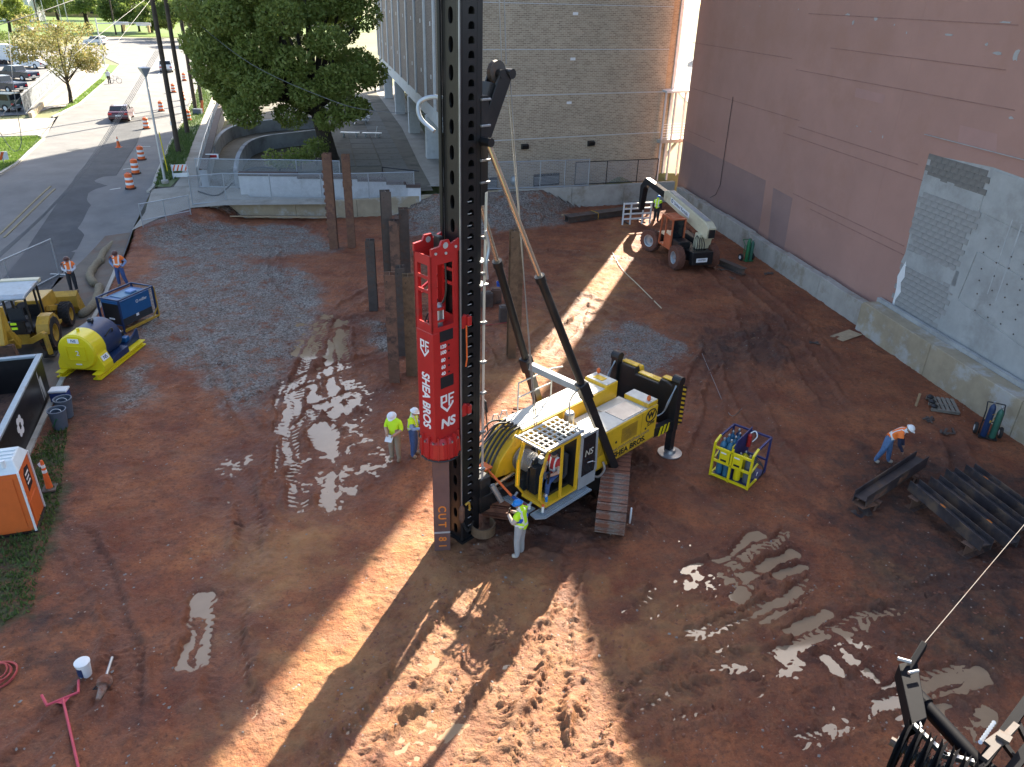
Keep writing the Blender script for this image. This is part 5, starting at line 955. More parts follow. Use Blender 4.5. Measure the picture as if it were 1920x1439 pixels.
# ================================================================ hammer, pile under it
def zat(x, y, py):
    lo, hi = -1., 13.9
    for _ in range(50):
        m_ = (lo + hi) / 2; q = np.array([x, y, m_]) - [0, 0, H]
        if 719.5 - F * (q @ UP) / (q @ FW) > py: lo = m_
        else: hi = m_
    return m_
pw = RC + RX * 5.06 + RY * -.08; hz = lambda py: zat(pw.x, pw.y, py)
hm = thing('pile_hammer', 'tall red pile driving hammer hanging on the mast', 'hammer', pw, RA)
HX, HY = .42, .31; zb, zt, zc = 3.75, hz(470), hz(612)
body = MB().bx(-HX, HX, -HY, HY, zb, zc).build('casing', 'red', hm, bev=.02)
def frame_face(name, place, w, z0, z1, wins, th=.04):
    """a plate with real window openings, made of strips around them"""
    mb = MB(); xs = sorted({-w, w} | {v for a, b, _, _ in wins for v in (a, b)}); zs = sorted({z0, z1} | {v for _, _, a, b in wins for v in (a, b)})
    for a, b in zip(xs[:-1], xs[1:]):
        for c_, d in zip(zs[:-1], zs[1:]):
            if any(wa <= (a + b) / 2 <= wb and za <= (c_ + d) / 2 <= zb_ for wa, wb, za, zb_ in wins): continue
            mb.add([place(a, c_, 0), place(b, c_, 0), place(b, d, 0), place(a, d, 0), place(a, c_, th), place(b, c_, th), place(b, d, th), place(a, d, th)], [(0, 1, 2, 3), (7, 6, 5, 4), (0, 4, 5, 1), (1, 5, 6, 2), (2, 6, 7, 3), (3, 7, 4, 0)])
    return mb.build(name, 'red', hm)
h_ = zt - zc; wy_ = [(-.19, .19, zc + .12 * h_, zc + .52 * h_), (-.19, .19, zc + .56 * h_, zc + .70 * h_), (-.19, .19, zc + .74 * h_, zc + .88 * h_)]
wx_ = [(-.25, .25, zc + .04 * h_, zc + .44 * h_), (-.25, .25, zc + .46 * h_, zc + .9 * h_)]
frame_face('cage_front', lambda w, z, t: (HX - t, w, z), HY - .0, zc, zt, wy_); frame_face('cage_back', lambda w, z, t: (-HX + t, w, z), HY, zc, zt, wy_)
wxx = [(-.25, .25, zc + .06 * h_, zc + .88 * h_)]
frame_face('cage_side', lambda w, z, t: (w, HY - t, z), HX, zc, zt, wxx); frame_face('cage_side', lambda w, z, t: (w, -HY + t, z), HX, zc, zt, wx_)
MB().bar((-.25, -HY + .02, zc + .62 * h_), (.25, -HY + .02, zc + .5 * h_), .05).build('cage_brace', 'red', hm)
for s in (-1, 1):
    MB().prism([(-HX, zt), (HX, zt), (HX, zt + .18), (.16, zt + .2), (.1, zt + .32), (-.1, zt + .32), (-.16, zt + .2), (-HX, zt + .3)], s * HY - .03, s * HY + .03, 'y').build('lifting_plate', 'red', hm)
    MB().lathe([(.075, 0), (.075, .07)], 14, (0, s * HY - .035, zt + .2), (0, 1, 0)).build('lifting_eye', 'chip', hm)
    for x, z in ((.3, zt + .06), (-.3, zt + .12), (.0, zt + .02)): MB().lathe([(.035, 0), (.035, .02)], 10, (x, HY + .032, z), (0, 1, 0)).build('bolt', 'silver', hm)
MB().lathe([(.14, zc - .1), (.14, zc + .55), (.1, zc + .62)], 14, (.05, .05, 0)).build('ram_cylinder', 'steel', hm); MB().lathe([(.19, zc + .5), (.19, zc + .56)], 14, (.05, .05, 0)).build('valve_flange', 'red', hm); MB().lathe([(.19, zc + .2), (.19, zc + .25)], 14, (.05, .05, 0)).build('valve_flange', 'red', hm)
for a_ in range(6): MB().tube((.05 + .16 * math.cos(a_), .05 + .16 * math.sin(a_), zc + .2), (.05 + .16 * math.cos(a_), .05 + .16 * math.sin(a_), zc + .55), .018, n=5).build('tie_rod', 'silver', hm)
MB().tube((.18, .12, zc + .7), (.18, .12, zt), .025).build('piston_rod', 'chrome', hm); MB().lathe([(.08, -.05), (.08, .05)], 12, (.2, .14, zc + .75), (0, 1, 0)).build('pulley', 'black', hm)
for i in range(3): MB().path(smooth([(.3, -.1 + i * .08, zc + .1), (.2, -.1 + i * .08, zc + .35), (-.1, 0, zc + .5), (-.2, .1, zc + .9), (-.25, 0, zt)], 4), .025, 5).build('hammer_hose', 'hose_black', hm)
MB().bx(-.12, .0, -.1, .12, zt - .3, zt + .35).build('valve_block', 'black', hm, bev=.02)
hp_ = lambda py: zat(pw.x, pw.y, py)
for y0_, y1_, m_ in ((612, 632, 'black_label'), (697, 718, 'black_label')): MB().bx(-.22, .2, HY + .001, HY + .006, hp_(y1_), hp_(y0_)).build('inspection_port', m_, hm)
for i, (n_, y) in enumerate((('120', 641), ('100', 652), ('80', 666), ('60', 679), ('40', 691))):
    z = hp_(y); text(n_, .13, 'white', hm, (.1, HY + .002, z), (-1, 0, 0), (0, 0, 1), 'scale_mark', bold=.004); MB().lathe([(.028, 0), (.028, .006)], 8, (-.08, HY + .001, z), (0, 1, 0)).build('gauge_hole', 'black_label', hm)
def shield(place, s):
    q = [(-.5, .62), (-.5, -.1), (0, -.62), (.5, -.1), (.5, .05), (.36, .05), (.36, -.06), (0, -.42), (-.36, -.06), (-.36, .62)]
    mb = MB(); n = len(q); mb.add([place(a * s, b * s, .001) for a, b in q] + [place(a * s, b * s, .006) for a, b in q], [tuple(range(n)), tuple(range(2 * n - 1, n - 1, -1))] + [(i, i + n, (i + 1) % n + n, (i + 1) % n) for i in range(n)])
    for rct in ((-.36, .62, 0, .5), (-.12, .5, 0, .1), (-.36, .2, -.12, .08), (.1, .62, .22, -.2), (.22, .62, .55, .5), (.22, .32, .48, .2)):
        a, b, c_, d = rct; mb.add([place(a * s, b * s, .006), place(c_ * s, b * s, .006), place(c_ * s, d * s, .006), place(a * s, d * s, .006)], [(0, 1, 2, 3)])
    return mb.build('shield_mark', 'white', hm)
z = hp_(748); shield(lambda a, b, t: (-a + .0, HY + t, z + b), .42); zl = hp_(645); shield(lambda a, b, t: (HX + t, a * .9, zl + b), .36)
text('NS', .36, 'white', hm, (-.02, HY + .002, hp_(784)), (-1, 0, 0), (0, 0, 1), bold=.014, shear=.1, sx=1.05)
text('SHEA BROS', .40, 'white', hm, (HX + .002, .0, (hp_(680) + hp_(800)) / 2), (0, 0, -1), (0, 1, 0), bold=.011, sx=(hp_(680) - hp_(800)) / 2.4)
# collar with ribs, bolts and the drive cap
MB().lathe([(.40, zb + .05), (.50, zb - .08), (.52, zb - .5), (.46, zb - .6)], 12).build('collar', 'red', hm)
for i in range(12):
    a_ = 2 * math.pi * (i + .5) / 12; c_, s_ = math.cos(a_), math.sin(a_); MB().bar((.5 * c_, .5 * s_, zb - .52), (.45 * c_, .45 * s_, zb + .12), .03, .1, up=(c_, s_, 0)).build('rib', 'red', hm); MB().lathe([(.026, 0), (.026, .05)], 6, (.5 * math.cos(a_ + .26), .5 * math.sin(a_ + .26), zb - .07)).build('bolt', 'steel', hm)
MB().path([(.5 * math.cos(t) * 1.04, .5 * math.sin(t) * 1.04, zb - .56) for t in np.linspace(0, 6.28, 24)[:-1]], .025, 5, closed=True).build('collar_hose', 'hose_black', hm)
MB().bx(-.26, .26, -.26, .26, 3.02, 3.2).build('drive_cap', 'rust_bright', hm, bev=.03)
for z in (zc + .1, 4.4):
    br = MB().bx(-HX - .2, -HX, .1, HY + .06, z - .2, z + .15).bx(-HX - .32, -HX - .2, .18, HY + .12, z - .15, z + .1).build('mast_guide', 'red', hm, bev=.02)
MB().path([(-.55, HY + .12, zc), (-.56, HY + .13, zc - .9), (-.52, HY + .13, zc - 1.1)], .02, 5).build('orange_line', 'cone_orange', hm)
for k in range(3): MB().path(smooth([(.2, -HY - .03 - .03 * k, zc - .3), (.3, -HY - .06, 5.5), (.25, -HY - .05 - .03 * k, 4.2), (.35, -.42, 3.6)], 5), .025, 5).build('side_hose', 'hose_black', hm)
def hbeam(L, b=.36, h=.36, tf=.02, tw=.016, ax='z'):
    mb = MB()
    if ax == 'z': mb.bx(-b / 2, b / 2, h / 2 - tf, h / 2, 0, L).bx(-b / 2, b / 2, -h / 2, -h / 2 + tf, 0, L).bx(-tw / 2, tw / 2, -h / 2 + tf, h / 2 - tf, 0, L)
    else: mb.bx(0, L, -b / 2, b / 2, 0, tf).bx(0, L, -b / 2, b / 2, h - tf, h).bx(0, L, -tw / 2, tw / 2, tf, h - tf)
    return mb
pl = thing('driven_pile', 'rusty steel pile marked in orange paint, gripped under the red hammer', 'pile', pw, R_(8)); pl.location.z = -.3
hbeam(3.36, .44, .42).build('shaft', 'pile_purple', pl)
for i, (ch, z) in enumerate((('C', 1.75), ('U', 1.5), ('T', 1.22), ('8', .72), ('1', .48))): text(ch, .3, 'orange_paint', pl, (.0, -.212, z), (0, 0, -1), (1, 0, 0), 'paint_mark', bold=.006)
MB().bx(-.22, .22, -.216, -.211, .92, .98).build('chalk_band', 'chip', pl)
# ================================================================ standing piles
def hof(px, py, ty): g = G(px, py); return zat(g.x, g.y, ty)
def spile(px, py, ty, m, rz, label, b=.36, splice=None, group='piles standing in the pit'):
    g = G(px, py); h = zat(g.x, g.y, ty); t = thing('steel_pile', label, 'pile', (g.x, g.y, -.2), rz, group)
    hbeam(h + .2, b, b).build('shaft', m, t); MB().lathe([(.025, 0), (.025, .003)], 8, (-.1, -b / 2 - .001, h - .05), (0, -1, 0)).build('bolt_hole', 'black_label', t)
    if splice: z = zat(g.x, g.y, splice) + .2; MB().bx(-b / 2 - .03, b / 2 + .03, -b / 2 - .03, b / 2 + .03, z - .3, z + .02).build('splice_collar', m, t)
    return t
spile(701, 581, 450, 'pile_dark', .1, 'short dark steel pile standing alone, leftmost of the dark group', .42)
spile(740, 715, 513, 'rust_pile', .15, 'brown steel pile nearest the camera beside the red hammer', .42); spile(735, 612, 358, 'pile_dark', .3, 'tallest dark steel pile, back left of the group', .44); spile(748, 619, 413, 'rust_pile', .1, 'rusty steel pile in the middle of the dark group', .42)
spile(764, 588, 391, 'pile_dark', .2, 'dark steel pile at the back right of the group', .44); spile(757, 665, 500, 'pile_dark', .1, 'low dark steel pile between its rusty neighbours', .4); spile(772, 702, 516, 'pile_tan', .15, 'orange brown steel pile touching the red hammer in view', .44)
spile(627, 466, 288, 'rust_bright', .1, 'tall flaking rusty pile, left of the rusty pair by the back wall', .5); t = spile(660, 463, 290, 'rust_bright', .15, 'spliced rusty pile, right of the rusty pair by the back wall', .46, splice=340)
g_ = G(627, 466); m = MB()
for i in range(10): m.bx(-.34, -.24, -.1, .1, .9 + i * .42, 1.05 + i * .42)
m.build('weld_lug', 'rust_bright', [o for o in col.objects if o.get('label', '').startswith('tall flaking')][0])
spile(958, 668, 432, 'pile_tan', .25, 'tan steel pile behind the rig stays, nearer one', .34); spile(968, 640, 428, 'pile_tan', .2, 'tan steel pile right behind its twin by the stays', .34)
# ================================================================ steel on the ground
def sbeam(loc, ang, L, m, label, name='steel_beam', b=.36, group=None, z=.3):
    t = thing(name, label, 'beam', (loc[0], loc[1], z), ang, group); mb = MB().bx(0, L, -b / 2, -b / 2 + .02, 0, b).bx(0, L, b / 2 - .02, b / 2, 0, b).bx(0, L, -b / 2 + .02, b / 2 - .02, b / 2 - .012, b / 2 + .012); mb.build('section', m, t); return t
ax = Vector((.64, -2.58)).normalized(); ang = math.atan2(ax.y, ax.x); nm = ['nearest', 'second', 'third', 'farthest']
for i in range(4):
    p = Vector((12.75, 19.75)) + Vector((2.5, 1.25)) * (i / 3.3) + ax * (.1 * (i % 2)); t = sbeam(p, ang, 3.0 + .15 * (i % 2), 'beam_blue', f'blue black steel beam on the rack, {nm[i]} of the four from the camera', group='beams laid on the rack', z=.42)
    for k in range(5): xk = .3 + rnd.random() * 2.4; MB().ell((xk, rnd.uniform(-.12, .12), .195), .07 + .05 * rnd.random(), .04, .004, 7, 4).build('paint_mark', 'orange_paint', t)
for i, s in enumerate((.35, 2.6)):
    p = Vector((12.45, 19.6)) + ax * s; t = thing('sleeper_beam', ('sleeper beam under the far ends of the racked beams', 'sleeper beam under the near ends of the racked beams')[i], 'beam', (p.x, p.y, 0), math.atan2(1.25, 2.5), 'sleepers of the rack'); hbeam(3.3, .34, .4, ax='x').build('section', 'rust_pile', t)
a, b = Vector((10.75, 18.95)), Vector((13.75, 21.35)); d = b - a; t = sbeam(a, math.atan2(d.y, d.x), d.length, 'beam_blue', 'single blue black beam being worked on beside the white helmet worker', b=.42, z=.35)
MB().prism([(.4, .08), (.7, .05), (1.1, .12), (1.2, .26), (.8, .2), (.5, .28)], -.216, -.209, 'y').build('rust_mark', 'rust_bright', t); MB().prism([(1.9, .05), (2.3, .1), (2.6, .28), (2.2, .24), (2.0, .3)], -.216, -.209, 'y').build('rust_mark', 'rust_bright', t)
for s in (.7, 3.1):
    p = a + d.normalized() * s; t = thing('beam_stand', 'low stand under the %s end of the single beam' % ('near' if s < 1 else 'far'), 'stand', (p.x, p.y, 0), math.atan2(d.y, d.x)); MB().bx(-.1, .1, -.35, .35, .27, .34).build('top', 'rust_pile', t)
    for y in (-.28, .28): MB().bar((-.15, y, 0), (-.02, y, .3), .05).build('leg', 'rust_pile', t); MB().bar((.15, y, 0), (.02, y, .3), .05).build('leg', 'rust_pile', t)
g = G0(1617, 962); t = thing('beam_offcut', 'short stub of beam standing like an anvil near the single beam', 'steel', (g.x, g.y, 0), .4); MB().bx(-.3, .3, -.2, .2, 0, .02).bx(-.012, .012, -.2, .2, .02, .34).build('stub', 'beam_blue', t); MB().bx(-.3, .3, -.2, .2, .341, .36).build('top_plate', 'rust_bright', t)
p = G(1062, 417); q = G(1200, 398); d = q - p; t = thing('beam_bundle', 'strapped bundle of dark steel beams on the ground before the forklift', 'beam', (p.x, p.y, 0), math.atan2(d.y, d.x))
for i in range(2): MB().bx(0, d.length, -.4 + i * .41, -.01 + i * .41, .02, .06).bx(0, d.length, -.4 + i * .41, -.01 + i * .41, .4, .44).bx(0, d.length, -.22 + i * .41, -.19 + i * .41, .06, .4).build('beam', 'pile_dark', t)
for x in (2.4, 5.2): MB().path([(x, -.42, 0), (x, -.43, .46), (x, .43, .46), (x, .42, 0)], .03, 5).build('strap', 'cat_yellow', t)
t = thing('beam_bundle', 'dark steel box section lying behind the forklift wheel', 'beam', (12.6, 42.2, 0), R_(-60)); MB().bx(-1, 1, -.2, .2, .02, .06).bx(-1, 1, -.2, .2, .36, .4).bx(-1, 1, -.02, .02, .06, .36).build('beam', 'pile_dark', t)
one('timber', MB().bx(0, 3.0, -.1, .1, 0, .1), 'plank', 'long timber lying by the foot of the back wall', 'timber', (3.2, 53.2, .02), .3)
one('timber', MB().bx(0, 6.4, -.06, .06, 0, .06).bx(.5, 6.7, .1, .22, 0, .05), 'plank', 'long planks leaning along the back wall left of the rusty piles', 'timber', (-19.2, 49.6, .25), .07)
# ================================================================ telehandler
def wheel(name, r, w, parent, loc, tm='tyre_mud', rim='silver', lugs=22, rimr=.55, dirn=(0, 1, 0)):
    t = MB().lathe([(r * rimr, -w / 2), (r * .93, -w / 2), (r, -w * .36), (r, w * .36), (r * .93, w / 2), (r * rimr, w / 2), (r * rimr, -w / 2)], 28, (0, 0, 0), dirn, False); 
    for i in range(lugs):
        a = 2 * math.pi * i / lugs
        for s in (-1, 1): c0 = Vector((math.cos(a + s * .08) * r, s * w * .42, math.sin(a + s * .08) * r)); c1 = Vector((math.cos(a - s * .1 + .1) * r, 0, math.sin(a - s * .1 + .1) * r)); t.bar(c0, c1, r * .08, r * .09, up=(math.cos(a), 0, math.sin(a)))
    o = t.build(name, tm, parent, smooth='angle'); o.location = loc
    MB().lathe([(r * rimr * 1.02, -w * .46), (r * rimr * .86, -w * .42), (r * rimr * .78, -w * .16), (r * rimr * .34, -w * .12), (r * rimr * .3, -w * .34), (.01, -w * .34), (.01, w * .34), (r * rimr * .3, w * .34), (r * rimr * .34, w * .12), (r * rimr * .78, w * .16), (r * rimr * .86, w * .42), (r * rimr * 1.02, w * .46)], 20, (0, 0, 0), dirn, False).build('rim', rim, o, smooth='angle'); return o
th = thing('telehandler', 'orange and cream rough terrain forklift with long boom by the far corner', 'forklift', (10.37, 42.5, 0), R_(106.5))
for x in (0, 3.5):
    for y in (-1.1, 1.1): w_ = wheel('wheel', .68, .46, th, (x, y, .68), rim='galv'); w_.rotation_euler = (0, 0, .45 if x > 1 else 0)
MB().bx(-.7, 4.0, -.5, .5, .55, 1.1).bx(-.1, .1, -.9, .9, .5, .8).bx(3.4, 3.6, -.9, .9, .5, .8).build('chassis', 'black', th, bev=.03)
MB().bx(.3, 3.0, -1.1, -.6, .6, 1.35).build('engine_box', 'black', th, bev=.05)
MB().bx(-.95, -.55, -.7, .6, .45, 1.2).build('rear_ballast', 'black', th, bev=.04); MB().bx(-.965, -.952, -.35, .35, .62, .86).build('rear_sign', 'white', th); text('UNITED', .14, 'navy', th, (-.967, 0, .75), (0, -1, 0), (0, 0, 1))
bs_ = MB().prism([(-.6, 1.85), (5.1, 2.75), (5.1, 3.28), (4.7, 3.4), (-.3, 2.75), (-.75, 2.5)], -.78, -.26, 'y').build('boom', 'cream', th, bev=.03)
MB().prism([(-.2, 2.78), (4.6, 3.405), (4.6, 3.415), (-.2, 2.79)], -.68, -.36, 'y').build('boom_top', 'grey_paint', bs_); MB().bx(-.78, -.7, -.7, -.34, 1.95, 2.42).build('boom_mouth', 'black', bs_)
MB().prism([(-.0, 1.1), (.5, 1.1), (.35, 2.0), (-.2, 2.0)], -.95, -.1, 'y').build('boom_post', 'cream', th, bev=.02)
MB().prism([(1.6, 2.46), (4.1, 2.82), (4.1, 3.14), (1.6, 2.78)], -.258, -.252, 'y').build('banner', 'white', bs_); text('United Rentals', .27, 'navy', bs_, (2.7, -.249, 2.78), (-1, 0, -.145), (-.145, 0, 1), sx=1.15); text('O', .3, 'navy', bs_, (3.88, -.249, 2.95), (-1, 0, -.145), (-.145, 0, 1), 'logo_mark', bold=.01)
MB().prism([(5.1, 2.8), (7.7, 3.05), (8.25, 2.7), (8.5, 1.2), (8.75, 1.3), (8.75, 2.8), (8.1, 3.45), (5.1, 3.22)], -.7, -.34, 'y').build('inner_boom', 'black', th, bev=.02)
fk = MB()
for z in (.45, .8, 1.15, 1.5): fk.bx(8.95, 9.05, -1.5, .6, z, z + .09)
for y in (-1.48, -.9, 0, .55): fk.bx(8.95, 9.05, y, y + .08, .1, 1.6)
fk.build('fork_carriage', 'silver', th)
for y in (-1.1, .1): MB().bx(9.05, 10.3, y - .07, y + .07, .1, .17).build('fork', 'black', th)
cb_ = MB().bx(1.1, 2.6, .15, 1.0, .75, .85).build('cab', 'jlg_orange', th); m = MB()
for x, y in ((1.1, .2), (1.1, 1.0), (2.6, .2), (2.6, 1.0), (1.9, 1.0)): m.bar((x, y, .8), (x + (.0 if x < 2 else -.15), y, 2.55), .08)
m.bar((1.1, 1.0, 2.55), (2.45, 1.0, 2.55), .08).bar((1.1, .2, 2.55), (2.45, .2, 2.55), .08).build('cab_frame', 'jlg_orange', cb_); MB().bx(1.05, 2.5, .15, 1.05, 2.56, 2.62).build('cab_roof', 'jlg_orange', cb_, bev=.02)
for i in range(4): MB().bx(1.3 + i * .3, 1.42 + i * .3, .25, .95, 2.622, 2.66).build('roof_rib', 'jlg_orange', cb_)
MB().bx(1.12, 1.9, .96, 1.02, .85, 1.6).build('door', 'jlg_orange', cb_); MB().bx(1.14, 1.18, .25, .95, .85, 2.5).build('rear_pane', 'glass_dark', cb_); MB().bx(1.35, 1.8, .35, .8, 1.1, 1.25).bx(1.3, 1.42, .35, .8, 1.2, 1.9).build('seat', 'dark_cloth', cb_, bev=.04)
MB().bx(.2, 1.05, .2, .95, .75, 1.5).build('fuel_tank', 'black', th, bev=.05)
for k in range(5): MB().path(smooth([(-.3, -.4 + k * .15, 1.0), (-.5, -.3 + k * .15, 1.5), (-.2, -.3 + k * .12, 1.8), (.2, -.2, 1.9)], 4), .025, 5).build('hose', 'hose_black', th)
# ================================================================ backhoe loader
bh = thing('backhoe_loader', 'yellow loader backhoe parked behind the black dumpster', 'backhoe', (-20.55, 28.75, .02), R_(105))
for x, r, w in ((0, .72, .5), (2.55, .55, .42)):
    for y in (-.95, .95): wheel('wheel', r, w, bh, (x, y, r), 'rubber', 'cat_yellow', 20)
MB().bx(-.6, 3.0, -.4, .4, .5, 1.0).build('chassis', 'cat_yellow', bh, bev=.03); hd_ = MB().prism([(1.2, .95), (3.2, .95), (3.2, 1.35), (3.0, 1.6), (1.2, 1.75)], -.5, .5, 'y').build('hood', 'cat_yellow', bh, bev=.04)
for s in (-1, 1):
    MB().prism([(-.75, .95), (-.6, 1.35), (-.2, 1.55), (.3, 1.52), (.7, 1.2), (.85, .9), (.72, .9), (.55, 1.15), (.2, 1.4), (-.2, 1.42), (-.5, 1.25), (-.62, .95)], s * .68 - .04 + (s - 1) * .0, s * .68 + s * .5, 'y').build('fender', 'cat_yellow', bh)
    MB().bx(.9, 1.8, s * .5, s * .95, .5, .62).build('step', 'cat_yellow', bh); MB().bar((1.5, s * .62, 1.25), (3.6, s * .62, .55), .14, .22).build('lift_arm', 'cat_yellow', bh); MB().bar((1.4, s * .62, .9), (2.7, s * .62, .95), .1).build('lift_cylinder', 'black', bh)
    MB().bar((-.95, s * .55, .8), (-1.15, s * 1.15, 1.15), .2, .24).bar((-1.15, s * 1.15, 1.2), (-1.2, s * 1.2, .25), .16).build('stabiliser', 'cat_yellow', bh, bev=.02); MB().bx(-1.45, -.95, s * 1.0, s * 1.4, .2, .26).build('stabiliser_pad', 'black', bh)
MB().bx(-.7, 1.2, -.5, .5, 1.0, 1.08).bx(1.1, 1.2, -.45, .45, 1.05, 1.6).build('cab_floor', 'black', bh)
for x, y in ((-.65, -.6), (-.65, .6), (1.15, -.55), (1.15, .55), (.5, -.62), (.5, .62)): MB().bar((x, y, 1.05), (x * .95, y, 2.6), .07).build('cab_post', 'black', bh)
rf = MB().prism([(-1.0, 2.58), (1.2, 2.58), (1.25, 2.66), (.9, 2.74), (-.7, 2.74), (-1.05, 2.66)], -.72, .72, 'y').build('canopy', 'step_grey', bh, bev=.05); MB().bx(.95, 1.28, -.74, .74, 2.6, 2.78).build('canopy_edge', 'cream', rf, bev=.03)
MB().bx(-.2, .35, -.3, .3, 1.3, 1.45).bx(-.3, -.18, -.3, .3, 1.35, 2.0).build('seat', 'dark_cloth', bh, bev=.05); MB().tube((.8, 0, 1.3), (.62, 0, 1.75), .03).lathe([(.2, 0), (.2, .03)], 14, (.6, 0, 1.78), (-.4, 0, 1)).build('steering_wheel', 'black', bh); MB().bx(-.75, -.55, -.35, .35, 1.1, 1.55).build('rear_console', 'black', bh)
for z in (1.25, 1.45): MB().bx(-.77, -.755, -.1, .12, z, z + .1).build('reflector', 'hi_yellow', bh)
bkt = MB(); prof = [(3.75, .1), (4.55, .08), (4.58, .12), (3.9, .18), (3.62, .5), (3.68, .95), (3.95, 1.12), (3.93, 1.17), (3.62, 1.0), (3.54, .5)]; bkt.prism(prof, -1.2, 1.2, 'y'); side_ = [(3.6, .5), (3.75, .12), (4.55, .1), (3.95, 1.12), (3.66, .98)]; bkt.prism(side_, -1.2, -1.16, 'y').prism(side_, 1.16, 1.2, 'y'); bkt.build('loader_bucket', 'cat_yellow', bh)
MB().bx(3.52, 3.56, -.9, .9, .55, .58).build('bucket_seam', 'black', bh)
MB().bar((-1.0, 0, .7), (-1.55, 0, 1.3), .35, .4).build('boom_swing', 'cat_yellow', bh, bev=.03)
bo = MB().path([(-1.3, 0, .9), (-1.75, 0, 1.7), (-1.7, 0, 2.6)], [.2, .22, .16], 8).build('backhoe_boom', 'cat_yellow', bh); MB().bar((-1.7, 0, 2.6), (-2.25, 0, 1.2), .24, .34).build('dipper', 'cat_yellow', bh, bev=.03); MB().tube((-1.45, .0, 2.3), (-2.0, 0, 2.1), .07).build('dipper_cylinder', 'black', bo)
bk2 = MB().prism([(-2.4, 1.25), (-2.1, 1.2), (-1.95, .75), (-2.1, .4), (-2.45, .3), (-2.3, .55), (-2.25, .8)], -.34, .34, 'y').build('digging_bucket', 'rust_pile', bh, bev=.02)
for i in range(4): MB().bx(-2.55, -2.38, -.3 + i * .17, -.22 + i * .17, .26, .34).build('bucket_tooth', 'silver', bk2)
MB().prism([(-1.9, 1.95), (-1.9, 1.6), (-2.05, 1.6), (-2.02, 1.95)], .18, .19, 'y').build('badge', 'black_label', bh)
# ================================================================ tank unit, welder set
tk = thing('tank_skid', 'yellow and blue horizontal tank on skids near the left edge', 'tank', (-17.1, 26.5, .03), R_(-4))
for x in (-.75, .75): MB().bx(x - .16, x + .16, -.25, 3.2, 0, .05).bx(x - .03, x + .03, -.25, 3.2, .05, .2).bx(x - .16, x + .16, -.25, 3.2, .2, .23).build('skid_beam', 'tank_yellow', tk)
def cyl(name, y0, y1, m): return MB().lathe([(.60, y0 - .0), (.76, y0 + .02), (.76, y1 - .02), (.6, y1)], 36, (0, 0, 1.02), (0, 1, 0)).build(name, m, tk, smooth='angle')
c1 = MB().lathe([(.70, -.02), (.76, .04), (.76, .75)], 36, (0, 0, 1.02), (0, 1, 0)).build('tank_end', 'tank_yellow', tk, smooth='angle'); MB().lathe([(.755, .75), (.755, 1.9), (.6, 2.02), (.2, 2.08)], 36, (0, 0, 1.02), (0, 1, 0)).build('tank_shell', 'navy', tk, smooth='angle')
MB().prism([(-.95, .24), (.95, .24), (.95, .45), (.74, .95), (-.74, .95), (-.95, .5)], .08, .7, 'y').build('saddle', 'tank_yellow', tk, bev=.02); MB().bx(-.9, .9, .75, 1.95, .24, .5).build('shell_saddle', 'navy', tk)
m = MB(); m.bar((-.38, -.03, .72), (.38, -.03, .72), .03).bar((-.38, -.03, 1.28), (.38, -.03, 1.28), .03).bar((-.38, -.03, .72), (-.38, -.03, 1.28), .03).bar((.38, -.03, .72), (.38, -.03, 1.28), .03); m.build('access_panel', 'tank_yellow', tk)
MB().bx(-.22, .22, -.045, -.03, 1.44, 1.62).build('badge', 'white', tk); text('NS', .17, 'navy', tk, (0, -.048, 1.53), (1, 0, 0), (0, 0, 1), shear=.15); text('2', .3, 'white', tk, (.05, -.035, 1.0), (1, 0, 0), (0, 0, 1), 'tank_number'); MB().bx(-.12, .12, -.03, -.02, .5, .55).build('plate', 'white', tk)
o = MB().bx(-.004, .006, -.22, .22, -.11, .11).build('badge', 'white', tk); o.location = (.86, .4, .72); o.rotation_euler = (0, -.4, 0); text('NS', .2, 'navy', tk, (.872, .4, .72), (0, 1, 0), (-.38, 0, .92))
MB().lathe([(.06, 0), (.06, .14)], 10, (0, .4, 1.76)).build('vent_cap', 'tank_yellow', tk); MB().lathe([(.12, 0), (.12, .1), (.06, .14)], 12, (-.1, 1.4, 1.76)).tube((.1, 1.2, 1.74), (.1, 1.2, 1.92), .04).build('filler_cap', 'black', tk)
MB().path([(.3 * math.cos(a), 2.0, 1.1 + .3 * math.sin(a)) for a in np.linspace(0, 6.283, 20)[:-1]], .035, 6, closed=True).path([(.55 + .28 * math.cos(a), 1.2 + .28 * math.sin(a), 1.45 + .15 * math.cos(a * 2)) for a in np.linspace(0, 6.283, 20)[:-1]], .03, 6, closed=True).build('hose_coil', 'hose_black', tk)
MB().bx(-.6, .6, 2.1, 3.1, .25, .38).build('engine_tray', 'navy', tk); MB().bx(-.35, .3, 2.2, 2.8, .38, .8).lathe([(.14, .0), (.14, .25)], 12, (.1, 2.5, .8)).build('engine', 'black', tk, bev=.04); MB().ell((.25, 2.45, .9), .12, .12, .1).build('air_filter', 'silver', tk); MB().bx(.3, .55, 2.4, 2.7, .4, .62).build('pump', 'blue_eq', tk, bev=.03)
MB().prism([(2.05, .25), (3.2, .25), (3.2, .75), (3.1, .75)], .62, .66, 'x').build('side_guard', 'navy', tk)
wg = thing('welder_generator', 'blue engine generator in a caged yellow frame beside the tank', 'generator', (-17.65, 31.85, .02), R_(-18))
MB().bx(-.52, .52, -.9, .9, .28, 1.45).build('case', 'blue_eq', wg, bev=.03); MB().bx(-.45, .45, -.915, -.9, .35, 1.3).build('control_face', 'black', wg); MB().bx(.521, .53, -.88, .88, .3, .62).build('lower_panel', 'dark_cloth', wg); MB().bx(-.2, .1, -.925, -.915, .55, .62).build('plate', 'white', wg)
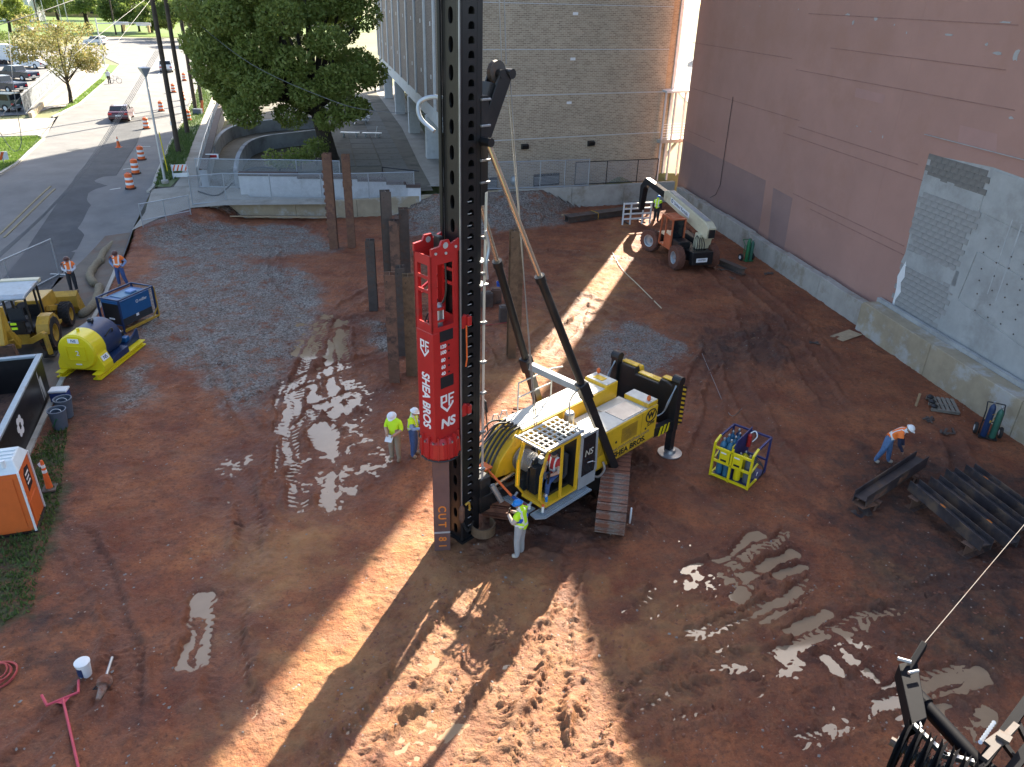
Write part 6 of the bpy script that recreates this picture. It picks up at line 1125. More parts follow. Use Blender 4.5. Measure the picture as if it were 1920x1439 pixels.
MB().bx(.531, .535, -.1, .06, .5, .62).build('label', 'white', wg); text('O miller', .2, 'white', wg, (.532, .35, 1.15), (0, 1, 0), (0, 0, 1)); MB().bx(-.35, .3, -.5, .6, 1.46, 1.475).build('top_panel', 'cyl_blue', wg); MB().bx(-.1, .25, .1, .5, 1.48, 1.56).build('rag', 'blue_cloth', wg, bev=.03)
m = MB()
for x in (-.6, .6):
    for y in (-1.0, 1.05): m.bar((x, y, .0), (x, y, 1.55), .07)
    m.bar((x, -1.0, 1.55), (x, 1.05, 1.55), .06)
m.bar((-.6, -1, 1.55), (.6, -1, 1.55), .06).bar((-.6, 1.05, 1.55), (.6, 1.05, 1.55), .06).build('cage_frame', 'navy', wg)
MB().bar((.62, -1.0, .12), (.62, 1.1, .12), .1).bar((-.62, -1, .12), (-.62, 1.1, .12), .1).bar((.64, 1.1, .1), (.64, 1.1, 1.5), .05).bar((-.64, 1.1, 1.5), (.64, 1.1, 1.5), .05).bar((.64, .7, .1), (.64, 1.1, .55), .04).build('skid_frame', 'cat_yellow', wg)
# ================================================================ dumpster, toilet, cone, cans
dd = Vector((1.81, -5.17)).normalized(); dm = thing('dumpster', 'open black steel dumpster at the left edge', 'dumpster', (-17.63, 25.1, .02), math.atan2(dd.y, dd.x))
L_, W_, Hh = 6.4, 2.4, 1.5
def wallp(name, a, b, c_, d): MB().add([a, b, c_, d, *[(q[0], q[1] - .0, q[2]) for q in ()]], [(0, 1, 2, 3)]).build(name, 'black', dm)
MB().prism([(0, 0), (L_, 0), (L_, Hh), (0, Hh)], -.04, .04, 'y').build('side_wall', 'black', dm); MB().prism([(0, 0), (L_, 0), (L_, Hh), (0, Hh)], -W_ - .04, -W_ + .04, 'y').build('side_wall', 'black', dm)
MB().bx(-.04, .04, -W_ + .05, -.05, 0, Hh).build('end_wall', 'black', dm); MB().bx(L_ - .04, L_ + .04, -W_ + .05, -.05, 0, Hh).build('end_wall', 'black', dm); MB().bx(.05, L_ - .05, -W_ + .05, -.05, .1, .16).build('floor', 'rust_pile', dm)
MB().bx(-.1, L_ + .1, -.1, .1, Hh + .002, Hh + .1).build('top_rail', 'step_grey', dm, bev=.02); MB().bx(-.1, L_ + .1, -W_ - .1, -W_ + .1, Hh + .002, Hh + .1).build('top_rail', 'step_grey', dm, bev=.02); MB().bx(-.1, .1, -W_ + .11, -.11, Hh + .002, Hh + .1).build('top_rail', 'step_grey', dm, bev=.02)
for i in range(6):
    a = i * math.pi / 3; pts = [(4.1 + math.cos(a) * .24 + .15 * math.cos(t), .85 + math.sin(a) * .24 + .13 * math.sin(t)) for t in np.linspace(0, 6.283, 9)[:-1]]; MB().prism(pts, .041, .046, 'y').build('painted_emblem', 'white', dm)
for x, w, h in ((.6, .35, .8), (.95, .12, 1.1), (5.0, .2, .25)): MB().prism([(x, .2), (x + w * .6, .15), (x + w, .2 + h), (x + w * .3, .25 + h)], .041, .045, 'y').build('scrape', 'concrete_grey', dm)
pt = thing('portable_toilet', 'orange portable toilet with pale roof at the left edge', 'portable toilet', (-14.17, 17.3, .0), R_(19.5))
MB().bx(-.56, .56, -.58, .58, .06, 2.0).build('body', 'orange', pt, bev=.02); MB().bx(-.62, .62, -.64, .64, 0, .06).build('base', 'black', pt)
rf = MB().add([(-.6, -.62, 2.0), (.6, -.62, 2.0), (.6, .62, 2.0), (-.6, .62, 2.0), (-.45, -.3, 2.28), (.45, -.3, 2.28), (.45, .45, 2.28), (-.45, .45, 2.28)], [(0, 1, 5, 4), (1, 2, 6, 5), (2, 3, 7, 6), (3, 0, 4, 7), (4, 5, 6, 7), (0, 3, 2, 1)]).build('roof', 'potty_roof', pt, bev=.03)
for y in (-.15, .05, .25): MB().bx(-.42, .42, y - .03, y + .03, 2.28, 2.31).build('roof_rib', 'potty_roof', rf)
MB().lathe([(.06, 0), (.06, .22), (.05, .22)], 12, (.25, -.42, 2.15)).build('vent_pipe', 'plastic_white', rf)
for x, y in ((.57, -.59), (.57, .59), (-.57, -.59)): MB().bar((x, y, .06), (x, y, 2.02), .05).build('corner_trim', 'plastic_white', pt)
lbq = [(-.15, 1.1), (.3, 1.15), (.3, 1.75), (-.05, 1.82), (-.2, 1.7)]; MB().prism(lbq, .561, .566, 'x').build('company_label', 'black_label', pt)
for i, w in enumerate((.32, .28, .3)): MB().bx(.567, .57, -.1, -.1 + w, 1.58 - i * .14, 1.64 - i * .14).build('label_line', 'white', pt)
MB().bx(-.4, .4, -.60, -.585, .15, 1.85).build('door', 'orange', pt, bev=.01); MB().bx(.561, .575, -.4, .4, .2, .9).build('side_panel', 'orange', pt, bev=.01)
g = G0(94, 918); t = thing('channelizer_cone', 'tall thin orange channelizer cone with a white rag on top', 'traffic cone', (g.x, g.y, g.z), .3); MB().lathe([(.10, .06), (.045, 1.02), (.03, 1.06)], 16).build('post', 'cone_orange', t, smooth='angle'); MB().bx(-.2, .2, -.2, .2, 0, .07).build('base', 'asphalt_dirty', t, bev=.02)
for z in (.62, .8): MB().lathe([(.103 - .054 * (z) + .002, z), (.103 - .054 * (z + .1) + .002, z + .1)], 16).build('reflective_band', 'white', t)
MB().add([(0, -.02, 1.05), (-.14, .02, .92), (-.1, 0, .82), (.02, -.06, .9)], [(0, 1, 2, 3)]).build('rag', 'white_cloth', t)
def can(px, py, label, mark):
    g = G0(px, py); t = thing('trash_can', label, 'trash can', (g.x, g.y, g.z), 0, 'grey trash cans'); MB().lathe([(.22, 0), (.29, .7), (.31, .7), (.31, .74), (.27, .74), (.21, .04), (.0, .04)], 20).build('barrel', 'can_grey', t, smooth='angle'); MB().path([(.2 * math.cos(a) - .03, -.03 + .1 * math.sin(a), .62 + .1 * math.sin(a)) for a in np.linspace(0, 3.1, 8)], .012, 5).build('handle', 'white', t)
    MB().path([(.26 * math.sin(a), -.275 * math.cos(a * .9), .35 + .14 * math.sin(a * 4)) for a in np.linspace(-.5, .5, 14)], .018, 4).build('spray_mark', mark, t)
can(115, 802, 'grey trash can with green spray mark, nearer the camera', 'cyl_green'); can(126, 782, 'grey trash can with white spray mark, behind the other', 'white')
g = G0(116, 752); t = thing('cooler', 'white lidded blue drink cooler behind the trash cans', 'cooler', (g.x, g.y, g.z), .2); MB().bx(-.3, .3, -.2, .2, 0, .4).build('box', 'cooler_blue', t, bev=.04); MB().bx(-.32, .32, -.22, .22, .402, .5).build('lid', 'plastic_white', t, bev=.04)
# ================================================================ gas bottles
def bottle(parent, x, y, h, r, m, z=.05, cap='steel'):
    b = MB().lathe([(r * .9, 0), (r, .05), (r, h * .8), (r * .75, h * .88), (r * .3, h * .93), (r * .28, h * .96)], 16, (x, y, z)).build('gas_cylinder', m, parent, smooth='angle'); MB().lathe([(.035, h * .95), (.045, h), (.02, h + .04)], 8, (x, y, z)).build('valve', cap, b); return b
cg = thing('cylinder_cage', 'yellow and blue lifting cage with gas bottles right of the rig', 'gas cage', (6.66, 20.87, .0), math.atan2(-.8, .98)); W_, D_, h_ = 1.3, 1.35, 1.25
m = MB()
for x in (0, .62, W_): m.bar((x, 0, 0), (x, 0, h_), .07)
for z in (.06, .62, 1.1): m.bar((0, 0, z), (W_, 0, z), .07)
for x in (0, W_): m.bar((x, 0, .06), (x, D_ * .5, .06), .06); m.bar((x, 0, h_), (x, .35, h_ + .12), .07); m.bar((x, 0, .6), (x, D_ * .4, .75), .05)
m.build('front_frame', 'tank_yellow', cg); m = MB()
for x in (0, W_): m.bar((x, D_, 0), (x, D_, h_ + .1), .06); m.bar((x, D_ * .5, .06), (x, D_, .06), .06); m.bar((x, .35, h_ + .1), (x, D_, h_ + .1), .06)
m.bar((0, D_, h_ + .1), (W_, D_, h_ + .1), .06).bar((0, D_, .5), (W_, D_, .5), .06).build('rear_frame', 'cage_blue', cg)
MB().bx(0, W_, .03, D_, .03, .06).build('floor_plate', 'cage_blue', cg); MB().prism([(0, .06), (D_, .06), (D_, h_ + .25), (.25, h_ + .2), (0, h_ - .05)], .60, .63, 'x').build('divider', 'cage_blue', cg); MB().bx(.585, .598, -.02, .3, .1, h_ + .1).build('divider_edge', 'tank_yellow', cg)
for a, b in ((.22, .56), (.68, 1.0)): MB().bx(a, b, -.045, -.035, .66, 1.06).build('sign_plate', 'tank_yellow', cg); MB().bx(a + .04, a + .22, -.05, -.046, .98, 1.03).build('sign_label', 'white', cg); MB().bx(a + .05, a + .25, -.05, -.046, .7, .77).build('sign_slot', 'black_label', cg)
for x, y, m_ in ((.18, .25, 'cyl_blue'), (.44, .2, 'cyl_blue'), (.2, .55, 'cyl_blue'), (.45, .5, 'cyl_blue'), (.2, .85, 'cyl_blue'), (.45, .8, 'cyl_blue'), (.3, 1.1, 'navy')): bottle(cg, x, y, 1.32 + .05 * (x > .3), .115, m_)
for x, y, m_, hh in ((.8, .25, 'tank_yellow', 1.0), (.85, .55, 'tank_yellow', .95), (1.1, .3, 'can_grey', 1.0), (1.1, .65, 'can_grey', .95)): bottle(cg, x, y, hh, .12, m_)
MB().lathe([(.07, 0), (.07, .42), (.03, .47)], 12, (.72, 1.0, .95)).build('fire_extinguisher', 'red', cg); MB().path(smooth([(.72, 1.0, 1.45), (.85, 1.05, 1.55), (.95, 1.0, 1.4), (.85, .95, 1.2)], 4), .02, 5).build('extinguisher_hose', 'plastic_white', cg)
for k in range(3): MB().path(smooth([(.9, .5, .98), (1.2, .4 + .1 * k, .9), (1.5, .5, .7), (1.45, .6, .3), (1.3, .5, .25)], 4), .016, 5).build('gas_hose', 'hose_black', cg)
text('P', .2, 'white', cg, (1.338, .55, .35), (0, 1, 0), (0, 0, 1), 'side_letter')
def cart(loc, rz, label, c1, c2, m):
    t = thing('cylinder_cart', label, 'gas cart', (*loc, 0), rz); MB().bx(-.3, .3, -.3, .02, .04, .07).build('toe_plate', m, t); bottle(t, -.14, -.12, 1.4, .11, c1, .07); bottle(t, .14, -.12, 1.25, .11, c2, .07); mb = MB()
    for x in (-.28, .28): mb.path([(x, .02, .06), (x, .04, 1.0), (x, .3, 1.25)], .022, 6)
    mb.tube((-.28, .3, 1.25), (.28, .3, 1.25), .022, n=6).tube((-.28, .03, .6), (.28, .03, .6), .02, n=6).build('frame', m, t)
    for x in (-.4, .4): w_ = MB().lathe([(.1, -.05), (.2, -.05), (.22, 0), (.2, .05), (.1, .05)], 16, (x, .1, .22), (1, 0, 0), False).build('wheel', 'rubber', t); MB().lathe([(.11, -.055), (.11, .055)], 12, (x, .1, .22), (1, 0, 0)).build('rim', 'white', w_)
    MB().path([(-.1, -.25, 1.0 - .3 * i * .2 + .15 * math.cos(i)) if i % 2 else (.2 * math.sin(i), .15, 1.0 + .1 * math.cos(i)) for i in range(8)], .02, 5).build('torch_hose', 'cat_yellow' if c1 == 'navy' else 'cyl_green', t); return t
cart((17.5, 23.9), R_(-25), 'cylinder cart with blue and green bottles at the right retaining wall', 'navy', 'cyl_dgreen', 'black'); cart((14.0, 44.1), R_(20), 'green cylinder cart by the wall behind the forklift', 'cyl_green', 'cyl_dgreen', 'cyl_green')
# ================================================================ bits on the ground
ps = [G(1735, 752), G(1765, 783), G(1800, 775), G(1770, 745)]; t = thing('pallet', 'weathered wooden pallet with fittings near the tan wall', 'pallet', (16.95, 26.1, .02), R_(75))
for i in range(6): MB().bx(-.6, .6, -.5 + i * .17, -.38 + i * .17, .1, .12).build('slat', 'pallet', t)
for x in (-.5, 0, .5): MB().bx(x - .05, x + .05, -.5, .5, 0, .1).build('stringer', 'pallet', t)
for x in (-.4, 0, .4): MB().lathe([(.12, 0), (.15, .05), (.05, .12)], 10, (x, .4, .13)).build('fitting', 'black', t)
one('plywood_board', MB().bx(-.75, .75, -.35, .35, 0, .02), 'plank', 'plywood sheet lying near the wall joint', 'board', (*G(1586, 631)[:2], .04), R_(35)); one('timber_stake', MB().bar((0, 0, 0), (.05, .02, .55), .09, .05), 'wood', 'short wooden stake standing near the pallet', 'stake', (*G(1717, 762)[:2], 0), .3)
for i, (x, y) in enumerate(((1742, 790), (1775, 812), (1528, 645), (1440, 515), (1378, 525), (1355, 508))):
    g = G0(x, y); m = MB()
    for k in range(5): m.bar((rnd.uniform(-.3, .3), rnd.uniform(-.2, .2), .03), (rnd.uniform(-.35, .35), rnd.uniform(-.25, .25), .08), .08, .03)
    one('scrap_plates', m, 'pile_dark', ['dark scrap plates just below the pallet', 'dark scrap plates on the mud right of the worker', 'dark scrap by the plywood sheet', 'dark scrap right of the green cart', 'dark scrap behind the forklift ballast', 'dark scrap beside the forklift rear wheel'][i], 'scrap', (g.x, g.y, g.z))
for i, (x, y, m_) in enumerate(((930, 568, 'rust_pile'), (947, 602, 'pile_dark'), (912, 575, 'pile_dark'))):
    g = G0(x, y); t = thing('pile_cap_box', ['rust streaked steel block behind the mast, middle one', 'dark steel block behind the mast, nearest the tan piles', 'dark steel block half hidden by the mast'][i], 'steel block', (g.x, g.y, g.z), .2 * i); MB().bx(-.28, .28, -.22, .22, 0, .75).build('block', m_, t, bev=.02); MB().bx(-.2, .2, -.15, .15, .752, .8).build('top_lug', m_, t)
g = G0(937, 545); t = thing('blue_bucket', 'blue bucket beside the steel blocks behind the mast', 'bucket', (g.x, g.y, g.z)); MB().lathe([(.14, 0), (.18, .42), (.19, .42), (.19, .45), (.16, .45), (.13, .03)], 14).build('pail', 'royal_cloth', t); MB().path([(.19 * math.cos(a), 0, .43 + .15 * math.sin(a)) for a in np.linspace(0, 3.14, 9)], .01, 4).build('handle', 'steel', t)
g = G0(162, 1268); t = thing('white_bucket', 'lidded white bucket with a dark label, lower left', 'bucket', (g.x, g.y, g.z)); MB().lathe([(.13, 0), (.155, .36)], 20).build('pail', 'plastic_white', t, smooth='angle'); MB().lathe([(.165, .362), (.168, .40), (.15, .41)], 20).build('lid', 'plastic_white', t, smooth='angle'); MB().prism([(math.cos(a) * .152, math.sin(a) * .152) for a in np.linspace(3.4, 5.0, 7)] + [(math.cos(a) * .146, math.sin(a) * .146) for a in np.linspace(5.0, 3.4, 7)], .06, .3, 'z').build('label_wrap', 'navy', t)
g = G0(188, 1322); t = thing('auger_bit', 'mud caked auger tool with a steel pipe handle by the white bucket', 'tool', (g.x, g.y, g.z + .09), 0); MB().path([(0, -.02, 0), (-.03, .2, .0), (-.05, .3, 0), (-.06, .36, .02)], [.05, .085, .1, .09], 10).path([(-.06, .34, .02), (-.07, .44, .03), (-.09, .55, .03)], [.15, .17, .12], 8).build('tip', 'mud_grey', t); MB().tube((-.09, .5, .03), (-.22, 1.1, .05), .035, n=8).build('pipe', 'steel', t); MB().path([(-.18, .3, -.04), (-.26, .28, -.04), (-.22, .42, -.04)], .02, 5).build('shackle', 'black', t)
p = G0(150, 1450, .05); q = G0(121, 1320, .05); d = (q - p); t = thing('lifting_fork', 'red two pronged lifting fork lying on the clay, lower left', 'tool', (0, 0, 0)); u_ = d.normalized(); v_ = Vector((-u_.y, u_.x, 0)); MB().tube(p - u_ * .6, q, .028, n=8).build('shaft', 'pink_paint', t)
MB().tube(q - v_ * .3 + u_ * .02, q + v_ * .3 + u_ * .02, .028, n=8).build('crossbar', 'pink_paint', t)
for s in (-1, 1): MB().tube(q + v_ * .3 * s, q + v_ * .36 * s + u_ * .36, .028, n=8).build('prong', 'pink_paint', t)
MB().add([q - v_ * .15, q + v_ * .15, q - u_ * .15], [(0, 1, 2)]).build('gusset', 'pink_paint', t)
g = G0(-8, 1272); m = MB()
for i in range(6): m.path([(g.x + (.42 - .03 * i) * math.cos(a) + .04 * math.sin(i * 2), g.y + (.42 - .03 * i) * math.sin(a) + .03 * math.cos(i), .05 + .025 * i + .02 * math.sin(3 * a + i)) for a in np.linspace(0, 6.283, 30)[:-1]], .018, 6, closed=True)
one('hose_coil', m, 'hose_red', 'coil of red hose at the lower left edge', 'hose')
one('ground_cable', MB().path(smooth([(*G0(1312, 655)[:2], .04), (*G0(1340, 720)[:2], .03), (*G0(1368, 780)[:2], .05), (*G0(1382, 812)[:2], 1.0)], 5), .014, 5), 'steel', 'thin cable running back from the gas cage over the mud', 'cable')
one('ground_hose', MB().path(smooth([(*G0(1148, 475)[:2], .05), (*G0(1165, 505)[:2], .05), (*G0(1195, 535)[:2], .05), (*G0(1240, 580)[:2], .05)], 5), .025, 5), 'cream', 'pale hose lying at the edge of the sun patch', 'hose')
one('red_cable', MB().path(smooth([(*G0(900, 612)[:2], .04), (*G0(925, 610)[:2], .03), (*G0(950, 606)[:2], .03)], 5), .02, 5), 'hose_red', 'thin red cable on the ground behind the mast', 'cable')
# silt socks
for i, pts in enumerate(([(238, 430), (225, 450), (195, 480), (190, 498)], [(190, 492), (175, 510), (170, 525), (180, 540)], [(188, 540), (185, 560), (175, 580), (152, 598)])):
    m = MB(); P = smooth([(*G(*p)[:2], .16) for p in pts], 5); m.path(P, [.12] + [.2 + .02 * math.sin(k * 1.7) for k in range(len(P) - 2)] + [.12], 10); one('silt_sock', m, 'sock', ['straw silt sock nearest the driveway corner', 'straw silt sock behind the orange vest worker', 'straw silt sock ending beside the loader bucket'][i], 'silt sock', smooth=True)
g = G0(232, 548); t = thing('fuel_can', 'red fuel can behind the blue generator', 'fuel can', (-18.45, 33.9, .02), .4); MB().bx(-.2, .2, -.12, .12, 0, .36).build('can', 'red', t, bev=.04); MB().tube((.1, 0, .36), (.2, 0, .5), .03).build('spout', 'tank_yellow', t)
one('sandbag', MB().ell((0, 0, .12), .42, .26, .14), 'plastic_white', 'white bag lying under the driveway fence', 'bag', (*G(366, 430)[:2], .03), .1, smooth=True)
# clay mounds by the back wall
0 and one('clay_mound', MB().ell((0, 0, 0), 1.6, .7, .5, 14, 8), 'sock', 'tan clay lump at the foot of the left back wall', 'soil', (*G(485, 428)[:2], 0), .1, smooth=True)
# ================================================================ crane head in the foreground
CZ = 7.0; cr = thing('crane_boom_head', 'black crane boom head with a row of sheaves, lower right corner', 'crane', (0, 0, 0)); c7 = lambda x, y, z=CZ: G(x, y, z)
arm = [c7(1676, 1270), c7(1710, 1262), c7(1728, 1372), c7(1700, 1385)]; m = MB(); n = Vector((0, 0, .22))
m.add([*arm, *[p + n for p in arm]], [(0, 1, 2, 3), (7, 6, 5, 4), (0, 4, 5, 1), (1, 5, 6, 2), (2, 6, 7, 3), (3, 7, 4, 0)]).build('jib_plate', 'gloss_black', cr, bev=.01)
MB().bar(c7(1692, 1275, 7.15), c7(1732, 1210, 7.3), .07, .14).build('jib_tip', 'gloss_black', cr, bev=.01); MB().tube(c7(1683, 1235, 7.3), c7(1708, 1242, 7.3), .022).tube(c7(1703, 1262, 7.3), c7(1722, 1258, 7.3), .018).build('pin', 'steel', cr)
MB().tube(c7(1708, 1295), c7(1835, 1432), .085, n=14).build('strut', 'gloss_black', cr, smooth='angle'); MB().tube(c7(1708, 1298), c7(1735, 1325), .11, n=14).build('strut_collar', 'gloss_black', cr)
MB().bar(c7(1712, 1360, 7.2), c7(1775, 1420, 7.2), .04, .06).bar(c7(1765, 1415, 7.2), c7(1825, 1430, 7.2), .04, .06).build('edge_bar', 'steel', cr); MB().path([c7(1716, 1352, 7.2), c7(1724, 1352, 7.2), c7(1728, 1363, 7.2), c7(1718, 1366, 7.2)], .012, 5, closed=True).build('eye_link', 'silver', cr)
p0_, p1_ = c7(1688, 1400), c7(1840, 1490); axs = (p1_ - p0_).normalized()
for i in range(8): MB().lathe([(.30, -.03), (.24, 0), (.30, .03)], 22, p0_.lerp(p1_, i / 7), axs).build('sheave', 'gloss_black', cr); MB().lathe([(.1, -.045), (.1, .045)], 12, p0_.lerp(p1_, i / 7), axs).build('sheave_hub', 'black', cr)
MB().tube(p0_ - axs * .1, p1_ + axs * .1, .05, n=10).build('sheave_axle', 'pile_dark', cr)
for i in range(7): q = p0_.lerp(p1_, i / 7) + Vector((-.12, -.1, -.2)); MB().tube(q, q + Vector((-1.6, -1.5, -1.2)), .015, n=5).build('rope_part', 'steel', cr)
lt = [c7(1955, 1275), c7(1830, 1448), c7(1985, 1330), c7(1880, 1465)]; m = MB(); m.bar(lt[0], lt[1], .1).bar(lt[2], lt[3], .1)
for i in range(5): m.bar(lt[0].lerp(lt[1], i / 4.5), lt[2].lerp(lt[3], (i + .6) / 4.8), .05)
m.build('lattice', 'gloss_black', cr); 
for i in range(9): MB().tube(c7(1838 + i * 3.2, 1392 - i * 4.6, 7.12), c7(1838 + i * 3.2, 1392 - i * 4.6, 7.18), .022, n=8).build('bolt', 'silver', cr)
MB().bar(c7(1845, 1425, 7.2), c7(1905, 1360, 7.2), .06).bar(c7(1855, 1400, 7.2), c7(1880, 1382, 7.2), .12, .04).bar(c7(1870, 1375, 7.25), c7(1895, 1390, 7.25), .1, .04).build('hydraulic_block', 'pile_dark', cr)
MB().tube(c7(1733, 1207, 7.3), c7(1733, 1207, 7.3) + (G(1920, 985, 7.0) - c7(1733, 1207, 7.3)) * 1.8, .0065, n=6).build('pendant_rope', 'pile_dark', cr)
# ================================================================ people
def rotfwd(p, a, c=(0, 0, .95)):
    x, z = p[0] - c[0], p[2] - c[2]; return (c[0] + x * math.cos(a) + z * math.sin(a), p[1], c[2] - x * math.sin(a) + z * math.cos(a))
def person(label, loc, rz, shirt, pants, skin='skin', boots='boot', vest=None, hat=None, arms=None, bend=0., legs=None, sleeves=True, head=0., scale=1., sit=False, hair='dark_cloth', stripe='silver', group=None):
    t = thing('person', label, 'person', loc, rz); t.scale = (scale,) * 3
    J = {'pelvis': (0, 0, .96), 'spine': (.0, 0, 1.14), 'chest': (.0, 0, 1.34), 'neck': (.0, 0, 1.50), 'head': (.03, 0, 1.60), 'crown': (.03, 0, 1.70)}
    ar = arms or {}
    for s, n in ((1, 'l'), (-1, 'r')):
        J['sh' + n] = (0, s * .185, 1.42); J['el' + n] = ar.get('el' + n, (-.02, s * .25, 1.14)); J['wr' + n] = ar.get('wr' + n, (.08, s * .25, .90)); w = Vector(J['wr' + n]); e = Vector(J['el' + n]); J['ha' + n] = tuple(w + (w - e).normalized() * .08)
        lg = legs or {}; J['hi' + n] = (0, s * .095, .92); J['kn' + n] = lg.get('kn' + n, (.03, s * .11, .50)); J['an' + n] = lg.get('an' + n, (0, s * .12, .09)); J['to' + n] = lg.get('to' + n, (.15, s * .15, .045))
    up = ['spine', 'chest', 'neck', 'head', 'crown', 'shl', 'shr', 'ell', 'elr', 'wrl', 'wrr', 'hal', 'har']
    if bend:
        for k in up: J[k] = rotfwd(J[k], bend)
    if head:
        for k in ('head', 'crown'): J[k] = rotfwd(J[k], head, J['neck'])
    names = list(J); R = {'pelvis': (.15, .125), 'spine': (.15, .12), 'chest': (.175, .125), 'neck': (.055, .055), 'head': (.085, .098), 'crown': (.072, .082)}
    for n in 'lr': R.update({'sh' + n: (.075, .075), 'el' + n: (.05, .05), 'wr' + n: (.036, .036), 'ha' + n: (.042, .03), 'hi' + n: (.1, .1), 'kn' + n: (.072, .072), 'an' + n: (.055, .055), 'to' + n: (.05, .045)})
    B = [('pelvis', 'spine', shirt), ('spine', 'chest', shirt), ('chest', 'neck', shirt), ('neck', 'head', skin), ('head', 'crown', skin)]
    for n in 'lr': B += [('chest', 'sh' + n, shirt), ('sh' + n, 'el' + n, shirt), ('el' + n, 'wr' + n, shirt if sleeves else skin), ('wr' + n, 'ha' + n, skin), ('pelvis', 'hi' + n, pants), ('hi' + n, 'kn' + n, pants), ('kn' + n, 'an' + n, pants), ('an' + n, 'to' + n, boots)]
    me = bpy.data.meshes.new('b'); me.from_pydata([J[k] for k in names], [(names.index(a), names.index(b)) for a, b, _ in B], []); o = bpy.data.objects.new('b', me); col.objects.link(o)
    md = o.modifiers.new('s', 'SKIN'); md.branch_smoothing = .3; sv = me.skin_vertices[0].data
    for i, k in enumerate(names): sv[i].radius = tuple(q * (1.28 if k not in ('head', 'crown', 'neck') else 1.1) for q in R[k]); sv[i].use_root = (k == 'pelvis')
    o.modifiers.new('u', 'SUBSURF').levels = 2; o.modifiers['u'].render_levels = 2; dg = bpy.context.evaluated_depsgraph_get(); m2 = bpy.data.meshes.new_from_object(o.evaluated_get(dg)); bpy.data.objects.remove(o)
    ms = []; 
    for _, _, m_ in B:
        if m_ not in ms: ms.append(m_)
    m2.materials.clear()
    for m_ in ms: m2.materials.append(M[m_])
    seg = [(Vector(J[a]), Vector(J[b]), m_, a) for a, b, m_ in B]; vestf = []
    for p in m2.polygons:
        c = p.center; best = 9; bm = 0
        for a, b, m_, k in seg:
            d = b - a; q = a + d * min(1, max(0, (c - a).dot(d) / d.length_squared)); dd_ = (c - q).length - R[k][0] * .6
            if dd_ < best: best = dd_; bm = m_; bk = (a, b, k)
        if bm == shirt and bk[2] == 'pelvis' and c.z < J['pelvis'][2] + .02 and not bend: bm = pants
        p.material_index = ms.index(bm); p.use_smooth = True
        if bk[2] in ('pelvis', 'spine', 'chest') and bm == shirt: vestf.append(p.index)
    # fingers, nose, ears
    b = bmesh.new(); b.from_mesh(m2); si = ms.index(skin); fb = MB()
    for n in 'lr':
        w = Vector(J['wr' + n]); h = Vector(J['ha' + n]); d = (h - w).normalized(); a = d.cross(Vector((0, 0, 1)));
        if a.length < .1: a = Vector((1, 0, 0))
        a.normalize(); c = a.cross(d)
        for k in range(4): q = h + a * (.012 + .0) * (k - 1.5) * 1.5; fl = (.055, .062, .058, .045)[k]; fb.path([q, q + d * fl * .6 - c * .006, q + d * fl * .9 - c * .03], [.009, .0085, .007], 5)
        fb.path([w + d * .03 + a * .03, w + d * .065 + a * .055, w + d * .09 + a * .05 - c * .012], [.011, .01, .008], 5)
    hd = Vector(J['head']); cr_ = Vector(J['crown']); upv = (cr_ - hd).normalized(); fx = Vector((upv.z, 0, -upv.x)); fb.path([hd + fx * .085 + upv * .03, hd + fx * .115 - upv * .012, hd + fx * .09 - upv * .02], [.01, .016, .008], 6)
    for s in (-1, 1): fb.ell(tuple(hd + Vector((0, s * .085, 0)) + upv * .005), .02, .012, .03, 6, 4)
    tm = fb.mesh('f'); b2 = bmesh.new(); b2.from_mesh(tm)
    for f in b2.faces: f.material_index = si; f.smooth = True
    b2.to_mesh(tm); b2.free(); b.from_mesh(tm); b.to_mesh(m2); b.free()
    bo = bpy.data.objects.new('body', m2); col.objects.link(bo); bo.parent = t
    eb = MB()
    for s in (-1, 1): eb.ell(tuple(hd + fx * .088 + Vector((0, s * .034, 0)) + upv * .03), .01, .014, .008, 6, 4)
    eb.build('eyes', 'dark_cloth', bo)
    if vest:
        b = bmesh.new(); b.from_mesh(m2); b.faces.ensure_lookup_table(); keep = set(vestf); bmesh.ops.delete(b, geom=[f for f in b.faces if f.index not in keep], context='FACES'); b.normal_update()
        for v in b.verts: v.co += v.normal * .022
        vm = bpy.data.meshes.new('vest'); b.to_mesh(vm); b.free(); vm.materials.clear(); vm.materials.append(M[vest]); vm.materials.append(M[stripe])
        sp_, ch_ = Vector(J['spine']), Vector(J['chest']); axv = (ch_ - sp_).normalized()
        for p in vm.polygons: q = (p.center - sp_).dot(axv); p.material_index = 1 if (abs(q + .03) < .028 or (q > .02 and abs(abs(p.center.y) - .1) < .026)) else 0
        vo = bpy.data.objects.new('vest', vm); col.objects.link(vo); vo.parent = t
    q = upv.to_track_quat('Z', 'Y').to_matrix(); c = cr_ - upv * .02
    if hat:
        hm_ = MB().lathe([(.148, 0), (.15, .012), (.122, .02), (.12, .05), (.10, .09), (.06, .118), (.0, .125)], 18).ell((.115, 0, .008), .075, .085, .01, 10, 4).build('hard_hat', hat, t, smooth='angle')
    else: hm_ = MB().ell((-.015, 0, .0), .095, .092, .075, 12, 6).build('hair', hair, t, smooth=True)
    hm_.matrix_local = Matrix.Translation(c) @ Matrix(((fx.x, 0, upv.x), (fx.y, 1, upv.y), (fx.z, 0, upv.z))).to_4x4()
    return t
def face(px, py, tx, ty): a = G(px, py); b = G(tx, ty); return math.atan2(b.y - a.y, b.x - a.x)
g = G0(974, 1046); a_ = R_(135)
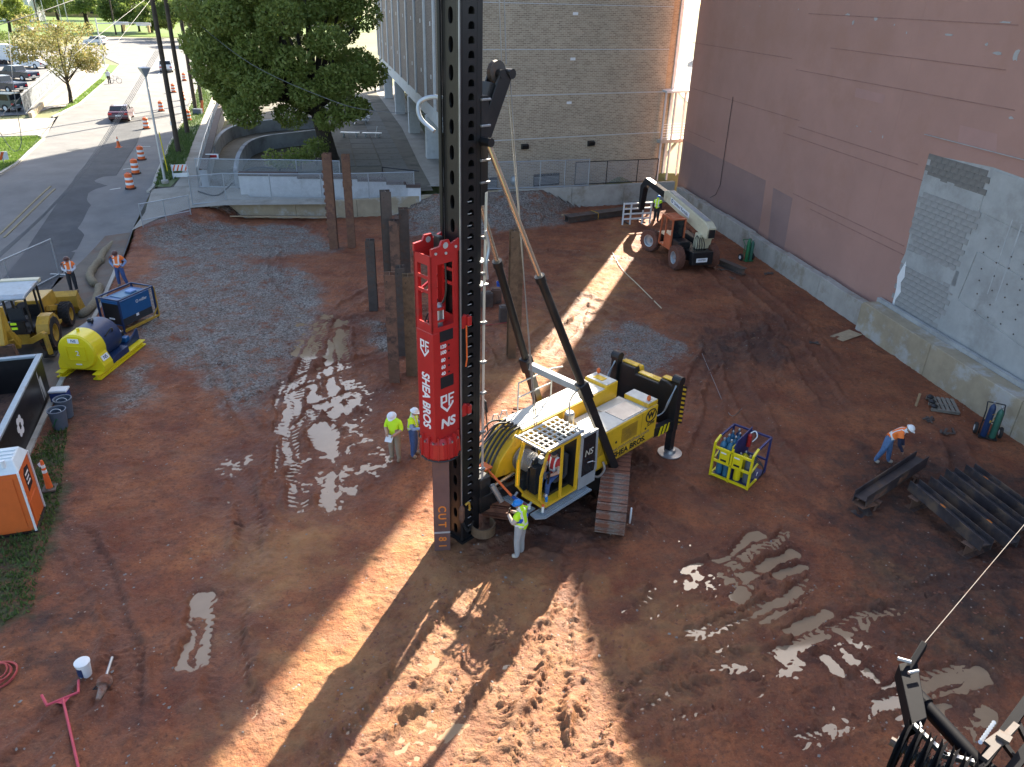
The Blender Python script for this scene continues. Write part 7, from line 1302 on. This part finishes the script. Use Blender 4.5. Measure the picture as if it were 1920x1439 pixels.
p = person('worker in blue hard hat and yellow green vest looking at a phone before the rig', g, R_(150), 'tan_cloth', 'grey_cloth', 'skin_tan', 'boot_pale', 'hi_yellow', 'hat_blue', {'ell': (.08, .25, 1.17), 'wrl': (.30, .10, 1.25), 'elr': (.08, -.25, 1.17), 'wrr': (.28, -.08, 1.27)}, head=.45, scale=1.06)
MB().bx(-.12, .09, -.205, .205, 1.2, 1.34).build('shirt_back', 'royal_cloth', p, bev=.05); one('phone', MB().bx(-.04, .04, -.005, .005, -.08, .08), 'black_label', 'phone held by the worker in the blue hard hat', 'phone', (g.x + .36 * math.cos(R_(150)), g.y + .36 * math.sin(R_(150)), g.z + 1.42), R_(60))
g = G0(742, 862); p = person('worker in neon yellow shirt and white cap reading papers left of the hammer', g, R_(-105), 'hi_yellow', 'khaki', 'skin', 'boot', None, 'white', {'ell': (.02, .27, 1.16), 'wrl': (.26, .12, 1.08), 'elr': (.02, -.27, 1.16), 'wrr': (.27, -.12, 1.1)}, sleeves=False, head=.55, scale=1.08)
m = MB().add([(.26, -.16, 1.12), (.48, -.14, .98), (.48, .1, .98), (.26, .1, 1.12)], [(0, 1, 2, 3)]); o = m.build('t', 'white'); o.name = 'paper_sheet'; o.location = g; o.rotation_euler = (0, 0, R_(-105)); tag(o, 'sheet of paper held by the worker in the neon shirt', 'paper')
g = G0(776, 855); person('worker in light blue shirt and lime vest half hidden behind the hammer', g, R_(-10), 'blue_cloth', 'denim_dark', 'skin', 'boot', 'hi_yellow', 'white', {'wrl': (.3, .2, 1.15), 'ell': (.06, .25, 1.15), 'wrr': (.3, -.15, 1.15), 'elr': (.06, -.25, 1.15)}, head=.3, scale=1.05)
g = G0(230, 537); person('worker in orange vest and jeans with hands on hips by the silt sock', g, R_(-80), 'blue_cloth', 'denim_dark', 'skin_tan', 'boot', 'hi_orange', 'hat_brown', {'ell': (-.1, .36, 1.18), 'wrl': (.02, .2, 1.0), 'elr': (-.1, -.36, 1.18), 'wrr': (.02, -.2, 1.0)}, legs={'knl': (.05, .16, .5), 'anl': (.0, .24, .09), 'tol': (.13, .28, .045)}, head=.4, scale=1.08)
g = G(140, 548); person('worker in orange vest and white sleeves standing behind the loader bucket', (g.x, g.y, .02), R_(-60), 'white_cloth', 'dark_cloth', 'skin_tan', 'boot', 'hi_orange', 'hat_brown', {'ell': (-.02, .27, 1.15), 'wrl': (.2, .08, 1.08), 'elr': (-.02, -.27, 1.15), 'wrr': (.2, -.1, 1.1)}, head=.35, scale=1.05)
g = G0(1653, 868); a_ = math.atan2(20.2 - g.y, 12.9 - g.x); person('worker in orange vest and white helmet bending over the single beam', g, R_(-35), 'navy_cloth', 'denim', 'skin_tan', 'boot_pale', 'hi_orange', 'white', {'ell': (.25, .27, 1.2), 'wrl': (.45, .2, 1.1), 'elr': (.25, -.27, 1.2), 'wrr': (.5, -.2, 1.12)}, bend=.75, head=-.1, legs={'knl': (.1, .12, .5), 'knr': (-.05, -.12, .5), 'anl': (.15, .12, .09), 'tol': (.3, .15, .045), 'anr': (-.2, -.13, .09), 'tor': (-.05, -.15, .045)}, scale=1.05)
g = G(1222, 408); person('worker in lime vest and blue hat behind the forklift boom', (9.75, 52.3, 0), R_(60), 'navy_cloth', 'dark_cloth', 'skin', 'boot', 'hi_yellow', 'hat_blue', None, head=.3, scale=1.05)
cp = RC + RX * 1.88 + RY * 1.23; SL = {'knl': (.42, .13, .92), 'anl': (.46, .14, .5), 'tol': (.6, .15, .46), 'knr': (.42, -.13, .92), 'anr': (.46, -.14, .5), 'tor': (.6, -.15, .46)}
person('rig operator in red vest and jeans seated in the cab', (cp.x, cp.y, .74), RA, 'tan_cloth', 'denim_dark', 'skin', 'boot', 'hi_red', None, {'ell': (.12, .26, 1.15), 'wrl': (.34, .15, 1.1), 'elr': (.12, -.26, 1.15), 'wrr': (.34, -.1, 1.1)}, legs=SL, sleeves=False, head=.35)
q = cp + RX * .4; t = thing('laptop', 'dark open laptop on the knees of the rig operator', 'laptop', (q.x, q.y, 1.78), RA); MB().bx(-.1, .12, -.15, .15, 0, .015).build('keyboard', 'dark_cloth', t); MB().bx(.12, .135, -.15, .15, .01, .22).build('screen', 'can_grey', t)
t = thing('spray_bottle', 'blue spray bottle on the cab floor', 'bottle', RC + RX * 2.55 + RY * 1.55 + Vector((0, 0, 1.18)), RA); MB().lathe([(.04, 0), (.045, .14), (.015, .18)], 10).build('body', 'hat_blue', t); MB().bx(-.02, .05, -.015, .015, .18, .24).build('trigger', 'white', t)
t = thing('spray_can', 'orange capped white spray can on the catwalk end', 'spray can', RC + RX * 2.85 + RY * 1.7 + Vector((0, 0, 1.045)), RA); MB().lathe([(.04, 0), (.04, .2)], 12).build('body', 'white', t); MB().lathe([(.04, .201), (.035, .27)], 12).build('cap', 'cone_orange', t)
t = thing('tool_set', 'tools and red rope lying on the front step of the cab', 'tools', RC + RX * 3.02 + RY * .9 + Vector((0, 0, 1.05)), RA); MB().bx(-.06, .02, -.25, -.05, 0, .07).build('blue_drill', 'royal_cloth', t, bev=.02); MB().path([(.05 * math.sin(i * 2.1), .05 + .03 * i, .02 + .015 * (i % 3)) for i in range(10)], .018, 5).build('rope', 'hose_red', t); MB().lathe([(.06, 0), (.05, .12)], 10, (0, .42, 0)).build('cup', 'white', t)
g = GT(206, 158); person('pedestrian in pale top standing on the sidewalk beside the bicycle', g, R_(-60), 'white_cloth', 'dark_cloth', scale=1.05)
# ================================================================ cars
def car(kind, loc, rz, m, label, name):
    t = thing(name, label, {'sedan': 'car', 'suv': 'suv', 'pickup': 'pickup', 'jeep': 'jeep'}[kind], loc, rz, 'cars on the street and lot'); L, W, Ht = {'sedan': (4.8, 1.82, 1.46), 'suv': (4.8, 1.9, 1.78), 'pickup': (5.7, 2.0, 1.88), 'jeep': (4.1, 1.8, 1.82)}[kind]; h = L / 2
    low = {'sedan': [(-h, .45), (-h + .03, .85), (-h + .25, 1.0), (-.55 - .9, 1.03), (.95, .98), (h - .35, .82), (h - .03, .65), (h, .4), (h - .2, .22), (-h + .2, .25)], 'suv': [(-h, .5), (-h + .02, 1.08), (1.1, 1.1), (h - .35, 1.0), (h - .03, .8), (h, .45), (h - .2, .28), (-h + .2, .3)], 'pickup': [(-h, .6), (-h + .02, 1.15), (1.3, 1.18), (h - .3, 1.1), (h - .02, .9), (h, .5), (h - .2, .35), (-h + .2, .38)], 'jeep': [(-h, .55), (-h + .02, 1.15), (.8, 1.15), (h - .1, 1.08), (h, .55), (h - .2, .4), (-h + .2, .4)]}[kind]
    top = {'sedan': [(-1.75, 1.0), (-1.05, Ht - .03), (-.2, Ht), (.35, Ht - .06), (1.15, .97)], 'suv': [(-h + .08, 1.08), (-h + .35, Ht - .05), (-.9, Ht), (.35, Ht - .05), (1.2, 1.09)], 'pickup': [(-.75, 1.16), (-.6, Ht - .02), (.6, Ht), (.95, Ht - .06), (1.55, 1.17)], 'jeep': [(-h + .05, 1.14), (-h + .12, Ht), (.3, Ht), (.65, 1.14)]}[kind]
    def loft(pr, rows):
        mb = MB(); n = len(pr); ys = rows
        mb.sheet([[(x, y * (1 if z < .9 else f), z) for (x, z) in pr + [pr[0]]] for y, f in ys]); mb.add([(x, ys[0][0] * (1 if z < .9 else ys[0][1]), z) for x, z in pr], [tuple(range(n))]); mb.add([(x, ys[-1][0] * (1 if z < .9 else ys[-1][1]), z) for x, z in pr], [tuple(range(n))]); return mb
    w = W / 2; bd = loft(low, [(-w, .97), (-w * .6, 1), (w * .6, 1), (w, .97)]).build('body', m, t, bev=.06, smooth='angle')
    cw_ = .86 if kind != 'jeep' else .95; zt_ = max(z for _, z in top); zb_ = min(z for _, z in top); mb = MB(); n = len(top)
    def wy(z): return w * (.95 - (.95 - cw_) * (z - zb_) / (zt_ - zb_) * 1.2)
    mb.add([(x, -wy(z), z) for x, z in top] + [(x, wy(z), z) for x, z in top], [tuple(range(n))[::-1], tuple(range(n, 2 * n))] + [(i, i + 1, n + i + 1, n + i) for i in range(n - 1)]); mb.build('cabin', m, t, bev=.04)
    def lerp2(a, b, k): return (a[0] + (b[0] - a[0]) * k, a[1] + (b[1] - a[1]) * k)
    for s in (-1, 1):
        q = [lerp2(p, (sum(x for x, _ in top) / n, (zt_ + zb_) / 2), .13) for p in top]; mb = MB(); mb.add([(x, s * (wy(z) + .012), z) for x, z in q], [tuple(range(n))]); mb.build('side_window', 'glass_dark', t)
        MB().bar((0, s * (wy(zb_) + .02), zb_ + .05), (-.03, s * (wy(zt_) + .02), zt_ - .05), .08, .02).build('pillar', m, t)
        MB().bx(.8, .9, s * w, s * (w + .12), zb_ + .02, zb_ + .12).build('mirror', m, t, bev=.03)
        MB().bx(-h - .012, -h + .12, s * w * .62, s * w * .96, .72, .9).build('tail_light', 'tail_red', t); MB().bx(h - .2, h + .0, s * w * .6, s * w * .95, .62, .76).build('headlight', 'silver', t)
        for x in (-h * .6, h * .62): r = .33 if kind in ('sedan', 'suv') else .4; wh = MB().lathe([(.2, -.11), (r, -.1), (r, .1), (.2, .11)], 20, (x, s * (w - .1), r), (0, 1, 0)).build('wheel', 'rubber', t, smooth='angle'); MB().lathe([(.21, -.115), (.05, -.12), (.05, .12), (.21, .115)], 12, (x, s * (w - .1), r), (0, 1, 0)).build('rim', 'silver', wh)
    for i in ((0, -1), ) if kind != 'x' else (): pass
    for a, b in ((top[0], top[1]), (top[-1], top[-2])):
        p0_, p1_ = lerp2(a, b, .14), lerp2(a, b, .88); nx = -.014 if a is top[0] else .014; MB().add([(p0_[0] + nx, -wy(p0_[1]) * .9, p0_[1] + .012), (p0_[0] + nx, wy(p0_[1]) * .9, p0_[1] + .012), (p1_[0] + nx, wy(p1_[1]) * .9, p1_[1] + .012), (p1_[0] + nx, -wy(p1_[1]) * .9, p1_[1] + .012)], [(0, 1, 2, 3)]).build('windscreen' if a is top[-1] else 'rear_window', 'glass_dark', t)
    MB().bx(-h - .015, -h + .02, -.24, .24, .62, .74).build('number_plate', 'white', t); MB().bx(-h - .05, -h + .1, -w * .95, w * .95, .36, .56).build('bumper', m if kind == 'sedan' else 'grey_paint', t, bev=.03)
    if kind == 'pickup': MB().bx(-h + .12, -.85, -w + .12, w - .12, 1.13, 1.16).build('bed', 'black', t)
    return t
def along(x0, y0, x1, y1): a = GT(x0, y0); b = GT(x1, y1); return math.atan2(b.y - a.y, b.x - a.x)
ra = along(228, 232, 300, 150)
car('sedan', GT(230, 224), ra, 'maroon', 'dark maroon sedan driving away past the traffic drums', 'sedan'); car('suv', GT(314, 134), ra + .02, 'car_white', 'white suv driving away behind the utility poles', 'suv'); car('suv', GT(180, 84), ra + 1.1, 'car_white', 'white suv at the far crossing behind the pale tree', 'suv')
car('pickup', GT(62, 128), R_(160), 'car_white', 'white pickup in the lot behind the pale tree', 'pickup'); car('pickup', GT(35, 150), R_(165), 'car_navy', 'dark blue pickup in the lot, next to the white one', 'pickup'); car('pickup', GT(8, 172), R_(165), 'car_navy', 'dark pickup in the lot nearest the banner fence', 'pickup'); car('jeep', GT(5, 208), R_(170), 'car_green', 'grey green jeep at the left edge behind the fence', 'jeep')
car('sedan', GT(48, 60), R_(175), 'car_silver', 'silver car in the far lot, right of two', 'sedan'); car('sedan', GT(90, 54), R_(175), 'car_silver', 'silver car in the far lot near the dark tree', 'sedan'); car('sedan', Vector((33.5, 128, 1.55)), R_(20), 'car_silver', 'silver car on the street seen through the gap', 'sedan')
g = GT(10, 120); t = thing('cargo_trailer', 'long white cargo trailer in the parking lot', 'trailer', g, R_(172)); MB().bx(-4, 4, -1.15, 1.15, .6, 3.0).build('box', 'car_white', t, bev=.08); MB().bx(-4, 4, 1.151, 1.17, .62, .75).build('skirt', 'grey_paint', t); MB().bar((4, 0, .6), (5.2, 0, .55), .12).build('tow_bar', 'black', t)
for x in (-1.0, -.15):
    for s in (-1, 1): MB().lathe([(.2, -.12), (.38, -.12), (.38, .12), (.2, .12)], 16, (x, s * 1.1, .38), (0, 1, 0)).build('wheel', 'rubber', t)
# ================================================================ street furniture
def drum(px, py, label):
    g = GT(px, py); t = thing('traffic_drum', label, 'traffic drum', g, 0, 'orange traffic drums along the street'); MB().lathe([(.36, 0), (.36, .09), (.30, .09)], 18).build('base', 'rubber', t); MB().lathe([(.27, .08), (.235, .98), (.2, 1.02), (.1, 1.04)], 18).build('barrel', 'cone_orange', t, smooth='angle')
    for z in (.28, .62): r0 = .27 - .039 * (z - .08) + .006; MB().lathe([(r0, z), (r0 - .006, z + .16)], 18).build('reflective_band', 'white', t)
    MB().path([(-.09, 0, 1.03), (-.07, 0, 1.1), (.07, 0, 1.1), (.09, 0, 1.03)], .02, 5).build('handle', 'cone_orange', t)
for x, y, lb in ((245, 354, 'orange white traffic drum nearest the pit, first in the row'), (255, 326, 'traffic drum second nearest the pit'), (266, 300, 'traffic drum third from the pit, beyond the lamp post foot'), (275, 242, 'traffic drum on the dark patch beside the sedan'), (303, 209, 'traffic drum left of the nearest utility pole'), (326, 174, 'traffic drum seen between the first two poles'), (346, 152, 'farthest traffic drum, seen between the rear poles'), (354, 227, 'traffic drum on the verge behind the second pole'), (343, 188, 'traffic drum behind the middle poles by the kerb')): drum(x, y, lb)
g = GT(223, 277); t = thing('traffic_cone', 'single orange cone standing on the dark road patch', 'traffic cone', g); MB().lathe([(.16, .04), (.03, .9), (.02, .9)], 16).build('cone', 'cone_orange', t, smooth='angle'); MB().bx(-.22, .22, -.22, .22, 0, .05).build('base', 'cone_orange', t); MB().lathe([(.085, .55), (.065, .7)], 16).build('reflective_band', 'white', t)
g = GT(340, 335); t = thing('barricade_sign', 'striped white barricade sign on the sidewalk', 'barricade', g, R_(20)); MB().bx(-.55, .55, -.03, .03, .55, .98).build('panel', 'white', t)
for i in range(4): MB().prism([(-.5 + i * .27, .56), (-.4 + i * .27, .56), (-.24 + i * .27, .97), (-.34 + i * .27, .97)], -.036, -.031, 'y').build('stripe', 'cone_orange', t)
MB().bx(-.55, .55, -.03, .03, .1, .38).build('lower_panel', 'white', t)
for x in (-.5, .5): MB().bar((x, -.2, 0), (x, 0, 1.0), .05).build('leg', 'galv', t); MB().bar((x, .2, 0), (x, 0, 1.0), .05).build('leg', 'galv', t)
g = GT(8, 308); t = thing('barricade_sign', 'striped board standing on the left grass corner', 'barricade', g, R_(50)); MB().bx(-.4, .4, -.03, .03, .3, .9).build('panel', 'white', t); MB().prism([(-.3, .31), (-.1, .31), (.2, .89), (0, .89)], -.036, -.031, 'y').build('stripe', 'cone_orange', t); MB().bar((0, 0, 0), (0, 0, .9), .06).build('leg', 'galv', t)
def pole(px, py, label, h=17, r=.19, lean=0.):
    g = GT(px, py); t = thing('utility_pole', label, 'utility pole', g, 0, 'wooden utility poles on the verge'); MB().tube((0, 0, -.2), (lean, 0, h), r * 1.1, r * .8, n=10).build('shaft', 'wood_pole', t, smooth='angle'); MB().bar((-1.2 + lean, 0, h - 1), (1.2 + lean, 0, h - 1), .12).build('crossarm', 'wood_pole', t); MB().bx(-r - .02, -r + .1, -.15, .1, 2.2, 2.5).build('tag_plate', 'white', t); return t
for x, y, lb in ((335, 287, 'nearest wooden utility pole on the verge'), (352, 252, 'second wooden utility pole on the verge'), (367, 208, 'third wooden utility pole on the verge'), (378, 193, 'farthest of the four wooden poles on the verge'), (218, 66, 'thin wooden pole at the far crossing'), (74, 48, 'far wooden pole behind the parking lot')): pole(x, y, lb)
g = GT(310, 345); t = thing('street_lamp', 'grey street lamp with a triangular head on the verge', 'street lamp', g); hl_ = 7.0; MB().tube((0, 0, 0), (0, 0, hl_), .09, .06, n=10).build('post', 'alum', t); MB().lathe([(.25, 0), (.25, .25), (.12, .3)], 12).build('base', 'concrete', t); MB().lathe([(.06, hl_), (.42, hl_ + .55), (.42, hl_ + .62), (0, hl_ + .68)], 4).build('lamp_head', 'galv', t)
g = GT(315, 325); one('marker_post', MB().tube((0, 0, 0), (-.12, 0, 2.9), .035, n=6), 'tank_yellow', 'thin yellow marker post beside the street lamp', 'post', g)
g = GT(197, 124); t = thing('signal_mast', 'pale traffic signal mast with two street name boards', 'traffic signal', g); MB().tube((0, 0, 0), (0, 0, 7.2), .14, .1, n=10).build('post', 'alum', t); MB().tube((0, 0, 6.4), (9.5, -2, 6.8), .08, .05, n=8).build('arm', 'alum', t)
for x in (3.2, 7.2): MB().bx(x, x + 2.4, -x * .21 - .06, -x * .21, 6.3, 6.8).build('name_board', 'stone_white', t)
for x in (4.8, 9.2): MB().bx(x, x + .35, -x * .21 - .3, -x * .21, 5.4, 6.4).build('signal_head', 'tan_wall', t)
for x, y, lb in ((120, 60, 'curved lamp post beside the far lot, left one'), (132, 62, 'curved lamp post beside the far lot, right one'), (90, 60, 'short curved lamp post over the far lot')):
    g = GT(x, y); t = thing('street_lamp', lb, 'street lamp', g); MB().path([(0, 0, 0), (0, 0, 9), (-.3, 0, 9.6), (-1.6, 0, 9.8)], [.12, .09, .07, .05], 8).build('post', 'alum', t); MB().bx(-2.2, -1.5, -.15, .15, 9.7, 9.85).build('lamp_head', 'alum', t)
# banner fence and low wall by the lot
P = g2((48, 214), (80, 180), (112, 150), (140, 130)); f0 = fence(P, 1.9, 'fence with painted banners beside the parking lot', 'banner_fence')
mm('banner', (.12, .14, .16), .8, var=.6, scale=1.2, dirt=(.38, .4, .42), damt=.2, dscale=2)
for a, b in zip(P[:-1], P[1:]): f = Fr(a, b); o = MB().bx(.1, f.L - .1, -.03, -.02, 1.65, 3.25).build('banner_sheet', 'banner', f0); o.location = f.o; o.rotation_euler = (0, 0, f.rz)
wallrun('lot_wall', dens(g2((58, 222), (90, 192), (120, 166), (175, 125)), 4), .3, .5, 'concrete_tan', 'low concrete wall under the banner fence')
# overhead wires
def wire(pts, label, r=.03, m='wire'): one('overhead_wire', MB().path(smooth([tuple(p) for p in pts], 6), r, 5), m, label, 'wire')
def PY(px, py, Yd): d = ray(px, py); k = Yd / d[1]; return Vector((d[0] * k, Yd, H + d[2] * k))
for i in range(4): wire([PY(-30 - i * 10, 500 + i * 12, 38), PY(150 + i * 4, 324 - i * 2, 46), PY(292 + i * 3, 95, 70)], ['lowest of the four bundled wires over the street', 'second wire of the bundle over the street', 'third wire of the bundle over the street', 'topmost wire of the bundle over the street'][i], .016, 'wire_pale')
wire([PY(300, -30, 66), PY(350, 25, 62), PY(470, 120, 58), PY(620, 188, 55), PY(700, 208, 54), PY(800, 213, 53)], 'sagging wire from the poles across the shade tree to the brick building', .02, 'wire_pale'); wire([PY(-40, 58, 60), PY(60, 28, 64), PY(160, -8, 70)], 'pale wire across the top left corner', .03, 'wire_pale'); wire([PY(-20, 245, 50), PY(60, 165, 58), PY(310, -30, 88)], 'long thin wire over the lot towards the poles', .014, 'wire_pale'); wire([PY(-20, 345, 45), PY(90, 240, 55), PY(310, -35, 88)], 'thin wire from the left edge over the street', .014, 'wire_pale')
wire([PY(16, 60, 60), PY(26, 170, 55), PY(40, 262, 55), PY(28, 284, 55), PY(8, 262, 55), PY(-10, 230, 55)], 'loose looped wire hanging over the left grass corner', .025, 'wire_pale')
g = GT(212, 156); t = thing('bicycle', 'dark bicycle parked beside the pedestrian on the sidewalk', 'bicycle', (g.x + .5, g.y - .3, g.z), R_(20)); m = MB()
for x in (-.5, .5): MB().path([(x + .34 * math.cos(a), 0, .34 + .34 * math.sin(a)) for a in np.linspace(0, 6.283, 18)[:-1]], .03, 5, closed=True).build('wheel', 'rubber', t)
MB().tube((-.5, 0, .34), (0, 0, .35), .02).tube((0, 0, .35), (.4, 0, .85), .02).tube((-.15, 0, .85), (.4, 0, .82), .02).tube((0, 0, .35), (-.18, 0, .95), .02).tube((.5, 0, .34), (.4, 0, 1.0), .02).build('frame', 'car_silver', t); MB().bx(-.3, -.08, -.08, .08, .94, 1.0).build('saddle', 'black', t); MB().tube((.38, -.28, 1.0), (.38, .28, 1.0), .018).build('handlebar', 'black', t)
g = GT(362, 215); t = thing('meter_box', 'grey box and red board heaped at the second pole foot', 'box', (g.x + .6, g.y, g.z)); MB().bx(-.5, .4, -.3, .3, 0, .6).build('box', 'can_grey', t, bev=.03); MB().bar((.3, .2, 0), (.1, 1.2, 1.3), .25, .05).build('leaning_board', 'orange', t)
# ---------------------------------------------------------------- far houses closing the street end
for i, (x, y, w, h, m_, lb) in enumerate(((-20, 40, 26, 7, 'stone_white', 'pale low building behind the far left trees'), (160, 32, 30, 6, 'tan_wall', 'tan low building deep in the park'), (330, 34, 34, 8, 'stone_white', 'white building behind the far crossing trees'), (560, 50, 40, 9, 'brick_tan', 'brick building behind the shade tree'))):
    g = GT(x, y); t = thing('far_building', lb, 'building', g, R_(10)); MB().bx(-w / 2, w / 2, 0, 12, 0, h).build('wall', m_, t); MB().bx(-w / 2 - .3, w / 2 + .3, -.3, 12.3, h, h + .4).build('roof', 'grey_paint', t)
    for k in range(int(w / 4)): MB().bx(-w / 2 + 1 + k * 4, -w / 2 + 3 + k * 4, -.05, .02, 1.2, 3.2).build('window', 'glass_dark', t)
